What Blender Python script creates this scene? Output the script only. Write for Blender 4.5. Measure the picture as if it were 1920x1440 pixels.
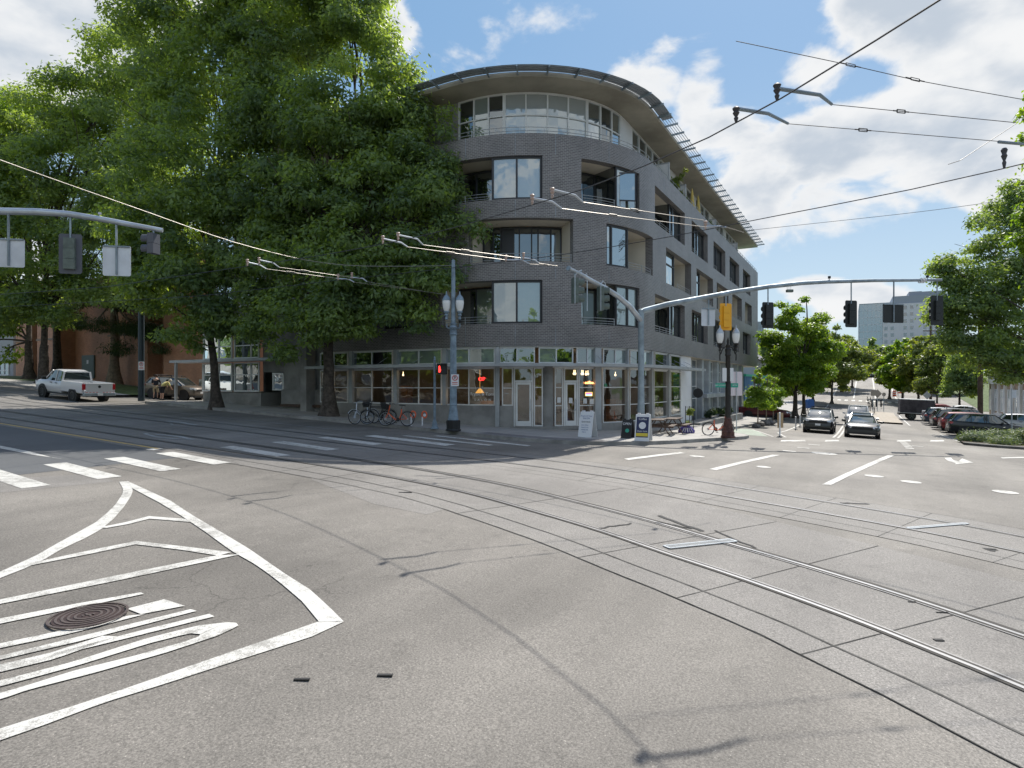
import bpy, bmesh, math, random
import numpy as np
from mathutils import Vector, Matrix

C = bpy.context.scene.collection
for o in list(bpy.data.objects):
    bpy.data.objects.remove(o)

# ------------------------------------------------------------------ camera, sky, sun, exposure
FOC, CX, CY, EZ = 1150.0, 960.0, 720.0, 2.0          # focal length in photo pixels, centre, eye height
cam = bpy.data.cameras.new('camera')
cam.sensor_width = 36.0
cam.lens = 36.0 * FOC / 1920.0
cam.clip_start = 0.1
cam.clip_end = 6000
camo = bpy.data.objects.new('camera', cam)
C.objects.link(camo)
camo.location = (0, 0, EZ)
camo.rotation_euler = (math.radians(90), 0, 0)
bpy.context.scene.camera = camo

SUN_EL, SUN_AZ = math.radians(53), math.radians(27.5)   # azimuth clockwise from +Y
sd = bpy.data.lights.new('sun', 'SUN')
sd.energy = 4.1
sd.angle = math.radians(0.53)
sd.color = (1.0, 0.955, 0.88)
so = bpy.data.objects.new('sun', sd)
C.objects.link(so)
sun_dir = Vector((math.sin(SUN_AZ) * math.cos(SUN_EL), math.cos(SUN_AZ) * math.cos(SUN_EL), math.sin(SUN_EL)))
so.rotation_euler = sun_dir.to_track_quat('Z', 'Y').to_euler()
so.location = (0, 0, 60)

W = bpy.data.worlds.new('World')
bpy.context.scene.world = W
W.use_nodes = True


def N(nt, typ, **kw):
    n = nt.nodes.new(typ)
    for k, v in kw.items():
        if k.startswith('i_'):
            n.inputs[k[2:].replace('_', ' ')].default_value = v
        else:
            setattr(n, k, v)
    return n


def math_node(nt, op, a, b=None, c=None, clamp=False):
    n = nt.nodes.new('ShaderNodeMath')
    n.operation = op
    n.use_clamp = clamp
    for i, v in enumerate((a, b, c)):
        if v is None:
            continue
        if isinstance(v, (int, float)):
            n.inputs[i].default_value = v
        else:
            nt.links.new(v, n.inputs[i])
    return n.outputs[0]


def mixc(nt, f, a, b, mode='MIX'):
    n = nt.nodes.new('ShaderNodeMix')
    n.data_type = 'RGBA'
    n.blend_type = mode
    for s, v in ((n.inputs[0], f), (n.inputs[6], a), (n.inputs[7], b)):
        if isinstance(v, (int, float)):
            s.default_value = v
        elif isinstance(v, tuple):
            s.default_value = (*v[:3], 1)
        else:
            nt.links.new(v, s)
    return n.outputs[2]


def smooth(nt, v, lo, hi, a=0.0, b=1.0):
    n = nt.nodes.new('ShaderNodeMapRange')
    n.interpolation_type = 'SMOOTHSTEP'
    nt.links.new(v, n.inputs[0])
    for i, x in enumerate((lo, hi, a, b)):
        n.inputs[i + 1].default_value = x
    return n.outputs[0]


def build_world():
    nt = W.node_tree
    nt.nodes.clear()
    L = nt.links.new
    out = nt.nodes.new('ShaderNodeOutputWorld')
    bg = nt.nodes.new('ShaderNodeBackground')
    bg.inputs[1].default_value = 0.15
    sky = nt.nodes.new('ShaderNodeTexSky')
    sky.sky_type = 'NISHITA'
    sky.sun_disc = False
    sky.sun_elevation = SUN_EL
    sky.sun_rotation = SUN_AZ
    sky.altitude = 60
    sky.air_density = 1.05
    sky.dust_density = 1.2
    sky.ozone_density = 1.6
    tc = nt.nodes.new('ShaderNodeTexCoord')
    D = tc.outputs['Generated']
    # clouds live in the direction of the sky: cumulus puffs around given bearings, broken by noise
    n1 = N(nt, 'ShaderNodeTexNoise', i_Scale=5.5, i_Detail=10.0, i_Roughness=0.55, i_Distortion=0.2)
    mp = nt.nodes.new('ShaderNodeMapping')
    mp.inputs['Scale'].default_value = (1, 1, 1.7)
    L(D, mp.inputs[0])
    L(mp.outputs[0], n1.inputs['Vector'])
    sep = nt.nodes.new('ShaderNodeSeparateXYZ')
    L(D, sep.inputs[0])
    blobs = CLOUDS
    acc = None
    for az, el, ra, re, wgt in blobs:
        # offsets in degrees-like units of direction
        v = Vector((math.sin(math.radians(az)) * math.cos(math.radians(el)), math.cos(math.radians(az)) * math.cos(math.radians(el)), math.sin(math.radians(el))))
        side = Vector((math.cos(math.radians(az)), -math.sin(math.radians(az)), 0))
        up = side.cross(v)
        comps = []
        for ax, rad in ((side, ra), (up, re)):
            dn = nt.nodes.new('ShaderNodeVectorMath')
            dn.operation = 'DOT_PRODUCT'
            L(D, dn.inputs[0])
            dn.inputs[1].default_value = ax
            q = math_node(nt, 'DIVIDE', dn.outputs['Value'], math.sin(math.radians(rad)))
            comps.append(math_node(nt, 'MULTIPLY', q, q))
        fw = nt.nodes.new('ShaderNodeVectorMath')
        fw.operation = 'DOT_PRODUCT'
        L(D, fw.inputs[0])
        fw.inputs[1].default_value = v
        front = math_node(nt, 'GREATER_THAN', fw.outputs['Value'], 0.0)
        r2 = math_node(nt, 'ADD', comps[0], comps[1])
        e = math_node(nt, 'SUBTRACT', 1.0, r2)
        e = math_node(nt, 'MAXIMUM', e, -1.2)
        e = math_node(nt, 'MULTIPLY', e, wgt)
        e = math_node(nt, 'MULTIPLY', e, front)
        e = math_node(nt, 'ADD', e, math_node(nt, 'MULTIPLY', math_node(nt, 'SUBTRACT', front, 1.0), 1.2))
        acc = e if acc is None else math_node(nt, 'MAXIMUM', acc, e)
    nn = math_node(nt, 'SUBTRACT', n1.outputs['Fac'], 0.5)
    dens = math_node(nt, 'ADD', acc, math_node(nt, 'MULTIPLY', nn, 4.6))
    mask = smooth(nt, dens, -0.06, 0.50)
    thick = smooth(nt, dens, 0.2, 1.25)
    # light grey undersides where the cloud is thick and low noise
    n2 = N(nt, 'ShaderNodeTexNoise', i_Scale=7.0, i_Detail=6.0, i_Roughness=0.5)
    mp2 = nt.nodes.new('ShaderNodeMapping')
    mp2.inputs['Location'].default_value = (3.1, 0.4, 0.16)
    mp2.inputs['Scale'].default_value = (1, 1, 2.0)
    L(D, mp2.inputs[0])
    L(mp2.outputs[0], n2.inputs['Vector'])
    gre = math_node(nt, 'MULTIPLY', thick, smooth(nt, n2.outputs['Fac'], 0.34, 0.62))
    cc = mixc(nt, gre, (4.6, 4.65, 4.7), (2.8, 3.15, 3.6))
    hz = smooth(nt, sep.outputs['Z'], 0.0, 0.52, 0.0, 1.0)
    clear = mixc(nt, hz, (2.7, 3.45, 4.0), (1.02, 2.0, 3.3))
    skyc = mixc(nt, smooth(nt, sep.outputs['Z'], 0.55, 0.75, 0.86, 0.0), sky.outputs[0], clear)
    col = mixc(nt, mask, skyc, cc)
    L(col, bg.inputs[0])
    L(bg.outputs[0], out.inputs[0])


# bearing, elevation, half width, half height (degrees), weight
CLOUDS = [
    (13.6, 26.3, 4.2, 2.8, 0.75), (17.5, 25.6, 3.2, 3.4, 0.85), (20, 21.5, 4.5, 2.6, 0.7), (26.5, 24.0, 4.6, 3.0, 0.9), (33, 27.0, 6.5, 4.5, 1.2),
    (39, 24, 9, 7, 1.3), (30, 19.5, 9, 4.2, 1.2), (21.5, 15.6, 4.2, 4.6, 1.0), (26.5, 13.6, 7.5, 3.2, 1.0), (35, 18.5, 6, 5, 1.0), (38.2, 14.6, 2.6, 2.2, 0.9),
    (30, 6.6, 3.5, 1.4, 0.7), (26, 8.0, 2.2, 1.2, 0.5), (45, 33, 12, 9, 0.9), (-10.8, 31.2, 2.6, 3.6, 1.0),
    (-37, 29, 9, 12, 1.5), (-52, 12, 14, 16, 1.0), (-30, 42, 16, 8, 1.0),
    (100, 25, 25, 12, 0.8), (165, 30, 30, 14, 0.8), (-130, 28, 30, 14, 0.8), (-160, 9, 20, 5, 0.6), (60, 50, 18, 10, 0.6),
]
build_world()

sc = bpy.context.scene
sc.view_settings.view_transform = 'Standard'
sc.view_settings.look = 'None'
sc.view_settings.gamma = 1.0
sc.view_settings.exposure = 0.40
sc.cycles.max_bounces = 7
sc.cycles.diffuse_bounces = 4
sc.cycles.glossy_bounces = 3
sc.cycles.transmission_bounces = 4
sc.cycles.transparent_max_bounces = 8
sc.cycles.sample_clamp_indirect = 6
sc.cycles.use_denoising = True
sc.render.film_transparent = False

# ------------------------------------------------------------------ the site: street frame (s along the right street, t along the left street)
UX, UY = 0.4985, 0.8669
ROT_U = math.atan2(UY, UX)
BS = [-400, 16, 22, 28, 34, 40, 46, 52, 58, 66, 75, 84, 92, 100, 108, 116, 127, 140, 152, 165, 178, 192, 210, 240, 300, 420, 3000]
BZ = [0, 0, -.02, -.10, -.20, -.37, -.60, -.73, -.80, -.86, -.89, -.87, -.80, -.55, -.20, .2, .85, 1.9, 3.05, 4.3, 5.3, 5.9, 6.4, 6.9, 7.5, 8.5, 9]
AT = [-3000, -60, -14, 44, 52, 60, 75, 110, 3000]
AZ = [-1.2, -1.2, -.56, 1.76, 2.3, 2.9, 3.6, 4.2, 4.4]


def g(s, t):
    return -.82 + float(np.interp(t, AT, AZ)) + float(np.interp(s, BS, BZ))


def st(x, y):
    return x * UX + y * UY, -x * UY + y * UX


def xy(s, t):
    return s * UX - t * UY, s * UY + t * UX


def gxy(x, y):
    return g(*st(x, y))


def GP(px, py, dz=0.0):
    """where the sight line of a photo pixel meets the ground (plus dz): returns s, t"""
    k = (py - CY) / FOC
    hi = None
    d = 1.0
    while d < 400:
        if EZ - k * d <= gxy((px - CX) / FOC * d, d) + dz:
            hi = d
            break
        d += .25
    if hi is None:
        hi = 400
    lo = hi - .25
    for _ in range(24):
        m = (lo + hi) / 2
        if EZ - k * m <= gxy((px - CX) / FOC * m, m) + dz:
            hi = m
        else:
            lo = m
    return st((px - CX) / FOC * hi, hi)


def RZ(px, py, z):
    """point of a sight line at height z"""
    d = (z - EZ) * FOC / (CY - py)
    return Vector(((px - CX) / FOC * d, d, z))


def RD(px, py, d):
    return Vector(((px - CX) / FOC * d, d, EZ + (CY - py) / FOC * d))


# ------------------------------------------------------------------ mesh helper
class MB:
    def __init__(self):
        self.v, self.f, self.m, self.uv = [], [], [], {}

    def add(self, vs, fs, mat=0, uvs=None):
        b = len(self.v)
        self.v += [tuple(p) for p in vs]
        for i, f in enumerate(fs):
            if uvs is not None:
                self.uv[len(self.f)] = uvs[i]
            self.f.append([b + k for k in f])
            self.m.append(mat)
        return self

    def quad(self, a, b, c, d, mat=0, uv=None):
        return self.add([a, b, c, d], [(0, 1, 2, 3)], mat, [uv] if uv else None)

    def hexa(self, p, mat=0):
        """8 points: bottom ring 0-3, top ring 4-7"""
        return self.add(p, [(3, 2, 1, 0), (4, 5, 6, 7), (0, 1, 5, 4), (1, 2, 6, 5), (2, 3, 7, 6), (3, 0, 4, 7)], mat)

    def box(self, x0, x1, y0, y1, z0, z1, mat=0):
        return self.hexa([(x0, y0, z0), (x1, y0, z0), (x1, y1, z0), (x0, y1, z0), (x0, y0, z1), (x1, y0, z1), (x1, y1, z1), (x0, y1, z1)], mat)

    def beam(self, p, q, w, h=None, mat=0, up=(0, 0, 1)):
        """rectangular bar from p to q"""
        h = h or w
        p, q = Vector(p), Vector(q)
        d = (q - p)
        if d.length < 1e-6:
            return self
        d.normalize()
        u = Vector(up)
        if abs(d.dot(u)) > .98:
            u = Vector((1, 0, 0))
        a = d.cross(u).normalized() * (w / 2)
        b = a.cross(d).normalized() * (h / 2)
        return self.hexa([p - a - b, p + a - b, q + a - b, q - a - b, p - a + b, p + a + b, q + a + b, q - a + b], mat)

    def tube(self, pts, r, n=8, mat=0, cap=True):
        pts = [Vector(p) for p in pts]
        rs = r if isinstance(r, (list, tuple)) else [r] * len(pts)
        rings = []
        pa = None
        for i, p in enumerate(pts):
            a = pts[max(0, i - 1)]
            b = pts[min(len(pts) - 1, i + 1)]
            d = (b - a)
            if d.length < 1e-9:
                d = Vector((0, 0, 1))
            d.normalize()
            if pa is None:
                u = Vector((0, 0, 1)) if abs(d.z) < .9 else Vector((1, 0, 0))
                pa = d.cross(u).normalized()
            else:
                pa = (pa - d * pa.dot(d))
                if pa.length < 1e-6:
                    pa = d.orthogonal()
                pa.normalize()
            bb = d.cross(pa)
            rings.append([p + (pa * math.cos(2 * math.pi * k / n) + bb * math.sin(2 * math.pi * k / n)) * rs[i] for k in range(n)])
        return self.loft(rings, mat, cap)

    def loft(self, rings, mat=0, cap=True, closed=True):
        n = len(rings[0])
        vs = [p for r in rings for p in r]
        fs = []
        for i in range(len(rings) - 1):
            for k in range(n if closed else n - 1):
                k2 = (k + 1) % n
                fs.append((i * n + k, i * n + k2, (i + 1) * n + k2, (i + 1) * n + k))
        if cap:
            fs.append(tuple(reversed(range(n))))
            fs.append(tuple((len(rings) - 1) * n + k for k in range(n)))
        return self.add(vs, fs, mat)

    def lathe(self, prof, c=(0, 0, 0), n=16, mat=0):
        rings = [[(c[0] + r * math.cos(2 * math.pi * k / n), c[1] + r * math.sin(2 * math.pi * k / n), c[2] + z) for k in range(n)] for r, z in prof]
        return self.loft(rings, mat)

    def disc(self, c, ax, r0, r1, h, n=20, mat=0):
        """ring / disc around axis ax with thickness h"""
        c, ax = Vector(c), Vector(ax).normalized()
        u = ax.orthogonal().normalized()
        w = ax.cross(u)
        prof = [(r1, -h / 2), (r1, h / 2), (r0, h / 2), (r0, -h / 2)] if r0 > 0 else [(0.001, -h / 2), (r1, -h / 2), (r1, h / 2), (0.001, h / 2)]
        rings = [[c + (u * math.cos(2 * math.pi * k / n) + w * math.sin(2 * math.pi * k / n)) * r + ax * z for k in range(n)] for r, z in prof]
        if r0 > 0:
            rings.append(rings[0])
            return self.loft(rings, mat, False)
        return self.loft(rings, mat, False)

    def prism(self, poly, ext, mat=0):
        """poly: 3-D points, ext: vector"""
        e = Vector(ext)
        n = len(poly)
        vs = [Vector(p) for p in poly] + [Vector(p) + e for p in poly]
        fs = [tuple(reversed(range(n))), tuple(range(n, 2 * n))]
        fs += [(k, (k + 1) % n, n + (k + 1) % n, n + k) for k in range(n)]
        return self.add(vs, fs, mat)

    def build(self, name, mats, parent=None, smooth=False, world=False, bevel=0, fix=True):
        me = bpy.data.meshes.new(name)
        me.from_pydata(self.v, [], self.f)
        mats = mats if isinstance(mats, (list, tuple)) else [mats]
        for m in mats:
            me.materials.append(m)
        if len(mats) > 1:
            me.polygons.foreach_set('material_index', self.m)
        if self.uv:
            ul = me.uv_layers.new(name='UVMap')
            for i, uvs in self.uv.items():
                p = me.polygons[i]
                for k, li in enumerate(p.loop_indices):
                    ul.data[li].uv = uvs[k]
        elif fix:
            bm = bmesh.new()
            bm.from_mesh(me)
            bmesh.ops.recalc_face_normals(bm, faces=bm.faces)
            bm.to_mesh(me)
            bm.free()
        if smooth:
            me.polygons.foreach_set('use_smooth', [True] * len(me.polygons))
            try:
                me.set_sharp_from_angle(angle=math.radians(40))
            except Exception:
                pass
        me.update()
        o = bpy.data.objects.new(name, me)
        C.objects.link(o)
        if parent is not None:
            o.parent = parent
            if world:
                o.matrix_parent_inverse = Matrix.Identity(4)
                r = parent
                mw = Matrix.Identity(4)
                while r is not None:
                    mw = Matrix.LocRotScale(r.location, r.rotation_euler, r.scale) @ mw
                    r = r.parent
                o.matrix_local = mw.inverted()
        if bevel:
            b = o.modifiers.new('bevel', 'BEVEL')
            b.width = bevel
            b.segments = 2
            b.limit_method = 'ANGLE'
        return o


def tag(o, label=None, cat=None, group=None, kind=None):
    if label:
        o['label'] = label
    if cat:
        o['category'] = cat
    if group:
        o['group'] = group
    if kind:
        o['kind'] = kind
    return o


def thing(name, label, cat, loc=(0, 0, 0), rz=0, group=None):
    o = bpy.data.objects.new(name, None)
    o.empty_display_size = .3
    C.objects.link(o)
    o.location = loc
    o.rotation_euler = (0, 0, rz)
    return tag(o, label, cat, group)


def copy_tree(o, parent=None):
    c = o.copy()
    C.objects.link(c)
    if parent is not None:
        c.parent = parent
    for ch in [x for x in bpy.data.objects if x.parent == o]:
        copy_tree(ch, c)
    return c


def dup(o, loc, rz, label, group=None, sc=None):
    c = copy_tree(o)
    c.location = loc
    c.rotation_euler = (0, 0, rz)
    if sc:
        c.scale = (sc, sc, sc) if isinstance(sc, (int, float)) else sc
    c['label'] = label
    if group:
        c['group'] = group
    return c


def on_ground(s, t, dz=0.0):
    x, y = xy(s, t)
    return (x, y, g(s, t) + dz)

# ------------------------------------------------------------------ materials
def new_mat(name):
    m = bpy.data.materials.new(name)
    m.use_nodes = True
    nt = m.node_tree
    return m, nt, nt.nodes['Principled BSDF']


def mat(name, col, rough=.6, metal=0.0, spec=.5, var=0.0, vs=3.0, bump=0.0, bs=30.0, coat=0.0, dirt=None):
    m, nt, b = new_mat(name)
    L = nt.links.new
    b.inputs['Base Color'].default_value = (*col, 1)
    b.inputs['Roughness'].default_value = rough
    b.inputs['Metallic'].default_value = metal
    b.inputs['Specular IOR Level'].default_value = spec
    b.inputs['Coat Weight'].default_value = coat
    b.inputs['Coat Roughness'].default_value = .05
    if var or bump:
        tc = nt.nodes.new('ShaderNodeTexCoord')
    if var:
        n = N(nt, 'ShaderNodeTexNoise', i_Scale=vs, i_Detail=6.0, i_Roughness=.6)
        L(tc.outputs['Object'], n.inputs['Vector'])
        f = smooth(nt, n.outputs['Fac'], .3, .7)
        dk = dirt or tuple(c * (1 - var) for c in col)
        lt = tuple(min(1, c * (1 + var * .6)) for c in col)
        L(mixc(nt, f, dk, lt), b.inputs['Base Color'])
        r = math_node(nt, 'MULTIPLY_ADD', f, -.15, rough + .07)
        L(r, b.inputs['Roughness'])
    if bump:
        n2 = N(nt, 'ShaderNodeTexNoise', i_Scale=bs, i_Detail=4.0)
        L(tc.outputs['Object'], n2.inputs['Vector'])
        bp = N(nt, 'ShaderNodeBump', i_Strength=bump, i_Distance=.02)
        L(n2.outputs['Fac'], bp.inputs['Height'])
        L(bp.outputs[0], b.inputs['Normal'])
    return m


def street_coords(nt):
    """world position turned into the street frame"""
    geo = nt.nodes.new('ShaderNodeNewGeometry')
    mp = nt.nodes.new('ShaderNodeMapping')
    mp.inputs['Rotation'].default_value = (0, 0, -ROT_U)
    nt.links.new(geo.outputs['Position'], mp.inputs[0])
    return mp.outputs[0]


def asphalt_mat(name, base, warm=(1.0, .97, .93), speck=.5, patch=.22):
    m, nt, b = new_mat(name)
    L = nt.links.new
    P = street_coords(nt)
    big = N(nt, 'ShaderNodeTexNoise', i_Scale=.22, i_Detail=5.0, i_Roughness=.55)
    mid = N(nt, 'ShaderNodeTexNoise', i_Scale=2.6, i_Detail=6.0, i_Roughness=.65)
    fine = N(nt, 'ShaderNodeTexNoise', i_Scale=48.0, i_Detail=4.0, i_Roughness=.8)
    vor = N(nt, 'ShaderNodeTexVoronoi', i_Scale=42.0)
    cr = N(nt, 'ShaderNodeTexVoronoi', i_Scale=.42)
    cr.feature = 'DISTANCE_TO_EDGE'
    wob = N(nt, 'ShaderNodeTexNoise', i_Scale=1.3, i_Detail=5.0)
    # long stretched wear along the wheel paths
    mpw = nt.nodes.new('ShaderNodeMapping')
    mpw.inputs['Scale'].default_value = (.06, .55, .3)
    L(P, mpw.inputs[0])
    wear = N(nt, 'ShaderNodeTexNoise', i_Scale=1.0, i_Detail=4.0)
    L(mpw.outputs[0], wear.inputs['Vector'])
    for n in (big, mid, fine, vor, wob):
        L(P, n.inputs['Vector'])
    va = nt.nodes.new('ShaderNodeVectorMath')
    va.operation = 'MULTIPLY_ADD'
    L(wob.outputs['Color'], va.inputs[0])
    va.inputs[1].default_value = (1.6, 1.6, 0)
    L(P, va.inputs[2])
    L(va.outputs[0], cr.inputs['Vector'])
    f = math_node(nt, 'MULTIPLY_ADD', smooth(nt, big.outputs['Fac'], .3, .7), patch, 1 - patch / 2)
    f = math_node(nt, 'MULTIPLY', f, math_node(nt, 'MULTIPLY_ADD', smooth(nt, wear.outputs['Fac'], .3, .7), patch * .8, 1 - patch * .4))
    f = math_node(nt, 'MULTIPLY', f, math_node(nt, 'MULTIPLY_ADD', mid.outputs['Fac'], .28, .86))
    f = math_node(nt, 'MULTIPLY', f, math_node(nt, 'MULTIPLY_ADD', smooth(nt, fine.outputs['Fac'], .32, .7), speck, 1 - speck / 2))
    st_ = smooth(nt, vor.outputs['Distance'], .10, .30, 1.9, 1.0)
    sep = nt.nodes.new('ShaderNodeSeparateColor')
    L(vor.outputs['Color'], sep.inputs[0])
    pick = math_node(nt, 'GREATER_THAN', sep.outputs[0], .78)
    st2 = math_node(nt, 'MULTIPLY_ADD', math_node(nt, 'SUBTRACT', st_, 1.0), pick, 1.0)
    f = math_node(nt, 'MULTIPLY', f, st2)
    # old stains and drips, each with its own outline
    sn = N(nt, 'ShaderNodeTexNoise', i_Scale=.9, i_Detail=8.0, i_Roughness=.7)
    L(P, sn.inputs['Vector'])
    f = math_node(nt, 'MULTIPLY', f, smooth(nt, sn.outputs['Fac'], .56, .66, 1.0, .86))
    dr = N(nt, 'ShaderNodeTexVoronoi', i_Scale=1.1)
    L(P, dr.inputs['Vector'])
    f = math_node(nt, 'MULTIPLY', f, smooth(nt, dr.outputs['Distance'], .03, .07, .72, 1.0))
    crk = smooth(nt, cr.outputs['Distance'], .0, .012, .0, 1.0)
    gate = smooth(nt, big.outputs['Fac'], .36, .42)
    crk = math_node(nt, 'MAXIMUM', crk, gate)
    f = math_node(nt, 'MULTIPLY', f, math_node(nt, 'MULTIPLY_ADD', crk, .35, .65))
    mul = nt.nodes.new('ShaderNodeVectorMath')
    mul.operation = 'SCALE'
    mul.inputs[0].default_value = tuple(base * w for w in warm)
    L(f, mul.inputs['Scale'])
    L(mul.outputs[0], b.inputs['Base Color'])
    b.inputs['Roughness'].default_value = .72
    b.inputs['Specular IOR Level'].default_value = .42
    bp = N(nt, 'ShaderNodeBump', i_Strength=.55, i_Distance=.006)
    L(fine.outputs['Fac'], bp.inputs['Height'])
    L(bp.outputs[0], b.inputs['Normal'])
    return m


def slab_mat(name, base, sx, sy, joint=.012, jd=.45, rot=True, var=.18, rough=.8):
    m, nt, b = new_mat(name)
    L = nt.links.new
    P = street_coords(nt)
    sep = nt.nodes.new('ShaderNodeSeparateXYZ')
    L(P, sep.inputs[0])
    d = None
    for k, size in ((0, sx), (1, sy)):
        q = math_node(nt, 'FRACT', math_node(nt, 'DIVIDE', sep.outputs[k], size))
        e = math_node(nt, 'ABSOLUTE', math_node(nt, 'SUBTRACT', q, .5))
        e = math_node(nt, 'MULTIPLY', math_node(nt, 'SUBTRACT', .5, e), size)
        d = e if d is None else math_node(nt, 'MINIMUM', d, e)
    jm = smooth(nt, d, joint * .5, joint * 1.5, 1 - jd, 1.0)
    n1 = N(nt, 'ShaderNodeTexNoise', i_Scale=.8, i_Detail=7.0, i_Roughness=.65)
    n2 = N(nt, 'ShaderNodeTexNoise', i_Scale=60.0, i_Detail=2.0)
    L(P, n1.inputs['Vector'])
    L(P, n2.inputs['Vector'])
    fl = nt.nodes.new('ShaderNodeVectorMath')
    fl.operation = 'DIVIDE'
    L(P, fl.inputs[0])
    fl.inputs[1].default_value = (sx, sy, 50)
    fl2 = nt.nodes.new('ShaderNodeVectorMath')
    fl2.operation = 'FLOOR'
    L(fl.outputs[0], fl2.inputs[0])
    wn = nt.nodes.new('ShaderNodeTexWhiteNoise')
    L(fl2.outputs[0], wn.inputs['Vector'])
    f = math_node(nt, 'MULTIPLY_ADD', smooth(nt, n1.outputs['Fac'], .3, .7), var, 1 - var / 2)
    f = math_node(nt, 'MULTIPLY', f, math_node(nt, 'MULTIPLY_ADD', n2.outputs['Fac'], .3, .85))
    f = math_node(nt, 'MULTIPLY', f, math_node(nt, 'MULTIPLY_ADD', wn.outputs['Value'], .14, .93))
    f = math_node(nt, 'MULTIPLY', f, jm)
    mul = nt.nodes.new('ShaderNodeVectorMath')
    mul.operation = 'SCALE'
    mul.inputs[0].default_value = base
    L(f, mul.inputs['Scale'])
    L(mul.outputs[0], b.inputs['Base Color'])
    b.inputs['Roughness'].default_value = rough
    return m


def paint_mat(name, col, under=(.17, .165, .16), wear=.42):
    m, nt, b = new_mat(name)
    L = nt.links.new
    P = street_coords(nt)
    n1 = N(nt, 'ShaderNodeTexNoise', i_Scale=5.0, i_Detail=10.0, i_Roughness=.8)
    n2 = N(nt, 'ShaderNodeTexNoise', i_Scale=70.0, i_Detail=3.0, i_Roughness=.7)
    n3 = N(nt, 'ShaderNodeTexNoise', i_Scale=.7, i_Detail=3.0)
    for n in (n1, n2, n3):
        L(P, n.inputs['Vector'])
    v = math_node(nt, 'ADD', math_node(nt, 'MULTIPLY', n1.outputs['Fac'], .6), math_node(nt, 'MULTIPLY', n2.outputs['Fac'], .4))
    v = math_node(nt, 'ADD', v, math_node(nt, 'MULTIPLY_ADD', n3.outputs['Fac'], .3, -.15))
    f = smooth(nt, v, wear - .06, wear + .05, .25, 1.0)
    tone = math_node(nt, 'MULTIPLY_ADD', n2.outputs['Fac'], .3, .85)
    sc_ = nt.nodes.new('ShaderNodeVectorMath')
    sc_.operation = 'SCALE'
    sc_.inputs[0].default_value = col
    L(tone, sc_.inputs['Scale'])
    L(mixc(nt, f, under, sc_.outputs[0]), b.inputs['Base Color'])
    b.inputs['Roughness'].default_value = .65
    return m


def brick_mat(name, c1, c2, mortar, bw=.30, bh=.098, uv=True, mort=.011, rough=.6):
    m, nt, b = new_mat(name)
    L = nt.links.new
    tc = nt.nodes.new('ShaderNodeTexCoord')
    br = nt.nodes.new('ShaderNodeTexBrick')
    br.inputs['Scale'].default_value = 1.0
    br.inputs['Brick Width'].default_value = bw
    br.inputs['Row Height'].default_value = bh
    br.inputs['Mortar Size'].default_value = mort
    br.inputs['Mortar Smooth'].default_value = .2
    br.inputs['Bias'].default_value = -.2
    br.inputs['Color1'].default_value = (*c1, 1)
    br.inputs['Color2'].default_value = (*c2, 1)
    br.inputs['Mortar'].default_value = (*mortar, 1)
    L(tc.outputs['UV'], br.inputs['Vector'])
    n = N(nt, 'ShaderNodeTexNoise', i_Scale=.6, i_Detail=6.0, i_Roughness=.6)
    L(tc.outputs['UV'], n.inputs['Vector'])
    f = math_node(nt, 'MULTIPLY_ADD', smooth(nt, n.outputs['Fac'], .3, .7), .25, .88)
    s = nt.nodes.new('ShaderNodeVectorMath')
    s.operation = 'SCALE'
    L(br.outputs['Color'], s.inputs[0])
    L(f, s.inputs['Scale'])
    L(s.outputs[0], b.inputs['Base Color'])
    b.inputs['Roughness'].default_value = rough
    bp = N(nt, 'ShaderNodeBump', i_Strength=.5, i_Distance=.01)
    L(math_node(nt, 'SUBTRACT', 1.0, br.outputs['Fac']), bp.inputs['Height'])
    L(bp.outputs[0], b.inputs['Normal'])
    return m


def glass_mat(name, tint=(.02, .025, .025), refl=.30, clear=.0, rough=.01, wav=.012):
    """window glass: glossy reflection over a dark tinted (or see-through) body"""
    m = bpy.data.materials.new(name)
    m.use_nodes = True
    nt = m.node_tree
    nt.nodes.clear()
    L = nt.links.new
    out = nt.nodes.new('ShaderNodeOutputMaterial')
    gl = nt.nodes.new('ShaderNodeBsdfGlossy')
    gl.inputs['Color'].default_value = (.86, .93, .95, 1)
    gl.inputs['Roughness'].default_value = rough
    if clear > 0:
        body = nt.nodes.new('ShaderNodeBsdfTransparent')
        body.inputs[0].default_value = (clear, clear * 1.0, clear * .97, 1)
    else:
        body = nt.nodes.new('ShaderNodeBsdfDiffuse')
        body.inputs[0].default_value = (*tint, 1)
    lw = nt.nodes.new('ShaderNodeFresnel')
    lw.inputs[0].default_value = 1.5
    f = math_node(nt, 'MULTIPLY_ADD', lw.outputs[0], .9, refl, clamp=True)
    geo = nt.nodes.new('ShaderNodeNewGeometry')
    nz = N(nt, 'ShaderNodeTexNoise', i_Scale=.9, i_Detail=2.0)
    L(geo.outputs['Position'], nz.inputs['Vector'])
    bp = N(nt, 'ShaderNodeBump', i_Strength=1.0, i_Distance=wav)
    L(nz.outputs['Fac'], bp.inputs['Height'])
    L(bp.outputs[0], gl.inputs['Normal'])
    mx = nt.nodes.new('ShaderNodeMixShader')
    L(f, mx.inputs[0])
    L(body.outputs[0], mx.inputs[1])
    L(gl.outputs[0], mx.inputs[2])
    L(mx.outputs[0], out.inputs[0])
    return m


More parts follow.
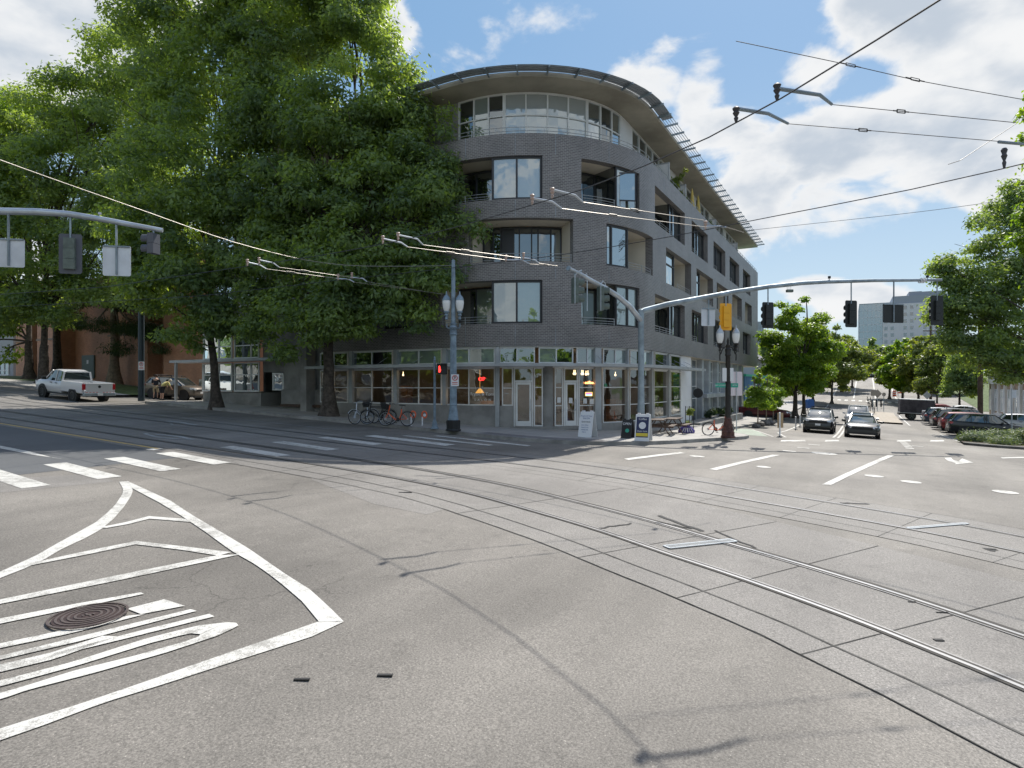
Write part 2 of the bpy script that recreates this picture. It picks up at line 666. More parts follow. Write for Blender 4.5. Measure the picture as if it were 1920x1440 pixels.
def leaf_mat(name, c1, c2, trans=.38):
    m = bpy.data.materials.new(name)
    m.use_nodes = True
    nt = m.node_tree
    nt.nodes.clear()
    L = nt.links.new
    out = nt.nodes.new('ShaderNodeOutputMaterial')
    at = nt.nodes.new('ShaderNodeAttribute')
    at.attribute_name = 'tone'
    at.attribute_type = 'GEOMETRY'
    col = mixc(nt, at.outputs['Fac'], c1, c2)
    df = nt.nodes.new('ShaderNodeBsdfPrincipled')
    df.inputs['Roughness'].default_value = .45
    df.inputs['Specular IOR Level'].default_value = .35
    L(col, df.inputs['Base Color'])
    tr = nt.nodes.new('ShaderNodeBsdfTranslucent')
    tcol = nt.nodes.new('ShaderNodeMix')
    tcol.data_type = 'RGBA'
    tcol.blend_type = 'MULTIPLY'
    tcol.inputs[0].default_value = 1
    L(col, tcol.inputs[6])
    tcol.inputs[7].default_value = (2.7, 2.5, .55, 1)
    L(tcol.outputs[2], tr.inputs[0])
    mx = nt.nodes.new('ShaderNodeMixShader')
    mx.inputs[0].default_value = trans
    L(df.outputs[0], mx.inputs[1])
    L(tr.outputs[0], mx.inputs[2])
    L(mx.outputs[0], out.inputs[0])
    return m


def emit_mat(name, col, s):
    m, nt, b = new_mat(name)
    b.inputs['Base Color'].default_value = (*[c * .5 for c in col], 1)
    b.inputs['Emission Color'].default_value = (*col, 1)
    b.inputs['Emission Strength'].default_value = s
    return m


ASPH = asphalt_mat('asphalt', .188, (1.0, .925, .82), .88, .42)
ASPH2 = asphalt_mat('asphalt_new', .115, (.96, 1.0, 1.04), .4, .15)
TRACKC = asphalt_mat('track_concrete', .212, (1.0, .94, .865), .90, .28)
JOINT = mat('joint_tar', (.03, .03, .03), .8)
JOINT2 = mat('panel_joint', (.075, .072, .066), .85, var=.5, vs=3)
RAILM = mat('rail_steel', (.36, .36, .37), .42, .7, var=.25, vs=2.0)
GROOVE = mat('rail_groove', (.035, .032, .028), .7, .3)
SIDEW = slab_mat('sidewalk_concrete', (.37, .355, .33), 1.5, 1.5)
SIDEB = slab_mat('warning_pavers', (.20, .19, .19), .2, .2, .012, .5)
KERB = mat('kerb_concrete', (.30, .29, .27), .85, var=.3, vs=1.5)
WPAINT = paint_mat('road_paint_white', (.61, .60, .56), (.20, .19, .17), .47)
WPAINT2 = paint_mat('road_paint_faded', (.42, .43, .43), wear=.52)
YPAINT = paint_mat('road_paint_yellow', (.62, .42, .12), wear=.45)
GPAINT = paint_mat('road_paint_green', (.30, .38, .29), (.20, .20, .18), wear=.50)
GRASS = mat('lawn', (.09, .13, .04), .9, var=.4, vs=2.0, bump=.5, bs=60)
SOIL = mat('soil', (.075, .06, .045), .95, var=.4, vs=6)
BRICK = brick_mat('dark_grey_brick', (.118, .110, .108), (.180, .167, .162), (.34, .33, .32), .215, .081, True, .0095, .45)
BRICKB = brick_mat('brown_brick', (.46, .18, .09), (.56, .25, .13), (.42, .30, .22), .26, .085)
BRICKT = brick_mat('tan_brick', (.36, .25, .17), (.42, .31, .22), (.4, .36, .3), .4, .2)
CONC = mat('cast_concrete', (.27, .265, .25), .85, var=.28, vs=.9, bump=.2, bs=12)
SOFFIT = mat('roof_soffit_concrete', (.40, .37, .30), .85, var=.22, vs=.5)
CREAM = mat('cream_render', (.66, .60, .50), .8, var=.08, vs=.6)
WHITEP = mat('white_panel', (.70, .71, .72), .6, var=.06, vs=.7)
ALU = mat('pale_aluminium', (.72, .73, .72), .45, .1, var=.1, vs=1.2)
ALUD = mat('grey_metal', (.40, .42, .43), .5, .3, var=.15, vs=1.0)
DARKF = mat('dark_window_frame', (.035, .037, .042), .45, .2)
CHAR = mat('charcoal_panel', (.055, .057, .062), .6)
GALV = mat('galvanised_steel', (.30, .36, .40), .5, .45, var=.3, vs=1.5)
GALVL = mat('galvanised_light', (.50, .54, .58), .42, .5, var=.22, vs=1.2)
POSTB = mat('blue_grey_post', (.22, .29, .35), .55, .15, var=.35, vs=3.0)
POSTD = mat('bronze_dark_post', (.030, .028, .026), .45, .3, var=.4, vs=5)
BLACKM = mat('black_metal', (.018, .019, .02), .5, .1)
WIRE = mat('wire', (.055, .055, .055), .5, .4)
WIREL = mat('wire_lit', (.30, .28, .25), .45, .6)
SIGNW = mat('sign_white', (.74, .75, .76), .5, .1)
SIGNB = mat('sign_back_aluminium', (.62, .64, .68), .45, .25, var=.08, vs=2)
SIGNG = mat('signal_green_grey', (.13, .16, .14), .6, .1, var=.2, vs=4)
PLATE = mat('signal_backplate', (.018, .022, .022), .55, .1)
PLATEG = mat('signal_backplate_grey', (.10, .105, .125), .55, .1)
YELLOW = mat('signal_yellow', (.85, .42, .02), .5)
ORANGE = mat('orange_paint', (.78, .12, .03), .4, coat=.4)
RED = mat('red_paint', (.55, .04, .03), .5)
GREENS = mat('sign_green', (.03, .36, .25), .5)
BLUEW = mat('blue_wall_paint', (.03, .13, .26), .7, var=.2, vs=.6)
BARK = mat('bark', (.085, .070, .058), .95, var=.5, vs=5.0, bump=1.0, bs=14)
BARKL = mat('pale_bark', (.26, .20, .15), .95, var=.4, vs=5.0, bump=1.0, bs=14)
WOOD = mat('stained_wood', (.085, .050, .032), .6, var=.35, vs=6)
WOODW = mat('warm_wood', (.24, .13, .065), .6, var=.3, vs=3)
RUBBER = mat('tyre_rubber', (.02, .02, .02), .85)
RIM = mat('alloy_rim', (.55, .56, .57), .3, .8)
CGLASS = glass_mat('car_glass', (.02, .03, .03), .12)
LAMPW = mat('lamp_globe', (.80, .80, .78), .35, coat=.3)
HEADL = mat('headlamp', (.80, .82, .84), .15, .2, coat=1)
TAILL = mat('tail_lamp', (.45, .015, .02), .2, coat=1)
GL_D = glass_mat('dark_glass', (.014, .017, .018), .22)
GL_S = glass_mat('upper_glass', (.05, .06, .06), .42)
GL_B = glass_mat('glass_with_blind', (.20, .24, .225), .22)
GL_V = glass_mat('glass_with_curtain', (.34, .37, .37), .22)
GL_C = glass_mat('shop_glass', refl=.14, clear=.80)
GL_F = glass_mat('far_glass', (.10, .17, .21), .25)
LEAF_A = leaf_mat('ash_leaves', (.110, .168, .105), (.210, .290, .120), .50)
LEAF_B = leaf_mat('maple_leaves', (.100, .185, .030), (.190, .280, .045), .45)
LEAF_C = leaf_mat('olive_leaves', (.105, .155, .045), (.195, .235, .065))
LEAF_D = leaf_mat('dark_leaves', (.035, .065, .035), (.070, .110, .050), .3)
LEAF_J = leaf_mat('juniper_needles', (.10, .15, .095), (.22, .28, .17), .25)
SKIN = mat('skin', (.50, .30, .22), .6)

# ------------------------------------------------------------------ ground, pavements, tracks, markings
def grid_lines(a, b, step, extra):
    L = {round(a, 3), round(b, 3)}
    x = math.ceil(a / step) * step
    while x < b:
        L.add(round(x, 3))
        x += step
    L |= {round(e, 3) for e in extra if a < e < b}
    return sorted(L)


def grid_sheet(name, s0, s1, t0, t1, dz, m, step=2.0, kind='structure', label=None, cat=None, skirt=0):
    SL = grid_lines(s0, s1, step, BS)
    TL = grid_lines(t0, t1, step, AT)
    mb = MB()
    vs = [(*xy(s, t), g(s, t) + dz) for s in SL for t in TL]
    n = len(TL)
    fs = [(i * n + j, (i + 1) * n + j, (i + 1) * n + j + 1, i * n + j + 1) for i in range(len(SL) - 1) for j in range(n - 1)]
    mb.add(vs, fs)
    if skirt:
        ring = [(s, t0) for s in SL] + [(s1, t) for t in TL] + [(s, t1) for s in reversed(SL)] + [(s0, t) for t in reversed(TL)]
        for p, q in zip(ring, ring[1:]):
            a, b = (*xy(*p), g(*p) + dz), (*xy(*q), g(*q) + dz)
            mb.quad(a, b, (b[0], b[1], b[2] - skirt), (a[0], a[1], a[2] - skirt))
    return tag(mb.build(name, m), label, cat, kind=kind)


def catmull(pts, step=.5):
    P = [Vector(p) for p in pts]
    out = []
    for i in range(len(P) - 1):
        p0, p1, p2, p3 = P[max(0, i - 1)], P[i], P[i + 1], P[min(len(P) - 1, i + 2)]
        n = max(1, int((p2 - p1).length / step))
        for k in range(n):
            u = k / n
            out.append(.5 * ((2 * p1) + (p2 - p0) * u + (2 * p0 - 5 * p1 + 4 * p2 - p3) * u * u + (3 * p1 - p0 - 3 * p2 + p3) * u ** 3))
    out.append(P[-1])
    return out


def resample(pts, n):
    P = [Vector(p) for p in pts]
    L = [0]
    for a, b in zip(P, P[1:]):
        L.append(L[-1] + (b - a).length)
    out = []
    for k in range(n):
        x = L[-1] * k / (n - 1)
        i = min(len(P) - 2, max(0, next((j for j in range(len(L) - 1) if L[j + 1] >= x - 1e-9), len(P) - 2)))
        u = (x - L[i]) / max(1e-9, L[i + 1] - L[i])
        out.append(P[i].lerp(P[i + 1], u))
    return out


def ribbon(name, A, B, dz, m, across=6, skirt=0, **kw):
    """sheet between two st paths of equal length"""
    mb = MB()
    rows = [[a.lerp(b, k / across) for k in range(across + 1)] for a, b in zip(A, B)]
    vs = [(*xy(p.x, p.y), g(p.x, p.y) + dz) for r in rows for p in r]
    n = across + 1
    mb.add(vs, [(i * n + j, (i + 1) * n + j, (i + 1) * n + j + 1, i * n + j + 1) for i in range(len(rows) - 1) for j in range(across)])
    if skirt:
        for side in (0, across):
            for i in range(len(rows) - 1):
                a, b = rows[i][side], rows[i + 1][side]
                za, zb = g(a.x, a.y) + dz, g(b.x, b.y) + dz
                mb.quad((*xy(a.x, a.y), za), (*xy(b.x, b.y), zb), (*xy(b.x, b.y), zb - skirt), (*xy(a.x, a.y), za - skirt))
    return tag(mb.build(name, m), kind=kw.get('kind', 'structure'), label=kw.get('label'), cat=kw.get('cat'))


def strip_mb(mb, pts, w, dz, mat=0):
    """flat painted strip along an st polyline"""
    P = [Vector(p) for p in pts]
    prev = None
    for i, p in enumerate(P):
        d = (P[min(len(P) - 1, i + 1)] - P[max(0, i - 1)])
        d.normalize()
        nrm = Vector((-d.y, d.x)) * (w / 2)
        a, b = p + nrm, p - nrm
        va, vb = (*xy(a.x, a.y), g(a.x, a.y) + dz), (*xy(b.x, b.y), g(b.x, b.y) + dz)
        if prev:
            mb.quad(prev[0], prev[1], vb, va, mat)
        prev = (va, vb)
    return mb


def line(p, q, step=.8):
    p, q = Vector(p), Vector(q)
    n = max(1, int((q - p).length / step))
    return [p.lerp(q, k / n) for k in range(n + 1)]


def poly_mb(mb, sts, dz, mat=0):
    return mb.add([(*xy(s, t), g(s, t) + dz) for s, t in sts], [tuple(range(len(sts)))], mat)


def band(mb, pa, pb, dz):
    """strip between two pixel polylines laid on the road"""
    A = [GP(*p) for p in pa]
    B = [GP(*p) for p in pb]
    n = max(len(A), len(B))
    A, B = resample([Vector(p) for p in A], n * 3), resample([Vector(p) for p in B], n * 3)
    for i in range(len(A) - 1):
        q = [A[i], A[i + 1], B[i + 1], B[i]]
        mb.add([(*xy(v.x, v.y), g(v.x, v.y) + dz) for v in q], [(0, 1, 2, 3)])


# one sheet reaching the horizon
SL = sorted(set([-2500, -900, -300, -120] + grid_lines(-60, 190, 2.0, BS) + [200, 210, 225, 240, 270, 300, 360, 420, 700, 1200, 3000]))
TL = sorted(set([-2500, -900, -300, -120, -80] + grid_lines(-60, 120, 2.0, AT) + [160, 300, 900, 2500]))
mb = MB()
n_ = len(TL)
mb.add([(*xy(s, t), g(s, t)) for s in SL for t in TL],
       [(i * n_ + j, (i + 1) * n_ + j, (i + 1) * n_ + j + 1, i * n_ + j + 1) for i in range(len(SL) - 1) for j in range(n_ - 1)])
tag(mb.build('road_asphalt', ASPH), kind='structure')

# newer, darker lane surface beside the tracks on the left street
ribbon('road_patch', [Vector(p) for p in line((3.0, 17.2), (3.0, 90), 2)], [Vector(p) for p in line((11.6, 17.2), (11.6, 90), 2)], .004, ASPH2)

# track rails, laid as the street frame gives them
RA = [(12.3, 90), (12.3, 70), (12.3, 52), (12.3, 38), (12.3, 29), (12.3, 23), (12.3, 19.5), (12.3, 17), (12.25, 14), (12.1, 10.8), (11.7, 8.05), (10.97, 5.75), (10.35, 4.1), (9.7, 2.75), (9.1, 1.45), (8.45, .25), (7.87, -.63), (7.25, -1.5), (5.2, -4.1), (2.0, -7.8), (-4, -14)]
RC = [(16.15, 90), (16.15, 70), (16.15, 52), (16.15, 38), (16.15, 29), (16.15, 23), (16.15, 19.5), (16.15, 17.0), (16.2, 14.1), (16.3, 11.0), (16.25, 8.0), (15.9, 5.2), (15.25, 2.6), (14.75, .75), (14.2, -1.0), (13.55, -2.35), (12.3, -4.7), (10.2, -8.2), (6, -14)]


def offset_path(pts, d):
    out = []
    for i, p in enumerate(pts):
        q = pts[min(len(pts) - 1, i + 1)] - pts[max(0, i - 1)]
        q.normalize()
        out.append(p + Vector((-q.y, q.x)) * d)
    return out


RApts = catmull([Vector(p) for p in RA], .4)
RCpts = catmull([Vector(p) for p in RC], .4)
GAUGE = 1.435
trackbeds = []
for k, base in enumerate((RApts, RCpts)):
    l0 = offset_path(base, -1.42 if k == 0 else -1.2)
    l1 = offset_path(base, -.90 if k == 0 else -.7)
    l2 = offset_path(base, GAUGE + (2.3 if k == 0 else .75))
    ribbon('track_slab', l0, l2, .006 + .003 * k, TRACKC, 5)
    j = MB()
    for q, jw in (((l1, .032), (l0, .016)) if k == 0 else ((l1, .014), (l2, .018))):
        wob_ = random.Random(5)
        strip_mb(j, [p + Vector((wob_.uniform(-.015, .015), wob_.uniform(-.015, .015))) for p in q], jw, .0115)
    # cross joints of the slab panels
    acc = 0
    for i in range(1, len(base)):
        acc += (base[i] - base[i - 1]).length
        if acc > 1.55:
            acc = 0
            if base[i].y > 16.5:
                continue
            a, b = l0[i], l2[i]
            if random.Random(i * 7 + k).random() < .8:
                strip_mb(j, [a.lerp(b, u / 9) for u in range(10)], .016, .011)
    tag(j.build('slab_joints', JOINT2), kind='structure')
    for nm in (0, 1):
        rp = offset_path(base, GAUGE * nm)
        sgn = 1 if nm == 0 else -1
        r = MB()
        strip_mb(r, rp, .056, .020)
        strip_mb(r, offset_path(rp, sgn * .095), .018, .018)
        gv = MB()
        strip_mb(gv, offset_path(rp, sgn * .058), .052, .016)
        strip_mb(gv, offset_path(rp, -sgn * .055), .045, .016)
        if nm == 1 and k == 0:
            strip_mb(gv, offset_path(rp, .095), .06, .0165)
        ro = tag(r.build('rail', RAILM), ['near track, ' , 'far track, '][k] + ['shiny steel rail on the camera side of its pair', 'shiny steel rail on the cafe side of its pair'][nm], 'rail', 'streetcar rails set in the road')
        go = gv.build('flange_groove', GROOVE)
        go.parent = ro

# drain grates across the rails
def drain(pa, pb, w, label):
    a, b = Vector(GP(*pa)), Vector(GP(*pb))
    z = g(a.x, a.y) + .022
    A, B = Vector((*xy(a.x, a.y), z)), Vector((*xy(b.x, b.y), g(b.x, b.y) + .022))
    th = thing('drain_grate', label, 'drain grate', A, 0, 'slotted drains between the rails')
    m = MB()
    d = (B - A).normalized()
    side = Vector((-d.y, d.x, 0))
    for s in (-1, 1):
        m.beam(A + side * s * w / 2, B + side * s * w / 2, .03, .012)
    m.beam(A - side * w / 2, A + side * w / 2, .03, .012)
    m.beam(B - side * w / 2, B + side * w / 2, .03, .012)
    m.build('grate_frame', GALVL, th, world=True)
    m = MB()
    n = int((B - A).length / .045)
    for k in range(n):
        p = A.lerp(B, (k + .5) / n)
        m.beam(p - side * w / 2, p + side * w / 2, .02, .01)
    m.build('bars', ALUD, th, world=True)


drain((1250, 1028), (1375, 1015), .17, 'slotted steel drain between the near pair of rails')
drain((1704, 992), (1812, 983), .09, 'slotted steel drain between the far pair of rails')

# pavements round the corner building, with kerbs
KERB_IN = [(27.5, 39.9), (27.5, 30), (27.5, 22), (27.8, 18), (29, 15.5), (30.2, 14.2), (31.2, 13.4), (32.5, 12.8), (34, 12.3), (35.5, 11.8), (37, 11.6), (38.5, 11.5), (39.3, 11.5), (41, 11.5), (46, 11.5), (54, 11.5), (65, 11.5), (80, 11.5), (106, 11.5)]
KERB_OUT = [(22.3, 39.9), (22.3, 30), (22.3, 22), (22.15, 16.5), (21.9, 13.4), (22.3, 11), (23.6, 9.1), (25.9, 7.6), (29.5, 6.3), (33.0, 5.2), (34.8, 5.7), (36.0, 7.2), (38, 7.5), (41, 7.5), (46, 7.5), (54, 7.5), (65, 7.5), (80, 7.5), (106, 7.5)]
ko = catmull([Vector(p) for p in KERB_OUT], .5)
ki = catmull([Vector(p) for p in KERB_IN], .5)
nn = max(len(ko), len(ki))
segs_o, segs_i = [], []
for i in range(len(KERB_OUT) - 1):
    a = catmull([Vector(p) for p in KERB_OUT], .02)
# equal-parameter resampling: segment by segment
def cat_equal(pts, counts):
    P = [Vector(p) for p in pts]
    out = []
    for i in range(len(P) - 1):
        p0, p1, p2, p3 = P[max(0, i - 1)], P[i], P[i + 1], P[min(len(P) - 1, i + 2)]
        for k in range(counts[i]):
            u = k / counts[i]
            out.append(.5 * ((2 * p1) + (p2 - p0) * u + (2 * p0 - 5 * p1 + 4 * p2 - p3) * u * u + (3 * p1 - p0 - 3 * p2 + p3) * u ** 3))
    out.append(P[-1])
    return out


cnt = [max(2, int((Vector(a) - Vector(b)).length / .6)) for a, b in zip(KERB_OUT, KERB_OUT[1:])]
ko, ki = cat_equal(KERB_OUT, cnt), cat_equal(KERB_IN, cnt)
ribbon('sidewalk_corner', ko, ki, .15, SIDEW, 8)


def kerb(name, path, h=.155, w=.16, inward=1):
    m = MB()
    a, b = path, offset_path(path, w * inward)
    rows = []
    for p, q in zip(a, b):
        z = g(p.x, p.y)
        rows.append([(*xy(p.x, p.y), z - .2), (*xy(p.x, p.y), z + h - .02), (*xy(*(p.lerp(q, .15))), z + h), (*xy(q.x, q.y), z + h), (*xy(q.x, q.y), z - .2)])
    m.loft(rows)
    return tag(m.build(name, KERB), kind='structure')


kerb('kerb_corner', ko)
# brick paver warning strip by the crossing
wp = [p for p in ko if 8.8 < p.y < 14.6 and p.x < 24.2]
ribbon('warning_strip', offset_path(wp, .2), offset_path(wp, 1.0), .158, SIDEB, 3)
# left verge and pavement beyond the driveway
ribbon('sidewalk_far', line((22.3, 46.5), (22.3, 110), 3), line((25.0, 46.5), (25.0, 110), 3), .15, SIDEW, 3)
kerb('kerb_far', [Vector(p) for p in line((22.3, 46.5), (22.3, 110), 2)][::-1], inward=-1)
grid_sheet('lawn_left', 25.0, 30.5, 46.5, 110, .16, GRASS, 2)
grid_sheet('lawn_hill_left', 74.5, 420, 11.5, 260, .03, GRASS, 8)
grid_sheet('lawn_hill_right', 104, 420, -260, -14, .03, GRASS, 8)
grid_sheet('parking_lot', 52.5, 104, -11.2, -8.0, .012, ASPH2, 3)
grid_sheet('sidewalk_right', 52.5, 104, -13.3, -11.2, .14, SIDEW, 3, skirt=.2)
# planted kerb island on the far right corner
isl = [(44.1, -5.0), (43.3, -6.4), (43.6, -8), (44.5, -9.5), (46, -11.5), (48, -14), (50.5, -17)]
isl2 = [(49.5, -5.3), (50.3, -6.2), (50.4, -8), (50.4, -9.5), (50.5, -11), (50.5, -12.5), (52, -14)]
c2 = [4] * 6
ribbon('planting_bed', cat_equal(isl, c2), cat_equal(isl2, c2), .13, SOIL, 3, skirt=.2)
kerb('kerb_bed', cat_equal(isl, c2)[::-1], inward=-1)

# ---- painted markings
def zoomA(L):
    return [(x / 3.0, 760 + y / 3.0) for x, y in L]


def zoomB(L):
    return [(x / 2.909, 1040 + y / 2.909) for x, y in L]


PD = .010
mk = MB()
# crossing bars of the left street
for k, s in enumerate((-2.05, -.32, 1.4, 3.1, 4.85, 6.35, 7.82, 9.28, 10.72, 12.8, 14.8, 16.95, 18.75, 19.85, 20.85)):
    w = .52 if k < 12 else (.62 if k == 12 else .34)
    t1, t0 = (18.35, 15.35)
    if k >= 12:
        t1, t0 = 17.6 - (k - 12) * .9, 13.4 - (k - 12) * 1.1
    strip_mb(mk, line((s + .12, t1), (s - .05, t0), .6), w, PD if not (10.6 < s < 19.2) else .0140)
tag(mk.build('crosswalk_bars', WPAINT), kind='structure')
mk = MB()
band(mk, zoomA([(670, 432), (692, 470), (690, 500), (650, 560), (600, 610), (540, 660), (450, 710), (330, 775), (200, 850), (100, 895), (0, 940), (-160, 1010)]),
     zoomA([(725, 430), (748, 480), (738, 510), (700, 570), (640, 640), (570, 700), (480, 750), (350, 810), (250, 870), (130, 925), (0, 975), (-160, 1050)]), PD)
tag(mk.build('lane_curve', WPAINT), kind='structure')
mk = MB()
band(mk, zoomA([(715, 428), (960, 540), (1080, 620), (1250, 720), (1400, 810)]) + zoomB([(1562, 114), (1690, 194), (1790, 285), (1875, 370)]),
     zoomA([(745, 470), (900, 552), (1020, 625), (1150, 712), (1300, 822)]) + zoomB([(1400, 62), (1520, 150), (1650, 262), (1740, 372)]), .013)
band(mk, zoomB([(1875, 370), (1700, 452), (1300, 580), (900, 710), (560, 815), (250, 932), (-200, 1090), (-500, 1190)]), zoomB([(1735, 370), (1450, 470), (1100, 590), (700, 730), (400, 832), (60, 935), (-350, 1075), (-600, 1160)]), PD)
tag(mk.build('box_outline', WPAINT), kind='structure')
mk = MB()
for top, bot in (
        (zoomA([(560, 690), (700, 662), (838, 626)]), zoomA([(600, 693), (720, 672), (842, 641)])),
        (zoomA([(838, 626), (1040, 642)]), zoomA([(842, 641), (1078, 660)])),
        (zoomA([(220, 882), (500, 820), (768, 767)]), zoomA([(170, 905), (480, 845), (765, 786)])),
        (zoomA([(768, 767), (1030, 797), (1300, 830)]), zoomA([(765, 786), (1030, 818), (1230, 850)])),
        (zoomB([(1180, 8), (600, 125), (0, 250), (-400, 335)]), zoomB([(1312, 2), (620, 150), (0, 274), (-400, 362)])),
        (zoomB([(-300, 415), (0, 354), (400, 275), (768, 210)]), zoomB([(-300, 448), (0, 382), (430, 293), (786, 219)])),
        (zoomB([(693, 300), (895, 248)]), zoomB([(770, 330), (1008, 284)])),
        (zoomB([(-300, 560), (0, 490), (380, 410), (700, 338)]), zoomB([(-300, 588), (0, 516), (400, 432), (790, 330)])),
        (zoomB([(-300, 628), (0, 558), (450, 448), (1040, 302)]), zoomB([(-300, 648), (0, 580), (460, 472), (1073, 312)])),
        (zoomB([(-300, 680), (0, 606), (280, 540), (560, 448)]), zoomB([(-300, 720), (0, 647), (300, 575), (640, 452)])),
        (zoomB([(300, 543), (700, 436), (1140, 328)]), zoomB([(250, 570), (720, 455), (1170, 342)])),
        (zoomB([(-300, 768), (0, 694), (400, 590), (800, 462), (1080, 392), (1240, 374)]), zoomB([(-300, 800), (0, 726), (420, 612), (820, 488), (1035, 434), (1100, 440)])),
        (zoomB([(1240, 374), (1305, 378), (1300, 395), (1180, 450), (900, 542), (500, 655), (150, 745), (0, 798), (-300, 870)]), zoomB([(1095, 436), (1098, 442), (1080, 455), (1000, 482), (740, 556), (400, 640), (120, 728), (0, 762), (-300, 835)]))):
    band(mk, top, bot, .012)
tag(mk.build('bike_box_stencil', WPAINT), kind='structure')
mk = MB()
for pa, pb in (([(1170, 860.5), (1275, 848)], [(1178, 863), (1285, 850)]), ([(1330, 880), (1448, 853)], [(1343, 882), (1463, 853.5)]), ([(1541, 909), (1664, 854)], [(1558, 910), (1677, 854.5)]),
               ([(0, 836), (60, 848), (100, 859)], [(0, 841), (60, 853), (118, 861)]), ([(273, 844), (288, 840)], [(287, 845), (306, 841)])):
    band(mk, pa, pb, PD)
for px, py, r in ((1307, 856, .27), (1432, 876, .23), (1639, 893, .27), (1708, 904, .27), (1545, 850.5, .5), (1885, 923, .3)):
    s, t = GP(px, py)
    poly_mb(mk, [(s + r * math.cos(a * .524), t + r * math.sin(a * .524)) for a in range(12)], PD)
tag(mk.build('lane_guides', WPAINT), kind='structure')
# turn arrow, faded glyphs
mk = MB()
band(mk, [(1771, 859), (1776, 864), (1793, 869)], [(1783, 858), (1787, 863), (1800, 866)], PD)
poly_mb(mk, [GP(*p) for p in ((1790, 871), (1804, 860), (1826, 868))], PD)
band(mk, [(1876, 858), (1920, 857)], [(1880, 860), (1920, 859)], PD)
tag(mk.build('turn_arrow', WPAINT), kind='structure')
mk = MB()
band(mk, [(268, 813), (300, 815), (340, 818), (366, 825)], [(276, 813), (303, 817), (338, 821), (357, 826)], .016)
band(mk, [(268, 814), (290, 821), (320, 824), (366, 826)], [(274, 813), (294, 819), (322, 822), (356, 825)], .016)
band(mk, [(294, 788), (312, 790), (322, 797)], [(300, 788), (316, 790), (326, 796)], PD)
band(mk, [(300, 788), (340, 791), (372, 797)], [(304, 790), (338, 793), (362, 798)], PD)
tag(mk.build('faded_bike_symbol', WPAINT2), kind='structure')
mk = MB()
strip_mb(mk, line((11.2, 19.3), (11.2, 60)), .11, .011)
tag(mk.build('centre_line_yellow', YPAINT), kind='structure')
mk = MB()
strip_mb(mk, line((19.6, 19.5), (19.6, 62)), .09, PD)
tag(mk.build('parking_line', WPAINT2), kind='structure')
# right street
mk = MB()
strip_mb(mk, line((40.5, 1.35), (104, 1.35)), .12, PD)
strip_mb(mk, line((40.5, 1.60), (104, 1.60)), .12, PD)
strip_mb(mk, line((37.0, 3.8), (41, 4.6)) + line((41.5, 4.7), (104, 4.7)), .12, PD)
strip_mb(mk, line((36.6, 4.4), (44, 6.6)), .10, PD)
strip_mb(mk, line((44, -5.4), (56, -4.9)), .10, PD)
strip_mb(mk, line((66, .2), (86, .2)) + line((86.3, .2), (90, -.9)), .12, PD)
strip_mb(mk, line((67, -3.6), (88, -3.6)) + line((88.2, -3.5), (90, -2.6)), .12, PD)
for k in range(7):
    strip_mb(mk, [(35.3 + k * 1.25, -1.9), (35.85 + k * 1.25, -1.9)], .35, PD)
for px in (1477, 1497, 1560, 1695, 1757):
    band(mk, [(px - 12, 825.6), (px + 12, 825.2)], [(px - 14, 828.4), (px + 14, 828)], .012)
for px, py in ((1526, 834), (1506, 840), (1480, 846), (1720, 837)):
    s, t = GP(px, py)
    strip_mb(mk, [(s, t + .25), (s, t - .25)], .3, PD)
for k in range(11):      # far crossing
    strip_mb(mk, [(112, 4.6 - k * 1.0), (114.6, 4.6 - k * 1.0)], .5, .02)
for t in (4.8, 1.6, -1.6, -4.6):
    strip_mb(mk, line((118, t), (180, t), 2), .20, .03)
tag(mk.build('street_lines', WPAINT), kind='structure')
mk = MB()
A_ = [Vector(p) for p in line((36.2, 6.9), (44, 7.3))]
B_ = [Vector(p) for p in line((36.3, 4.6), (44, 6.5))]
ribbon('green_bike_lane', A_, B_[:len(A_)], .009, GPAINT, 2)
# traffic island in the right street
a_ = [Vector(p) for p in line((68, -.2), (90, -.2))] + [Vector((91.5, -1.4))]
b_ = [Vector(p) for p in line((68, -3.1), (90, -3.1))] + [Vector((91.5, -1.9))]
isl_m = mat('island_concrete', (.40, .35, .28), .85, var=.2)
ribbon('traffic_island', a_, b_, .15, isl_m, 2, skirt=.2)

# repair patches of other asphalt mixes
for nm_, pts, mm in (('pale_patch', [(590, 882), (700, 905), (850, 950), (800, 965), (700, 945), (585, 900)], TRACKC), ('pale_patch', [(0, 898), (190, 888), (212, 903), (0, 924)], TRACKC),
                     ('dark_patch', [(20, 1120), (560, 1010), (640, 1165), (300, 1270), (0, 1330)], None), ('dark_patch', [(1360, 1235), (1480, 1200), (1660, 1330), (1560, 1372), (1380, 1330)], None)):
    if mm is None:
        continue
    m = MB()
    poly_mb(m, [GP(*p) for p in pts], .003)
    tag(m.build(nm_, mm), kind='structure')

# manhole cover
s_, t_ = GP(166, 1157)
mh = thing('manhole_cover', 'round rusty manhole cover with concentric rings among the white road letters', 'manhole cover', on_ground(s_, t_))
mhm = mat('rusty_iron', (.085, .060, .058), .55, .6, var=.4, vs=14)
m = MB()
m.disc((0, 0, .012), (0, 0, 1), 0, .33, .02, 40)
m.build('cover', mhm, mh)
m = MB()
for r in (.36, .29, .235, .18, .12):
    m.disc((0, 0, .022), (0, 0, 1), r - .012, r + .012, .014, 40)
m.build('ring_ribs', mat('worn_iron', (.22, .18, .17), .45, .7, var=.3, vs=20), mh)
m = MB()
m.box(-.05, .05, -.012, .012, .02, .03)
m.box(-.05, -.03, -.04, .04, .02, .03)
m.box(.03, .05, -.04, .04, .02, .03)
m.build('cast_letter', mat('worn_iron_letter', (.24, .2, .19), .45, .7), mh)
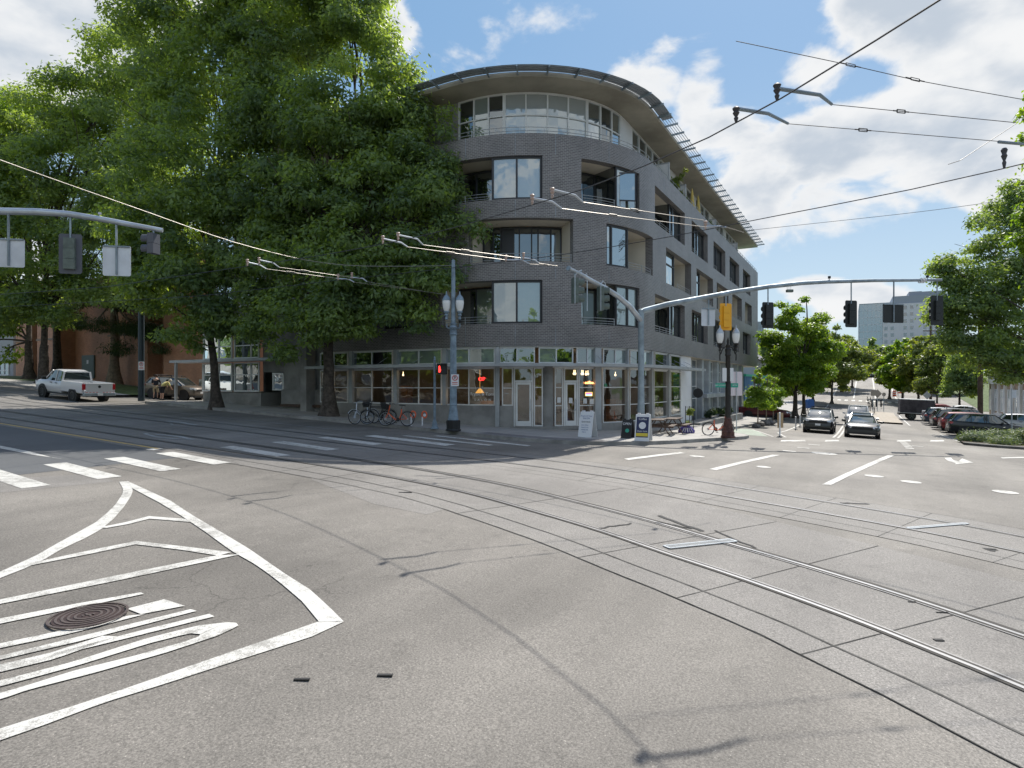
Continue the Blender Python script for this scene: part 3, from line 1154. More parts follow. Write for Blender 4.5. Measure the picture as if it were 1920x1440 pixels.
# tar repairs and scraps on the road
for k, (px, py, w, h) in enumerate(((566, 1276, .14, .03), (722, 1268, .14, .035), (1710, 1130, .10, .02), (1767, 1150, .15, .02), (1760, 1202, .1, .05), (760, 924, .3, .06))):
    s, t = GP(px, py)
    m = MB()
    m.box(-w / 2, w / 2, -h / 2, h / 2, 0, .012)
    o = m.build('road_scrap', JOINT)
    o.location = on_ground(s, t, .006)
    tag(o, ['small black bolt-like scrap on asphalt near the white box corner', 'small black scrap on bare asphalt in the foreground, right of the box', 'short black scrap between the near rails', 'thin black sliver lying between the near rails, lower', 'black pellet of debris between the near rails', 'dark scrap beside the near rail by the shadow edge'][k], 'debris', 'scraps lying on the road')
m = MB()
for x0, y0, x1, y1, w in ((1235, 968, 1320, 998, .09), (1250, 983, 1300, 993, .05), (1575, 944, 1630, 946, .12), (1122, 992, 1185, 983, .05), (1340, 996, 1420, 1030, .05), (1855, 1030, 1865, 1034, .2)):
    a, b = Vector(GP(x0, y0)), Vector(GP(x1, y1))
    P = [a.lerp(b, k / 6) + Vector((random.Random(k).uniform(-.03, .03), random.Random(k + 50).uniform(-.03, .03))) for k in range(7)]
    strip_mb(m, P, w, .0155)
tag(m.build('tar_patch', JOINT), kind='structure')

# ------------------------------------------------------------------ the corner building
S0, T0, RAD, SC_, TC_ = 25.3, 10.2, 7.9, 33.2, 18.1
ARC = RAD * math.pi / 2
A_END = ARC + (72.0 - SC_)
A_WING = -(27.2 - TC_)


def WP(a, off=0.0):
    """point at arc length a along the facade, off metres outward: s, t"""
    if a < 0:
        return S0 - off, TC_ - a
    if a > ARC:
        return SC_ + (a - ARC), T0 - off
    th = a / RAD
    r = RAD + off
    return SC_ - r * math.cos(th), TC_ - r * math.sin(th)


def W3(a, off, z):
    return (*xy(*WP(a, off)), z)


def APX(px, off=0.0):
    lo, hi = -22.0, A_END + 30
    for _ in range(40):
        m_ = (lo + hi) / 2
        x, y = xy(*WP(m_, off))
        if CX + FOC * x / y < px:
            lo = m_
        else:
            hi = m_
    return (lo + hi) / 2


def steps(a0, a1, st_=.55):
    L = {round(a0, 4), round(a1, 4)}
    b0, b1 = max(0, a0), min(ARC, a1)
    if b1 > b0:
        n = max(1, int((b1 - b0) / st_))
        for k in range(n + 1):
            L.add(round(b0 + (b1 - b0) * k / n, 4))
    out = sorted(L)
    return [a for i, a in enumerate(out) if i == 0 or a - out[i - 1] > 1e-3]


def abox(mb, a0, a1, o0, o1, z0, z1, mat=0):
    """solid following the curve, between offsets o0 < o1"""
    rings = [[W3(a, o0, z0), W3(a, o1, z0), W3(a, o1, z1), W3(a, o0, z1)] for a in steps(a0, a1)]
    return mb.loft(rings, mat)


def asheet(mb, a0, a1, off, z0, z1, mat=0, uvmul=1):
    A = steps(a0, a1)
    for p, q in zip(A, A[1:]):
        mb.quad(W3(p, off, z0), W3(q, off, z0), W3(q, off, z1), W3(p, off, z1), mat, [(p, z0), (q, z0), (q, z1), (p, z1)])
    return mb


BLD = thing('apartment_building', 'dark brick rounded corner apartment building with cafe below and sweeping concrete roof', 'building', (*xy(30, 15), 0))

ZB, ZT = 3.85, 14.24
ROWS = [(4.96, 7.08), (8.0, 10.12), (11.04, 13.16)]


def P2(*px):
    return [APX(p) for p in px]


# openings: list of (kind, a0, a1) runs per opening; W window, R balcony recess
def opening_rows():
    r24 = [[('R', 826, 921), ('W', 921, 1017)], [('R', 1090, 1157), ('W', 1157, 1199)], [('R', 1228, 1264), ('W', 1264, 1284)],
           [('R', 1297, 1310), ('W', 1310, 1327)], [('R', 1338, 1347), ('W', 1347, 1360)], [('R', 1368, 1375), ('W', 1375, 1386)], [('R', 1393, 1399), ('W', 1399, 1407)]]
    r3 = [[('R', 879, 1075)], [('W', 1137, 1181), ('R', 1181, 1224)], [('W', 1249, 1273), ('R', 1273, 1296)], [('W', 1306, 1320), ('R', 1320, 1337)],
          [('W', 1344, 1353), ('R', 1353, 1366)], [('W', 1373, 1379), ('R', 1379, 1391)], [('W', 1397, 1402), ('R', 1402, 1409.5)]]
    out = []
    for row, lst in ((0, r24), (1, r3), (2, r24)):
        for run in lst:
            out.append((row, [(k, APX(x0), min(APX(x1), A_END)) for k, x0, x1 in run]))
    for row in (0, 1, 2):
        out.append((row, [('W', APX(720), APX(768))]))
    return out


OPN = opening_rows()

# brick skin with true openings and reveals
br = MB()
zl = sorted({ZB, ZT} | {z for r in ROWS for z in r})
al = set(steps(A_WING, A_END, .5))
for row, runs in OPN:
    al |= {round(runs[0][1], 4), round(runs[-1][2], 4)}
al = sorted(al)
holes = [(runs[0][1], runs[-1][2], *ROWS[row]) for row, runs in OPN]
for p, q in zip(al, al[1:]):
    if q - p < 1e-3:
        continue
    for z0, z1 in zip(zl, zl[1:]):
        am, zm = (p + q) / 2, (z0 + z1) / 2
        if any(h[0] < am < h[1] and h[2] < zm < h[3] for h in holes):
            continue
        br.quad(W3(p, 0, z0), W3(q, 0, z0), W3(q, 0, z1), W3(p, 0, z1), 0, [(p, z0), (q, z0), (q, z1), (p, z1)])
DJ = .42
for a0, a1, z0, z1 in holes:
    for a in (a0, a1):
        if a > A_END - .05:
            continue
        br.quad(W3(a, 0, z0), W3(a, -DJ, z0), W3(a, -DJ, z1), W3(a, 0, z1), 0, [(0, z0), (DJ, z0), (DJ, z1), (0, z1)])
    for z in (z0, z1):
        A = steps(a0, a1)
        for p, q in zip(A, A[1:]):
            br.quad(W3(p, 0, z), W3(q, 0, z), W3(q, -DJ, z), W3(p, -DJ, z), 0, [(p, 0), (q, 0), (q, DJ), (p, DJ)])
# end wall, parapet top and inner face, underside
E0, E1 = WP(A_END, 0), (72.0, 36.0)
for z0, z1 in ((ZB, 8.0), (10.12, ZT)):
    br.quad((*xy(*E0), z0), (*xy(*E1), z0), (*xy(*E1), z1), (*xy(*E0), z1), 0, [(0, z0), (26, z0), (26, z1), (0, z1)])
br.quad((*xy(72, T0 + 2.2), 8.0), (*xy(*E1), 8.0), (*xy(*E1), 10.12), (*xy(72, T0 + 2.2), 10.12), 0, [(2, 8), (26, 8), (26, 10.12), (2, 10.12)])
A = steps(A_WING, A_END)
for p, q in zip(A, A[1:]):
    br.quad(W3(p, 0, ZT), W3(q, 0, ZT), W3(q, -.3, ZT), W3(p, -.3, ZT), 0, [(p, 0), (q, 0), (q, .3), (p, .3)])
    br.quad(W3(p, -.3, ZT), W3(q, -.3, ZT), W3(q, -.3, 13.3), W3(p, -.3, 13.3), 0, [(p, 14), (q, 14), (q, 13), (p, 13)])
br.build('brick_wall', BRICK, BLD, world=True)
# control joints in the brick
for px in (873, 966, 1042, 1142, 1245):
    a = APX(px)
    for z0, z1 in ((ZB, 4.9), (7.1, 7.95), (10.15, 11.0), (13.2, ZT)):
        m = MB()
        abox(m, a - .008, a + .008, -.01, .006, z0 + .02, z1 - .02)
        m.build('control_joint', GALV, BLD, world=True)


def frame_panel(parent, name, a0, a1, off, z0, z1, fm, gm, muls=(), bars=(), fw=.07, fd=.09, label=None, panename='pane', gm2=None):
    """framed glazing following the curve; muls: arc positions, bars: heights"""
    m_ = MB()
    abox(m_, a0, a1, off - fd, off, z0, z0 + fw)
    abox(m_, a0, a1, off - fd, off, z1 - fw, z1)
    for a in [a0 + fw / 2, a1 - fw / 2] + list(muls):
        abox(m_, a - fw / 2, a + fw / 2, off - fd + .002, off + .003, z0 + fw, z1 - fw)
    for z in bars:
        abox(m_, a0 + fw, a1 - fw, off - fd + .004, off - .006, z - fw * .35, z + fw * .35)
    fo = m_.build(name, fm, parent, world=True)
    if label:
        fo['label'] = label
    edges = [a0 + fw] + sorted(muls) + [a1 - fw]
    rnd = random.Random(int(abs(a0 * 97 + z0 * 13)))
    for k, (p, q) in enumerate(zip(edges, edges[1:])):
        g_ = MB()
        asheet(g_, p, q, off - fd * .55, z0 + fw * .5, z1 - fw * .5)
        mm = gm if not isinstance(gm, (list, tuple)) else gm[k % len(gm)]
        po = g_.build(panename, mm)
        po.parent = fo
    return fo


def rail_part(parent, a0, a1, off, z, n=None, hs=(.12, .26, .40)):
    m_ = MB()
    A_ = steps(a0, a1)
    for h in hs:
        m_.tube([W3(a, off, z + h) for a in A_], .014, 5)
    n = n or max(2, int((a1 - a0) / 1.2) + 1)
    for k in range(n):
        a = a0 + (a1 - a0) * (k + .02) / (n - 1 + .04)
        m_.beam(W3(a, off, z), W3(a, off, z + hs[-1] + .01), .025)
    return m_.build('railing', ALUD, parent, world=True)


rnd = random.Random(4)
for row, runs in OPN:
    z0, z1 = ROWS[row]
    left_jamb, right_jamb = runs[0][1], runs[-1][2]
    right_side = left_jamb > ARC - 1
    woff = -.30 if right_side else -.10
    for k, a0, a1 in runs:
        wdt = a1 - a0
        if k == 'W':
            cur = a0 < ARC
            if row == 0:
                gm = [GL_B, GL_B] if left_jamb < ARC else [GL_S, GL_D]
            elif row == 1:
                gm = [GL_S, GL_S]
            else:
                gm = [GL_V, GL_V] if left_jamb < ARC - 3 else [GL_S, GL_D]
            mu = [a0 + wdt * (.5 if cur and row != 1 else .28)] if wdt > .8 else []
            if cur and row == 1:
                mu = [a0 + wdt * .25]
            frame_panel(BLD, 'window', a0 + (.02 if a0 == left_jamb else 0), a1 - .02, woff, z0 + .01, z1 - .01, DARKF, gm, mu, [z1 - .75] if (row == 1 and right_side) else (), .09, .12)
            # side return of the window box towards the balcony
            sm = MB()
            inner = a0 if a0 != left_jamb else a1
            if len(runs) > 1:
                sm.quad(W3(inner, woff - .12, z0), W3(inner, -1.9, z0), W3(inner, -1.9, z1), W3(inner, woff - .12, z1))
                so_ = sm.build('bay_side', GL_D if row != 1 else GL_S, BLD, world=True)
        else:
            D_ = 1.9
            r_ = MB()
            A_ = steps(a0, a1)
            for p, q in zip(A_, A_[1:]):
                r_.quad(W3(p, -DJ, z1 - .004), W3(q, -DJ, z1 - .004), W3(q, -D_, z1 - .004), W3(p, -D_, z1 - .004))
                r_.quad(W3(p, -DJ, z0 + .004), W3(q, -DJ, z0 + .004), W3(q, -D_, z0 + .004), W3(p, -D_, z0 + .004))
            if a0 == left_jamb:
                r_.quad(W3(a0, -DJ, z0), W3(a0, -D_, z0), W3(a0, -D_, z1), W3(a0, -DJ, z1))
            if a1 == right_jamb:
                r_.quad(W3(a1 - .01, -DJ, z0), W3(a1 - .01, -D_, z0), W3(a1 - .01, -D_, z1), W3(a1 - .01, -DJ, z1))
            bo = r_.build('balcony', CREAM, BLD, world=True)
            if wdt > 5:
                mu = [a0 + wdt * x for x in (.14, .24, .40, .47, .62, .70, .86)]
                gms = [GL_D, GL_D, DARKF, GL_D, GL_D, GL_D, GL_D, GL_S]
            else:
                mu = [a0 + wdt * .42] if wdt > 1.0 else []
                gms = [GL_D, GL_B if row == 0 else GL_D]
            frame_panel(bo, 'balcony_door', a0 + .01, a1 - .01, -D_ + .3, z0 + .01, z1 - .06, DARKF, gms, mu, (), .09, .1)
            rail_part(bo, a0 + .03, a1 - .05, -.12, z0, hs=(.10, .22, .36) if row != 1 or wdt < 5 else (.1, .24, .40))
# open casement on the upper balcony window
a_ = APX(1163)
m = MB()
q = [Vector(W3(a_, -.3, 11.5)), Vector(W3(a_ + .75, .35, 11.45)), Vector(W3(a_ + .75, .35, 12.9)), Vector(W3(a_, -.3, 12.9))]
for i in range(4):
    m.beam(q[i], q[(i + 1) % 4], .06)
co = m.build('open_casement', DARKF, BLD, world=True)
m = MB()
m.quad(*q)
p_ = m.build('pane', GL_S)
p_.parent = co

# ---- top floor glazing, terrace, roof
TOFF = -1.55
m = MB()
A = steps(A_WING, A_END)
for p, q in zip(A, A[1:]):
    m.quad(W3(p, -.31, 13.55), W3(q, -.31, 13.55), W3(q, -4, 13.55), W3(p, -4, 13.55))
m.build('terrace_floor', CONC, BLD, world=True)
ZG0, ZG1 = 13.56, 16.98
g0, g1, g2, g3 = APX(859, TOFF), APX(1164, TOFF), APX(1185, TOFF), APX(1247, TOFF)
m = MB()
asheet(m, A_WING, g0, TOFF, ZG0, ZG1)
m.build('top_wall', CONC, BLD, world=True)
for u0, u1 in ((g1, g2), (g3, g3 + 2.5)):
    m = MB()
    asheet(m, u0, u1, TOFF, ZG0, ZG1)
    m.build('top_wall', WHITEP, BLD, world=True)


def top_glazing(a0, a1, pitch, gms):
    n = max(1, round((a1 - a0) / pitch))
    mu = [a0 + (a1 - a0) * k / n for k in range(1, n)]
    return frame_panel(BLD, 'top_window', a0, a1, TOFF, ZG0, ZG1, ALU, gms, mu, [ZG0 + 2.25], .09, .12)


top_glazing(g0, APX(945, TOFF), 1.05, [GL_D, GL_B, GL_D])
top_glazing(APX(945, TOFF) + .01, APX(1101, TOFF), 1.35, [GL_V])
top_glazing(APX(1101, TOFF) + .01, g1, 1.3, [GL_S, GL_D, GL_S])
top_glazing(g2, g3, 1.5, [GL_S, GL_D])
a = g3 + 2.5
while a + 5.5 < A_END:
    top_glazing(a, a + 5.0, 1.6, [GL_D, GL_S])
    m = MB()
    asheet(m, a + 5.0, a + 6.2, TOFF, ZG0, ZG1)
    m.build('top_wall', WHITEP, BLD, world=True)
    a += 6.2
# white privacy screens between terraces
for px, zt in ((1256, 15.5), (1287, 15.3), (1343, 15.2), (1383, 15.2)):
    a = APX(px, -.1)
    f = MB()
    c = [Vector(W3(a, -.15, 13.6)), Vector(W3(a, TOFF, 13.6)), Vector(W3(a, TOFF, zt)), Vector(W3(a, -.15, zt))]
    for i in range(4):
        f.beam(c[i], c[(i + 1) % 4], .07)
    fo = f.build('privacy_screen', ALUD, BLD, world=True)
    f = MB()
    f.quad(*c)
    p_ = f.build('screen_panel', WHITEP)
    p_.parent = fo
# terrace rail
m = MB()
A = steps(APX(842), A_END - .1, .8)
for h in (.18, .36):
    m.tube([W3(a, -.16, ZT + h) for a in A], .018, 5)
a = A[0]
while a < A_END:
    m.beam(W3(a, -.16, ZT), W3(a, -.16, ZT + .38), .03)
    a += 1.25
m.build('terrace_rail', ALUD, BLD, world=True)


def roof_poly(off, z, a_l=-14.5):
    P_ = [W3(a, off, z) for a in steps(a_l, A_END - .2, .6)]
    P_ += [(*xy(71.8, 34), z), (*xy(27.5, 34), z)]
    return P_


rp = MB()
rp.prism(roof_poly(0.02, 17.0), (0, 0, .22))
rf = rp.build('roof', SOFFIT, BLD, world=True)
m = MB()
for k, o in enumerate((.12, .26, .40, .54, .68)):
    A = steps(-14.5, A_END - .2, .7)
    m.tube([W3(a, o, 17.16 + k * .012) for a in A], .018, 4)
lv = m.build('louver_blades', GALV)
lv.parent = rf
a = -13.5
k = 0
while a < A_END - .3:
    m = MB()
    m.beam(W3(a, -.02, 17.10), W3(a, .80, 17.14), .07, .10)
    o = m.build('louver_bracket', GALV)
    o.parent = rf
    a += 1.42
m = MB()
A = steps(-14.5, ARC * 1.15, .7)
for p, q in zip(A, A[1:]):
    m.quad(W3(p, .1, 17.21), W3(q, .1, 17.21), W3(q, .70, 17.24), W3(p, .70, 17.24))
mesh_m = mat('expanded_metal', (.42, .45, .50), .6, .3)
o = m.build('louver_mesh', mesh_m)
o.parent = rf
# inner slabs that close the volume
m = MB()
for z in (3.86, 7.5, 10.6, 13.5):
    m.prism([W3(a, -2.3, z) for a in steps(A_WING, A_END - .3, 1.0)] + [(*xy(71, 34), z), (*xy(28, 34), z)], (0, 0, .02))
m.prism([(*xy(71.9, 35.8), -2), (*xy(28, 35.8), -2), (*xy(28, 35.6), -2), (*xy(71.9, 35.6), -2)], (0, 0, 19))
m.build('floor_slabs', CONC, BLD, world=True)

# ---- shop front
SO = -.18
ZC0, ZC1 = 2.86, 2.99


def shop(px0, px1, z0, z1, bars=(), muls=(), gm=None, off=SO, fm=ALU, name='shop_window', fw=.06):
    a0, a1 = APX(px0, off), APX(px1, off)
    return frame_panel(BLD, name, a0, a1, off, z0, z1, fm, gm or GL_C, [a0 + (a1 - a0) * x for x in muls], bars, fw, .08)


for x0, x1 in ((600, 652), (659, 736), (743, 828), (835, 928)):
    shop(x0, x1, .93, 2.80, [1.80], [.5])
    shop(x0, x1, 3.02, 3.80, [], [.5], GL_B if x0 > 740 else GL_D)
shop(941, 962, .93, 2.80, [1.80])
shop(936, 1003, 3.02, 3.80, [], [.5], [GL_D, GL_D])
shop(1010, 1075, 3.02, 3.80, [], [.5], [GL_B, GL_D])
for x0, x1 in ((1081, 1125), (1131, 1178), (1182, 1224), (1228, 1256), (1258, 1277)):
    shop(x0, x1, 3.02, 3.80, [], [.45] if x1 - x0 > 30 else [], [GL_D, GL_B])
for x0, x1 in ((1130, 1178), (1181, 1224), (1227, 1256), (1258, 1277)):
    shop(x0, x1, .02, 2.80, [.93, 1.83], [.45] if x0 == 1181 else [])
shop(1001, 1018, -.08, 2.80, [.93, 1.83])
shop(1040, 1056, -.08, 2.80, [.93, 1.83])
shop(1085, 1117, -.08, 2.80, [.93, 1.83])


def door(px0, px1, z0, z1, off=SO, label=None):
    a0, a1 = APX(px0, off), APX(px1, off)
    fr = MB()
    abox(fr, a0, a0 + .07, off - .08, off + .01, z0, z1)
    abox(fr, a1 - .07, a1, off - .08, off + .01, z0, z1)
    abox(fr, a0 + .07, a1 - .07, off - .08, off + .01, z1 - .07, z1)
    abox(fr, a0 + .07, a1 - .07, off - .08, off + .01, 2.10, 2.18)
    # leaf: wide stiles
    abox(fr, a0 + .09, a0 + .20, off - .06, off - .01, z0 + .01, 2.09)
    abox(fr, a1 - .20, a1 - .09, off - .06, off - .01, z0 + .01, 2.09)
    abox(fr, a0 + .20, a1 - .20, off - .06, off - .01, z0 + .01, z0 + .26)
    abox(fr, a0 + .20, a1 - .20, off - .06, off - .01, 1.97, 2.09)
    d = fr.build('shop_door', ALU, BLD, world=True)
    if label:
        d['label'] = label
    for z_0, z_1, i in ((z0 + .26, 1.97, .20), (2.18, z1 - .07, .07)):
        p_ = MB()
        asheet(p_, a0 + i, a1 - i, off - .035, z_0, z_1)
        o_ = p_.build('pane', GL_C)
        o_.parent = d
    h = MB()
    h.tube([W3(a1 - .15, off, 1.25), W3(a1 - .15, off + .07, 1.2), W3(a1 - .15, off + .07, .75), W3(a1 - .15, off, .7)], .014, 6)
    o_ = h.build('handle', GALVL)
    o_.parent = d
    return d


door(963, 1000, -.08, 2.80, label='white framed glass salon door')
door(1057, 1084, -.08, 2.80, label='white framed glass cafe door with a round decal')
# aluminium piers between the windows, concrete stem wall and columns
for x0, x1, zb in ((652, 659, .93), (736, 743, .93), (828, 835, .93), (928, 936, -.1), (1117, 1129, -.3), (1178, 1181, 0), (1224, 1227, 0), (1256, 1258, 0)):
    m = MB()
    abox(m, APX(x0, 0) + .005, APX(x1, 0) - .005, -.25, -.04, zb, 3.83)
    m.build('mullion_pier', ALUD, BLD, world=True)
m = MB()
for z0, z1, o1 in ((3.80, 3.845, -.10), (2.80, 3.02, -.12)):
    abox(m, APX(600), APX(1277), -.3, o1, z0, z1)
m.build('fascia', ALU, BLD, world=True)
m = MB()
abox(m, APX(600), APX(928), -.5, -.06, -.4, .93)
abox(m, APX(936), APX(962), -.5, -.08, -.6, .93)
abox(m, APX(1117), APX(1277), -.5, -.06, -1.6, .02)
m.build('stem_wall', CONC, BLD, world=True)
for px, r in ((1029.5, .29),):
    m = MB()
    s, t = WP(APX(px), -.33)
    m.lathe([(r, -.6), (r, 2.86)], (*xy(s, t), 0), 20)
    m.build('concrete_column', CONC, BLD, world=True, smooth=True)
m = MB()
abox(m, APX(600), APX(1296), -.9, .9, -1.0, -.9)
abox(m, APX(958), APX(1120), -1.6, .0, -.25, -.085)
m.build('entry_step', CONC, BLD, world=True)
cp = MB()
abox(cp, APX(600), APX(1322, 1.1), -.1, 1.12, ZC0, ZC0 + .05)
abox(cp, APX(600), APX(1322, 1.1), 1.10, 1.16, ZC0 - .02, ZC1)
cn = cp.build('canopy', ALUD, BLD, world=True)
a = APX(610)
while a < APX(1320, 1.1):
    m = MB()
    m.beam(W3(a, -.05, ZC0 + .06), W3(a, 1.1, ZC0 + .06), .06, .08)
    m.tube([W3(a, 0, 3.45), W3(a, .9, ZC1)], .012, 5)
    o = m.build('canopy_bracket', ALUD)
    o.parent = cn
    a += 2.35
m = MB()
abox(m, APX(1277, SO) + .01, APX(1296, SO), SO - .1, SO, -.6, 3.83)
m.build('white_wall', WHITEP, BLD, world=True)
m = MB()
for z in (.93, 1.83):
    abox(m, APX(1277, SO) + .01, APX(1296, SO), SO - .05, SO + .012, z - .015, z + .015)
m.build('wall_trim', ALU, BLD, world=True)
# lobby side: tall glazing between columns under the overhang
LO = -.75
shop(1297, 1306, -1.15, 3.80, [.93, 1.83, 3.0], [], GL_D, LO)
lob = [1308, 1321, 1337, 1352, 1364, 1375, 1384, 1392]
for i, (x0, x1) in enumerate(zip(lob, lob[1:])):
    shop(x0 + 3, x1 - 1, 1.25, 3.80, [2.1, 3.0], [.5] if x1 - x0 > 12 else [], [GL_S, GL_D], LO)
    shop(x0 + 3, x1 - 1, -1.2, .95, [.0], [.5] if x1 - x0 > 12 else [], [GL_D, GL_S], LO)
    m = MB()
    abox(m, APX(x0, LO) - .1, APX(x0 + 3, LO) + .02, LO - .2, LO + .35, -1.6, 3.83)
    m.build('lobby_column', GALVL, BLD, world=True)
m = MB()
abox(m, APX(1308, LO), APX(1396, LO), LO - .2, -.05, .95, 1.25)
m.build('lobby_ledge', GALVL, BLD, world=True)
m = MB()
A = steps(APX(1277), A_END)
m.quad(W3(APX(1277), 0, ZB - .004), W3(A_END, 0, ZB - .004), W3(A_END, -6, ZB - .004), W3(APX(1277), -6, ZB - .004))
m.build('overhang_soffit', CREAM, BLD, world=True)
m = MB()
abox(m, APX(1312, .9), APX(1393, .9), -.3, .9, -1.9, -.55)
m.build('planter_wall', CONC, BLD, world=True)
# inside the shops: floor, back walls, warm panels
IN_W = mat('interior_wall', (.26, .21, .16), .8, var=.3, vs=.8)
WARMB = emit_mat('warm_bulb', (1.0, .75, .45), 2.5)
IN_F = mat('interior_floor', (.16, .13, .10), .5)
m = MB()
P_ = [W3(a, -.55, -.09) for a in steps(APX(600), APX(1277), .8)]
Q_ = [W3(a, -5.5, -.09) for a in steps(APX(600), APX(1277), .8)]
for i in range(len(P_) - 1):
    m.quad(P_[i], P_[i + 1], Q_[i + 1], Q_[i])
m.build('shop_floor', IN_F, BLD, world=True)
m = MB()
asheet(m, APX(600), APX(1277), -5.5, -.1, 3.8)
for px in (600, 1012, 1277):
    m.quad(W3(APX(px), -.5, -.1), W3(APX(px), -5.5, -.1), W3(APX(px), -5.5, 3.8), W3(APX(px), -.5, 3.8))
m.build('shop_back_wall', IN_W, BLD, world=True)
for px, w, z0, z1, o in ((676, 1.2, -.05, 1.9, -3.2), (775, 1.0, 0, 1.2, -2.6), (870, 1.6, 0, 1.1, -2.8), (1100, 1.3, 0, 1.1, -2.5), (1160, 2.2, -.05, 1.05, -2.2), (1240, 2.0, -.05, 1.1, -2.4), (715, 1.4, .0, .9, -1.8)):
    a = APX(px)
    m = MB()
    abox(m, a - w / 2, a + w / 2, o - .6, o, z0, z1)
    m.build('shop_counter', WOODW, BLD, world=True)
m = MB()
for px in (866,):
    a = APX(px)
    for zz, rr in ((0, .24),):
        x, y, _ = W3(a, -1.9, 0)
        m.lathe([(.01, 2.75), (.01, 1.78), (rr * .4, 1.72), (rr, 1.52), (rr * .9, 1.52)], (x, y, 0), 12)
m.build('pendant_lamps', emit_mat('warm_lamp', (1.0, .50, .12), .9), BLD, world=True)

# ---- concrete wing to the left, behind the street trees
WG = thing('concrete_wing', 'grey concrete apartment wing with white framed corner windows behind the street trees', 'building', (*xy(26, 33), 0))
m = MB()
SW = 25.9
wh = [(28.4, 29.7, -.1, 2.6)]


def sbox(mb, s0, s1, t0, t1, z0, z1, mat=0):
    P_ = [(*xy(s0, t0), z0), (*xy(s1, t0), z0), (*xy(s1, t1), z0), (*xy(s0, t1), z0), (*xy(s0, t0), z1), (*xy(s1, t0), z1), (*xy(s1, t1), z1), (*xy(s0, t1), z1)]
    return mb.hexa(P_, mat)


sbox(m, SW, 45, 27.2, 31.2, -.2, 14.0)
sbox(m, SW + .2, 45, 31.2, 33.4, 2.75, 12.6)
sbox(m, SW + 2.2, 45, 31.2, 33.4, -.2, 2.75)
sbox(m, SW + .9, 45, 33.4, 39.4, 6.6, 12.0)
sbox(m, SW + .3, 45, 33.4, 39.4, 6.2, 6.5)
sbox(m, SW + .3, 45, 33.4, 39.4, 9.3, 9.6)
sbox(m, SW + .3, 45, 33.4, 39.4, 12.3, 12.6)
sbox(m, SW + .05, 45, 33.4, 39.4, .1, 1.45)
sbox(m, SW + 5, 45, 33.4, 39.4, 1.45, 6.2)
m.build('concrete_wall', CONC, WG, world=True)
m = MB()
sbox(m, SW - .9, SW - .2, 28.2, 28.7, -.1, 13)
m.build('pier', CONC, WG, world=True)
m = MB()
sbox(m, SW - 1.0, SW + .2, 31.0, 41.6, 3.45, 3.62)
cnp = m.build('canopy', ALUD, WG, world=True)
m = MB()
sbox(m, SW - .8, SW - .65, 41.2, 41.35, .7, 3.45)
o = m.build('canopy_post', ALUD)
o.parent = cnp


def sframe(parent, name, fixed, c0, c1, z0, z1, axis, muls, bars, gm, fm=None, fw=.09):
    """framed window on a plane s=fixed (axis 't') or t=fixed (axis 's')"""
    def P_(c, z, o=0):
        return Vector((*xy(fixed + o, c), z)) if axis == 't' else Vector((*xy(c, fixed + o), z))
    m_ = MB()
    for z in (z0 + fw / 2, z1 - fw / 2):
        m_.beam(P_(c0, z), P_(c1, z), .1, fw)
    for c in [c0 + fw / 2, c1 - fw / 2] + list(muls):
        m_.beam(P_(c, z0 + fw, .003), P_(c, z1 - fw, .003), fw, .1)
    for z in bars:
        m_.beam(P_(c0 + fw, z, .005), P_(c1 - fw, z, .005), .06, fw * .7)
    fo_ = m_.build(name, fm or ALU, parent, world=True)
    q_ = MB()
    q_.quad(P_(c0, z0, .02), P_(c1, z0, .02), P_(c1, z1, .02), P_(c0, z1, .02))
    o_ = q_.build('pane', gm)
    o_.parent = fo_
    return fo_


sframe(WG, 'window', SW, 33.5, 36.0, 1.5, 3.40, 't', [34.3], [2.6], GL_S)
sframe(WG, 'window', SW, 36.2, 39.3, 1.5, 3.40, 't', [37.6, 38.4], [2.6], GL_S)
sframe(WG, 'window', SW, 33.5, 36.0, 3.65, 6.15, 't', [34.3], [4.5], GL_S)
sframe(WG, 'window', SW, 36.2, 39.3, 3.65, 6.15, 't', [37.6], [4.5], GL_S)
sframe(WG, 'window', 39.4, SW, SW + 3, 1.5, 3.40, 's', [SW + 1.5], [2.6], GL_S)
sframe(WG, 'window', SW + .15, 31.4, 32.4, 1.6, 2.7, 't', [], [], GL_S)
sframe(WG, 'lobby_door', SW + 2.1, 31.4, 32.3, .3, 2.2, 't', [], [], GL_D, ALUD)
sframe(WG, 'lobby_window', SW + 2.1, 32.3, 33.3, .6, 2.2, 't', [], [], mat('amber_lit_glass', (.22, .11, .03), .3), ALUD)
for z in (7.2, 10.2):
    sframe(WG, 'window', SW + .75, 34, 36.5, z, z + 1.9, 't', [35.2], [], GL_D)
    sframe(WG, 'window', SW + .75, 37, 39, z, z + 1.9, 't', [38], [], GL_S)
    sframe(WG, 'window', SW - .06, 29.2, 30.6, z, z + 1.6, 't', [], [z + .4, z + .8, z + 1.2], GL_S)
m = MB()
sbox(m, SW - .45, SW - .1, 27.4, 31.0, .62, .78)
m.build('wood_bench', WOOD, WG, world=True)
m = MB()
sbox(m, SW - .28, SW - .01, 27.3, 31.1, .1, 1.65)
m.build('low_wall', CONC, WG, world=True)

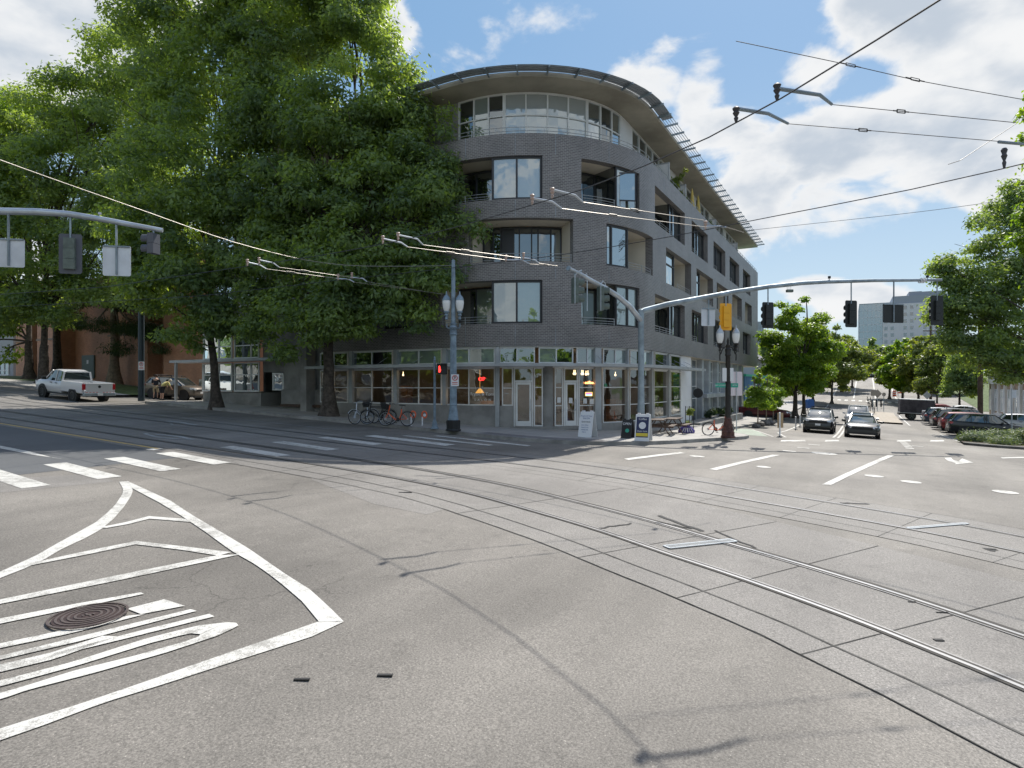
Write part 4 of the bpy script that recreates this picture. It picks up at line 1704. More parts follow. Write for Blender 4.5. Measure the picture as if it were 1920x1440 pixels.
# warm lights inside the shops, most of them added to brighten the rooms
for px, off, zz_, w_ in ((866, -1.9, 1.45, 45), (700, -2.5, 2.6, 60), (785, -2.5, 2.6, 60), (905, -2.6, 2.6, 50), (1100, -2.4, 2.6, 60), (1165, -2.6, 2.6, 70), (1235, -2.6, 2.6, 60)):
    a = APX(px)
    ld = bpy.data.lights.new('shop_lamp_fill', 'POINT')
    ld.energy = w_ * .25
    ld.color = (1.0, .72, .42)
    ld.shadow_soft_size = .12
    lo = bpy.data.objects.new('shop_lamp_fill', ld)
    C.objects.link(lo)
    lo.location = W3(a, off, zz_)
for k, (px, off) in enumerate(((1096, -1.2), (1099, -1.2), (1103, -1.2), (1114, -1.2), (1117, -1.2), (1133, -1.4), (700, -2.5), (785, -2.5), (905, -2.6), (1165, -2.6), (1235, -2.6))):  # bulbs away from the cafe row are added to go with the lights
    m = MB()
    x, y, z = W3(APX(px), off, 2.52)
    m.lathe([(.02, .2), (.02, .08), (.05, .04), (.06, 0), (.03, -.05), (.0, -.06)], (x, y, z), 8)
    m.build('ceiling_bulb', WARMB, BLD, world=True)

# ------------------------------------------------------------------ trees
def leaf_mesh(name, blobs, n_leaf, L, Wd, m, seed=0, per=34, cr=.42, droop=.35, flat=.8, inner=.25, bough=240):
    """blobs: (x, y, z, r[, rz]); leaves gathered in clumps spread through the blobs"""
    rng = np.random.default_rng(seed)
    B = np.array([(b[0], b[1], b[2], b[3], b[4] if len(b) > 4 else b[3]) for b in blobs], float)
    wgt = B[:, 3] ** 2.2
    wgt /= wgt.sum()
    # boughs: rounded masses of foliage carried inside each blob, with air between them
    nb = max(4, int(n_leaf / bough))
    bw = np.concatenate([np.arange(len(B)), rng.choice(len(B), nb, p=wgt)])
    nb = len(bw)
    bd = rng.normal(size=(nb, 3))
    bd /= np.linalg.norm(bd, axis=1)[:, None]
    bR = np.stack([B[bw, 3], B[bw, 3], B[bw, 4]], 1)
    rb = np.minimum(cr * 2.0 * (.55 + .8 * rng.random(nb)), B[bw, 3] * .75)
    bc = B[bw, :3] + bd * np.maximum(bR - rb[:, None] * .6, .05) * (.45 + .6 * rng.random(nb) ** .6)[:, None]
    pw = rb ** 2
    lc = rng.choice(nb, n_leaf, p=pw / pw.sum())
    n = n_leaf
    ld = rng.normal(size=(n, 3))
    ld /= np.linalg.norm(ld, axis=1)[:, None]
    ld[:, 2] = np.where(ld[:, 2] < -.35, ld[:, 2] * .4, ld[:, 2])
    rr_ = .42 + .62 * rng.random(n) ** .6
    tip = rng.random(n) < .10
    rr_ = np.where(tip, 1.0 + .55 * rng.random(n), rr_)
    lump = 1 + .22 * np.sin(ld[:, 0] * 7 + lc) * np.sin(ld[:, 1] * 7 + lc * 1.7)
    pos = bc[lc] + ld * (rb[lc] * rr_ * lump)[:, None] * np.array([1, 1, flat])
    nm = ld * 1.0 + np.array([0, 0, .55]) + rng.normal(size=(n, 3)) * .55
    nm /= np.linalg.norm(nm, axis=1)[:, None]
    dirv = rng.normal(size=(n, 3)) + ld * .4
    dirv[:, 2] -= droop * 1.6
    dirv -= nm * (dirv * nm).sum(1)[:, None]
    dirv /= np.linalg.norm(dirv, axis=1)[:, None] + 1e-6
    side = np.cross(dirv, nm)
    ncl = nb
    ll = L * (.65 + .7 * rng.random(n))[:, None]
    ww = Wd * (.65 + .7 * rng.random(n))[:, None]
    nrm = np.cross(side, dirv)
    v = np.empty((n, 4, 3), np.float32)
    v[:, 0] = pos
    v[:, 1] = pos + dirv * ll * .45 + side * ww - nrm * ll * .06
    v[:, 2] = pos + dirv * ll
    v[:, 3] = pos + dirv * ll * .45 - side * ww - nrm * ll * .06
    me = bpy.data.meshes.new(name)
    me.vertices.add(n * 4)
    me.vertices.foreach_set('co', v.reshape(-1))
    me.loops.add(n * 4)
    me.loops.foreach_set('vertex_index', np.arange(n * 4, dtype=np.int32))
    me.polygons.add(n)
    me.polygons.foreach_set('loop_start', np.arange(0, n * 4, 4, dtype=np.int32))
    me.materials.append(m)
    tone = np.clip(.5 + .35 * rng.normal(size=ncl)[lc] + .2 * rng.normal(size=n), 0, 1).astype(np.float32)
    at = me.attributes.new('tone', 'FLOAT', 'FACE')
    at.data.foreach_set('value', tone)
    me.update(calc_edges=True)
    return me


def crown_obj(name, me, parent):
    o = bpy.data.objects.new(name, me)
    C.objects.link(o)
    o.parent = parent
    return o


def limb(mb, a, b, r0, r1, rnd, n=6, sag=.0, k=7):
    a, b = Vector(a), Vector(b)
    pts, rs = [], []
    L = (b - a).length
    off = Vector((rnd.uniform(-1, 1), rnd.uniform(-1, 1), rnd.uniform(0, .6))) * L * .07
    for i in range(n + 1):
        u = i / n
        p = a.lerp(b, u) + off * math.sin(u * math.pi) + Vector((0, 0, sag)) * math.sin(u * math.pi)
        if 0 < i < n:
            p += Vector((rnd.uniform(-1, 1), rnd.uniform(-1, 1), 0)) * r0 * .35
        pts.append(p)
        rs.append(r0 + (r1 - r0) * u)
    mb.tube(pts, rs, k)
    return pts


def tree(name, label, base, blobs, n_leaf, lm, trunk_r, fork_z, L=.20, Wd=.04, seed=1, group=None, bark=None, lean=(0, 0), cr=.42, cat='tree', per=34, droop=.35, inner=.25, flat=.75):
    """blobs relative to the base"""
    th = thing(name, label, cat, base, 0, group)
    rnd_ = random.Random(seed)
    mb_ = MB()
    fork = Vector((lean[0], lean[1], fork_z))
    pts = []
    rs = []
    for i in range(8):
        u = i / 7
        p = Vector((lean[0] * u ** 1.5, lean[1] * u ** 1.5, fork_z * u - (.15 if i == 0 else 0)))
        p += Vector((rnd_.uniform(-1, 1), rnd_.uniform(-1, 1), 0)) * trunk_r * .12
        pts.append(p)
        fl = 1.9 if i == 0 else (1.25 if i == 1 and fork_z > 2.5 else 1.0)
        rs.append(trunk_r * fl * (1 - .32 * u))
    mb_.tube(pts, rs, 11)
    mb_.build('trunk', bark or BARK, th, smooth=True)
    mb_ = MB()
    top = max(b[2] for b in blobs)
    rt = trunk_r * .68
    # central leader then limbs to the blobs
    lead_b = max(blobs, key=lambda b: b[2])
    lead = limb(mb_, fork, Vector(lead_b[:3]), rt * .85, .04, rnd_, 8)
    for b in sorted(blobs, key=lambda b: -b[3])[:16]:
        tgt = Vector(b[:3])
        zs = max(fork_z * .9, fork_z + (tgt.z - fork_z) * .35)
        st_pt = min(lead, key=lambda p: abs(p.z - zs))
        q = limb(mb_, st_pt, tgt, rt * .38, .03, rnd_, 6, k=6)
        for j in range(3):
            e = tgt + Vector((rnd_.uniform(-1, 1), rnd_.uniform(-1, 1), rnd_.uniform(-.5, .9))) * b[3] * .8
            limb(mb_, q[3 + j % 2], e, rt * .14, .015, rnd_, 4, k=4)
    mb_.build('limbs', bark or BARK, th, smooth=True)
    crown_obj('crown', leaf_mesh('crown', blobs, n_leaf, L, Wd, lm, seed, cr=cr, per=per, droop=droop, inner=inner, flat=flat), th)
    return th


def rel(base, items):
    """(px, py, depth, r[, rz]) seen positions -> offsets from the tree base"""
    out = []
    for it in items:
        p = RD(*it[:3]) - Vector(base)
        out.append((p.x, p.y, p.z, *it[3:]))
    return out


def rel5(base, dd, items):
    return rel(base, [(i[0], i[1], i[2] + dd, *[r_ * (1 + dd / i[2]) for r_ in i[3:]]) for i in items])


LG = 'broad street trees along the left pavement'
b1 = on_ground(23.6, 24.9, .13)
tree('street_tree', 'big broad tree in front of the brick corner building, trunk by the parked bicycles', b1,
     rel(b1, [(640, -30, 34, 3.4), (560, 30, 34, 3.4), (668, 95, 33, 2.6), (730, 150, 32.5, 2.1), (640, 220, 32, 3.0), (540, 210, 34, 3.0), (725, 255, 31.5, 2.4, 2.0), (785, 290, 31, 1.8), (750, 200, 32, 1.5), (845, 350, 31, .9),
             (835, 225, 31, .8, 1.4), (820, 300, 31, 1.3), (700, 360, 31, 2.4), (800, 385, 30.5, 2.0), (600, 380, 32, 2.9), (520, 370, 33.5, 2.6), (855, 430, 30.5, 1.3, 1.1), (893, 437, 30, .7, .5),
             (760, 480, 30, 1.8), (660, 490, 31, 2.6), (575, 510, 32, 2.4), (815, 520, 30, 1.5), (720, 565, 30, 1.6), (640, 590, 31, 1.8), (775, 590, 30, 1.2), (480, 620, 33, 1.2), (530, 655, 32, .9), (550, 590, 32, 1.7), (690, 625, 30.5, .8), (590, 640, 31.5, .9), (835, 330, 31, .8), (500, 470, 33, 1.8)]),
     125000, LEAF_A, .34, 4.6, .27, .062, 11, LG, cr=.46, droop=.3, flat=.75)
b2 = on_ground(22.7, 33.2, .13)
tree('street_tree', 'second broad street tree, its dark trunk before the white framed windows', b2,
     rel(b2, [(470, -20, 36, 3.4), (390, 20, 37, 3.4), (300, 60, 38, 3.0), (480, 110, 35, 2.8), (400, 150, 36, 3.2), (320, 180, 37, 3.0), (470, 250, 35, 2.6), (380, 280, 35, 3.2), (300, 310, 36, 2.8),
             (450, 380, 35, 2.4), (360, 400, 35, 2.8), (280, 430, 36, 2.4), (440, 490, 35, 2.2), (350, 510, 35, 2.4), (280, 540, 36, 1.8), (480, 560, 34, 1.5), (400, 590, 35, 1.7), (330, 620, 35, 1.2), (250, 500, 36, 1.7), (500, 440, 34, 1.5), (370, 655, 35.5, .6), (465, 630, 35, .8)]),
     105000, LEAF_A, .27, 4.4, .28, .066, 12, LG, cr=.48, droop=.3, flat=.75, lean=(-.4, .1))
b3 = on_ground(24.5, 58.4, .13)
tree('street_tree', 'large spreading tree behind the white pickup truck with a forked trunk', b3,
     rel5(b3, 5, [(230, 130, 44, 3.6), (150, 190, 45, 3.2), (60, 240, 46, 3.0), (-20, 250, 46, 3.4), (210, 240, 43, 3.4), (120, 300, 44, 3.4), (20, 330, 45, 3.2), (220, 350, 42, 3.0), (130, 400, 43, 3.0), (40, 430, 44, 3.0),
             (-50, 380, 44, 3.0), (200, 450, 42, 2.6), (100, 500, 43, 2.4), (20, 520, 44, 2.4), (-40, 500, 44, 2.4), (160, 530, 43, 2.0), (60, 570, 44, 1.8), (200, 560, 43, 1.4), (-10, 590, 44, 1.6), (110, 590, 43.5, 1.3)]),
     90000, LEAF_A, .42, 3.2, .32, .078, 13, LG, cr=.58, droop=.3, flat=.75)
b4 = on_ground(26.5, 66, .1)
tree('street_tree', 'leftmost big tree at the frame edge with bright backlit leaves', b4,
     rel(b4, [(-60, 230, 56, 4), (20, 260, 57, 3.6), (60, 200, 57, 2.6), (-80, 340, 55, 4), (0, 380, 56, 4), (-60, 470, 55, 3.6), (10, 500, 56, 3.2), (-20, 590, 55, 2.6), (30, 600, 56, 1.8), (10, 660, 56, 1.3), (-60, 640, 55, 2)]),
     36000, LEAF_B, .4, 3.5, .36, .08, 14, LG, cr=.6)
# drooping dark cedars by the brown brick building
b5 = on_ground(31.0, 60.5, .1)
tree('cedar_tree', 'dark drooping cedar with a pale sunlit trunk edge beside brown brick wall', b5,
     rel5(b5, 7, [(215, 560, 49, 1.8, 1.2), (180, 610, 48, 1.6, .9), (250, 615, 48, 1.6, 1.0), (225, 655, 47.5, 1.2, .9), (290, 625, 47, 1.5, .9), (310, 655, 46.5, 1.0, .7), (210, 480, 49, 2.2), (215, 400, 49, 2.4), (220, 330, 50, 2.0), (262, 560, 48, 1.8, 1.2)]),
     36000, LEAF_D, .42, 7.5, .26, .028, 15, 'cedars by the brown brick building', bark=BARKL, droop=1.6, cr=.42)
b6 = on_ground(30.5, 70, .1)
tree('cedar_tree', 'second dark cedar left of the metal door, trunk behind the pickup cab', b6,
     rel5(b6, 8, [(120, 560, 52, 2.0, 1.4), (90, 590, 52, 1.8, 1.0), (140, 600, 51, 1.6, 1.0), (120, 480, 52, 2.4), (60, 560, 52, 1.8), (125, 400, 52, 2.2)]),
     24000, LEAF_D, .40, 7.0, .28, .03, 16, 'cedars by the brown brick building', droop=1.6, cr=.45)
# filler tree over the driveway between wing and brick building
b7 = on_ground(36, 43.5, .0)
tree('yard_tree', 'leafy tree in the yard behind the driveway between the two buildings', b7,
     rel(b7, [(330, 560, 52, 2.6), (300, 480, 53, 3.2), (360, 450, 53, 3.2), (290, 400, 54, 3.4), (350, 330, 54, 3.6), (270, 300, 54, 3.6), (320, 230, 55, 3.4), (260, 180, 56, 3.2), (330, 130, 56, 3.2)]),
     26000, LEAF_B, .3, 4, .34, .08, 17, cr=.6)

# ---- right street, corner side: three saplings and the bright maples behind
SG = 'saplings with thin pale trunks by the kerb'
for k, (px, py, h, lab) in enumerate(((1421, 800, 3.6, 'sapling with pale trunk nearest the corner building'), (1437, 795, 3.5, 'middle sapling of the kerb row beside the maroon car'), (1450, 790, 3.4, 'sapling nearest the black oncoming car'))):
    s, t = GP(px, py)
    bs = on_ground(s, t, .02)
    tree('sapling', lab, bs, [(0, 0, h * .60, .55), (.5, .2, h * .46, .5), (-.55, -.1, h * .5, .55), (-.3, .3, h * .72, .5), (.4, -.2, h * .74, .5), (0, .1, h * .92, .36), (.12, -.1, h * 1.10, .22), (-.3, 0, h * 1.02, .2)], 6500, LEAF_B, .055, 1.0, .17, .05, 30 + k, SG, bark=BARKL, cr=.24)
MG = 'trees lining the right street on the corner side'


def street_tree_px(px, py, top_py, wpx, lab, lm, n, seed, grp, tr=.2, L=.3, Wd=.09, fork=2.2, dz=0.1, squash=1.0, shift=0, low=.30):
    s, t = GP(px, py)
    bs = on_ground(s, t, dz)
    d = bs[1]
    H = EZ + (CY - top_py) / FOC * d - bs[2]
    R_ = wpx / FOC * d / 2
    rr = random.Random(seed)
    blobs = []
    for k in range(24):
        u = low + (1 - low) * (k + .5) / 24
        w = max(.16, math.sin(min(1, (u - low) / (1 - low) * .95 + .12) * math.pi)) ** .55
        ang = k * 2.4 + rr.random()
        off = R_ * w * rr.uniform(.30, .92)
        r = max(.35, R_ * w * rr.uniform(.28, .48))
        blobs.append((math.cos(ang) * off + shift / FOC * d * u, math.sin(ang) * off, H * u - r * .2, r, r * .8 * squash))
    return tree('street_tree', lab, bs, blobs, n, lm, tr, min(fork, H * .3), L, Wd, seed, grp, cr=.36 if d < 80 else .48)


street_tree_px(1491, 784, 556, 150, 'tall bright green tree behind the saplings, twin trunks near parked car', LEAF_B, 39000, 41, MG, .26, .26, .085, 2.6, low=.2)
street_tree_px(1507, 781, 600, 100, 'bright green tree just right of the tall twin-trunked one', LEAF_B, 21000, 42, MG, .2, .28, .09, 2.6, low=.22)
street_tree_px(1560, 757, 612, 100, 'olive green tree above the blue mailbox', LEAF_C, 21000, 43, MG, .2, .42, .13, low=.2)
street_tree_px(1524, 752, 590, 95, 'sparse olive tree rising behind the bright green ones', LEAF_C, 13500, 44, MG, .2, .5, .14, low=.3)
street_tree_px(1598, 727, 640, 60, 'small olive tree at the start of the hill with a thin trunk', LEAF_C, 12000, 45, MG, .2, .6, .2, low=.42)
street_tree_px(1578, 735, 628, 75, 'rounded olive tree halfway up the corner-side row', LEAF_C, 12000, 46, MG, .2, .6, .2, low=.2)
RG = 'trees lining the right street on the parking side'
street_tree_px(1668, 748, 655, 62, 'parking-side tree farthest up the hill, just right of the road', LEAF_C, 13500, 51, RG, .2, .5, .16, low=.32)
street_tree_px(1692, 755, 635, 74, 'parking-side tree directly above the box truck', LEAF_B, 15000, 52, RG, .2, .45, .15, low=.2)
street_tree_px(1722, 760, 632, 74, 'parking-side tree between the box truck and the utility pole', LEAF_C, 15000, 53, RG, .2, .42, .13, low=.2)
street_tree_px(1757, 768, 625, 84, 'pale green slender tree above the dark van with several stems', LEAF_C, 21000, 54, RG, .14, .3, .10, low=.22)
street_tree_px(1799, 778, 640, 80, 'leafy tree left of the thick pole above the black parked car', LEAF_A, 14000, 55, RG, .16, .28, .09, low=.25)
b8 = on_ground(60, -13.5, .14)
tree('street_tree', 'large dark tree filling the right edge above the tan building', b8,
     rel(b8, [(1880, 400, 52, 2.4, 2.0), (1840, 450, 51, 2.6), (1900, 470, 50, 3.0), (1800, 510, 50, 2.2), (1860, 540, 49, 3.0), (1930, 540, 49, 3.0), (1790, 580, 49, 2.2), (1840, 610, 48, 2.6), (1900, 620, 48, 2.8), (1790, 640, 48.5, 1.6),
             (1830, 680, 48, 1.9), (1880, 690, 47, 2.0), (1765, 500, 50, .9), (1745, 560, 50, .6), (1930, 690, 47, 2.0), (1950, 400, 50, 2.4), (1905, 355, 51, 1.3)]),
     52000, LEAF_A, .26, 3.4, .28, .075, 56, RG, cr=.45)
b9 = on_ground(31, -22, .1)
tree('street_tree', 'bright leafed tree whose outer sprays enter at the upper right edge', b9,
     rel(b9, [(1990, 190, 34, 2.0), (1975, 300, 34, 1.6), (1935, 250, 34, .6), (1985, 420, 34, 2.0), (1945, 360, 34, .7), (2000, 520, 34, 2.0), (1920, 215, 34, .3), (1915, 345, 34, .3)]),
     16000, LEAF_B, .25, 4.0, .24, .08, 57, RG, cr=.36)
# hill-top trees closing the view, each its own tree
HG = 'hill top trees closing the street view'
protoA = None
rnd = random.Random(9)


def unit_tree(name, lm, seed, n=9000):
    bl = []
    rr = random.Random(seed)
    for k in range(12):
        u = .25 + .75 * (k + .5) / 12
        w = math.sin(min(1, (u - .25) / .75 * 1.1 + .15) * math.pi) ** .7
        an = k * 2.4
        r = max(.8, 4.2 * w * rr.uniform(.45, .62))
        bl.append((math.cos(an) * 4.2 * w * .55, math.sin(an) * 4.2 * w * .55, 10 * u - r * .3, r, r * .85))
    return tree(name, 'x', (0, 0, 0), bl, n, lm, .3, 2.5, .8, .26, seed, HG, cr=.6, per=20)


ut = [unit_tree('hill_tree', LEAF_C, 61), unit_tree('hill_tree', LEAF_A, 62), unit_tree('hill_tree', LEAF_B, 63)]
spots = [(196, 9, 0, 1.0), (205, 4, 1, 1.0), (214, -2, 1, 1.05), (206, -8, 2, .9), (198, -12, 0, 1.0), (188, 15, 1, 1.1), (176, 11, 0, .95), (160, 12, 1, 1.0), (145, 12, 0, .9), (178, -13, 1, 1.0), (162, -12, 0, .9), (150, -14, 2, .95),
         (136, -12, 0, .85), (225, 16, 1, 1.2), (235, 4, 1, 1.25), (230, -14, 1, 1.1), (215, -22, 0, 1.1), (190, -26, 2, 1.0), (165, -28, 1, 1.0), (140, -30, 0, 1.0), (130, 17, 1, 1.0), (150, 24, 0, 1.1), (185, 30, 1, 1.2), (210, 28, 1, 1.3),
         (118, 22, 0, 1.0), (245, -28, 0, 1.2), (128, 34, 1, 1.1), (120, -24, 1, .95)]
LBL = ['first', 'second', 'third', 'fourth', 'fifth', 'sixth', 'seventh', 'eighth', 'ninth', 'tenth', 'eleventh', 'twelfth', 'thirteenth', 'fourteenth', 'fifteenth', 'sixteenth']
order = sorted(range(len(spots)), key=lambda i: (lambda p: p[0] / p[1])(xy(spots[i][0], spots[i][1])))
for rank, i in enumerate(order):
    s, t, k, scl = spots[i]
    side = 'road end'
    x, y = xy(s, t)
    far = 'distant' if s > 180 else 'midway'
    lab = '%s %s hill tree, number %d of its row counted from the left' % (far, ['olive', 'dark green', 'bright green'][k], rank + 1)
    loc = on_ground(s, t, -.1)
    if ut[k].get('used') is None:
        o = ut[k]
        o['used'] = 1
        o.location = loc
        o.scale = (scl, scl, scl)
        o['label'] = lab
    else:
        o = dup(ut[k], loc, rnd.uniform(0, 6.28), lab, HG, scl)
RFG = 'trees across the junction mirrored in the shop glass'
for i, (x, y, k, scl) in enumerate(((-27, -6, 1, 1.2), (-17, -13, 2, 1.1), (-7, -16, 1, 1.3), (5, -17, 2, 1.2), (16, -12, 1, 1.1), (27, -5, 2, 1.2), (-36, 6, 1, 1.2), (*xy(-1.5, 30), 1, 1.0), (*xy(-1.5, 39), 2, 1.1), (*xy(-1.5, 48), 1, 1.1), (*xy(-1.5, 58), 2, 1.0), (*xy(-1.5, 69), 1, 1.1))):
    dup(ut[k], (x, y, gxy(x, y)), i * 1.3, 'street tree across the junction, seen only mirrored in the shop windows', RFG, scl)
for u_ in [o for o in bpy.data.objects if o.get('used') is not None]:
    del u_['used']

# juniper mound on the kerb island
jb = on_ground(46.3, -8.2, .1)
jl = []
rr = random.Random(5)
for k in range(30):
    u = k / 29
    s = 45.4 + 2.8 * rr.random() + 3.0 * u
    t = -5.9 - 10.5 * u + rr.uniform(-.3, .3)
    x, y = xy(s, t)
    e = .40 + .45 * min(1, u * 3.0)
    jl.append((x - jb[0], y - jb[1], g(s, t) + e * .45 - jb[2] + .1, .75, e))
jt = thing('juniper_shrub', 'low spreading grey-green juniper mound on the kerb island before the parked cars', 'shrub', jb)
crown_obj('foliage', leaf_mesh('foliage', jl, 52000, .17, .016, LEAF_J, 70, per=26, cr=.20, droop=-.45, inner=.5), jt)
m = MB()
for b in jl[::2]:
    limb(m, (b[0], b[1], b[2] - .4), (b[0] + .2, b[1] - .2, b[2] + .2), .03, .01, rr, 3, k=4)
m.build('stems', BARK, jt)
# clipped shrubs by the lobby and pots on the terrace
for k, (px, zc, lab) in enumerate(((1332, -.38, 'rounded dark shrub in the lobby planter, nearest the cafe'), (1352, -.4, 'middle rounded shrub of the lobby planter'), (1366, -.4, 'third rounded shrub of the lobby planter, behind the twin lamp'))):
    p = W3(APX(px, .4), .4, zc - .15)
    t_ = thing('planter_shrub', lab, 'shrub', p, 0, 'rounded shrubs in the lobby planter')
    crown_obj('foliage', leaf_mesh('foliage', [(0, 0, .35, .42, .4)], 2600, .10, .035, LEAF_D, 80 + k, per=20, cr=.10), t_)
    m = MB()
    m.tube([(0, 0, 0), (0, 0, .3)], .03, 6)
    m.build('stem', BARK, t_)
pot_m = mat('terracotta', (.36, .16, .09), .8)
for k, (px, sz, lab) in enumerate(((1275, .85, 'terrace pot plant with tall feathery stems at top floor rail'), (1284, .5, 'small bushy terrace plant beside the tall feathery one'), (1293, .6, 'spiky terrace plant right of the small bushy one'), (1338, .6, 'dark green terrace plant near the second privacy screen'))):
    a = APX(px, -.1)
    p = W3(a, -.5, 13.56)
    t_ = thing('terrace_plant', lab, 'potted plant', p, 0, 'pot plants along the top floor rail')
    m = MB()
    m.lathe([(.14, 0), (.2, .7), (.22, .7), (.22, .75)], (0, 0, 0), 12)
    m.build('pot', pot_m, t_, smooth=True)
    bl = [(0, 0, .75 + sz * .5, sz * .38, sz * .5)]
    if k == 0:
        bl += [(.3, 0, 1.7, .18), (.55, .1, 2.0, .16), (.75, .1, 2.3, .14)]
    crown_obj('foliage', leaf_mesh('foliage', bl, 900, .2, .03, LEAF_C, 90 + k, per=14, cr=.1, droop=.1), t_)
for k, px in enumerate((1311, 1322)):
    p = W3(APX(px, -.1), -.6, 13.56)
    t_ = thing('closed_parasol', ['closed yellow parasol on the top terrace, nearer the camera', 'closed yellow parasol on the top terrace, farther right'][k], 'parasol', p, 0, 'closed yellow parasols on the terrace')
    m = MB()
    m.lathe([(.02, 2.55), (.08, 2.3), (.16, 1.4), (.2, 1.2), (.05, 1.25)], (0, 0, 0), 10)
    m.build('canopy_cloth', mat('yellow_cloth', (.62, .47, .14), .9), t_, smooth=True)
    m = MB()
    m.tube([(0, 0, 0), (0, 0, 2.5)], .025, 6)
    m.build('pole', GALV, t_)

# ------------------------------------------------------------------ vehicles
def paint(name, col, metal=.2):
    return mat(name, col, .30, metal, coat=.55)


def wheel_part(parent, x, y, r, w=.22, side=1, rim_m=None, spokes=5):
    m_ = MB()
    prof = [(r * .62, -w / 2), (r * .92, -w / 2), (r, -w * .32), (r, w * .32), (r * .92, w / 2), (r * .62, w / 2)]
    rings = [[(x + math.cos(2 * math.pi * k / 22) * rr, y + z, r + math.sin(2 * math.pi * k / 22) * rr) for k in range(22)] for rr, z in prof]
    m_.loft(rings, 0, False)
    t_ = m_.build('wheel', RUBBER, parent, smooth=True)
    m_ = MB()
    yo = y + side * w * .36
    m_.disc((x, yo, r), (0, 1, 0), r * .54, r * .66, .04, 22)
    m_.disc((x, yo - side * .01, r), (0, 1, 0), 0, r * .14, .05, 10)
    for k in range(spokes):
        a = 2 * math.pi * k / spokes + .3
        m_.beam((x, yo, r), (x + math.cos(a) * r * .6, yo, r + math.sin(a) * r * .6), .055, .03, up=(0, 1, 0))
    o_ = m_.build('rim', rim_m or RIM)
    o_.parent = t_
    m_ = MB()
    m_.disc((x, y, r), (0, 1, 0), 0, r * .56, .06, 16)
    o_ = m_.build('brake_disc', BLACKM)
    o_.parent = t_
    return t_


def ring(x, w, zb, zt, top_w=.80, tuck=.90, cr=0.0):
    h = zt - zb
    return [(x, -w * tuck, zb), (x, -w * .985, zb + h * .22), (x, -w, zb + h * .5), (x, -w * .975, zb + h * .80), (x, -w * .93, zt - h * .06), (x, -w * top_w, zt), (x, 0, zt + cr),
            (x, w * top_w, zt), (x, w * .93, zt - h * .06), (x, w * .975, zb + h * .80), (x, w, zb + h * .5), (x, w * .985, zb + h * .22), (x, w * tuck, zb)]


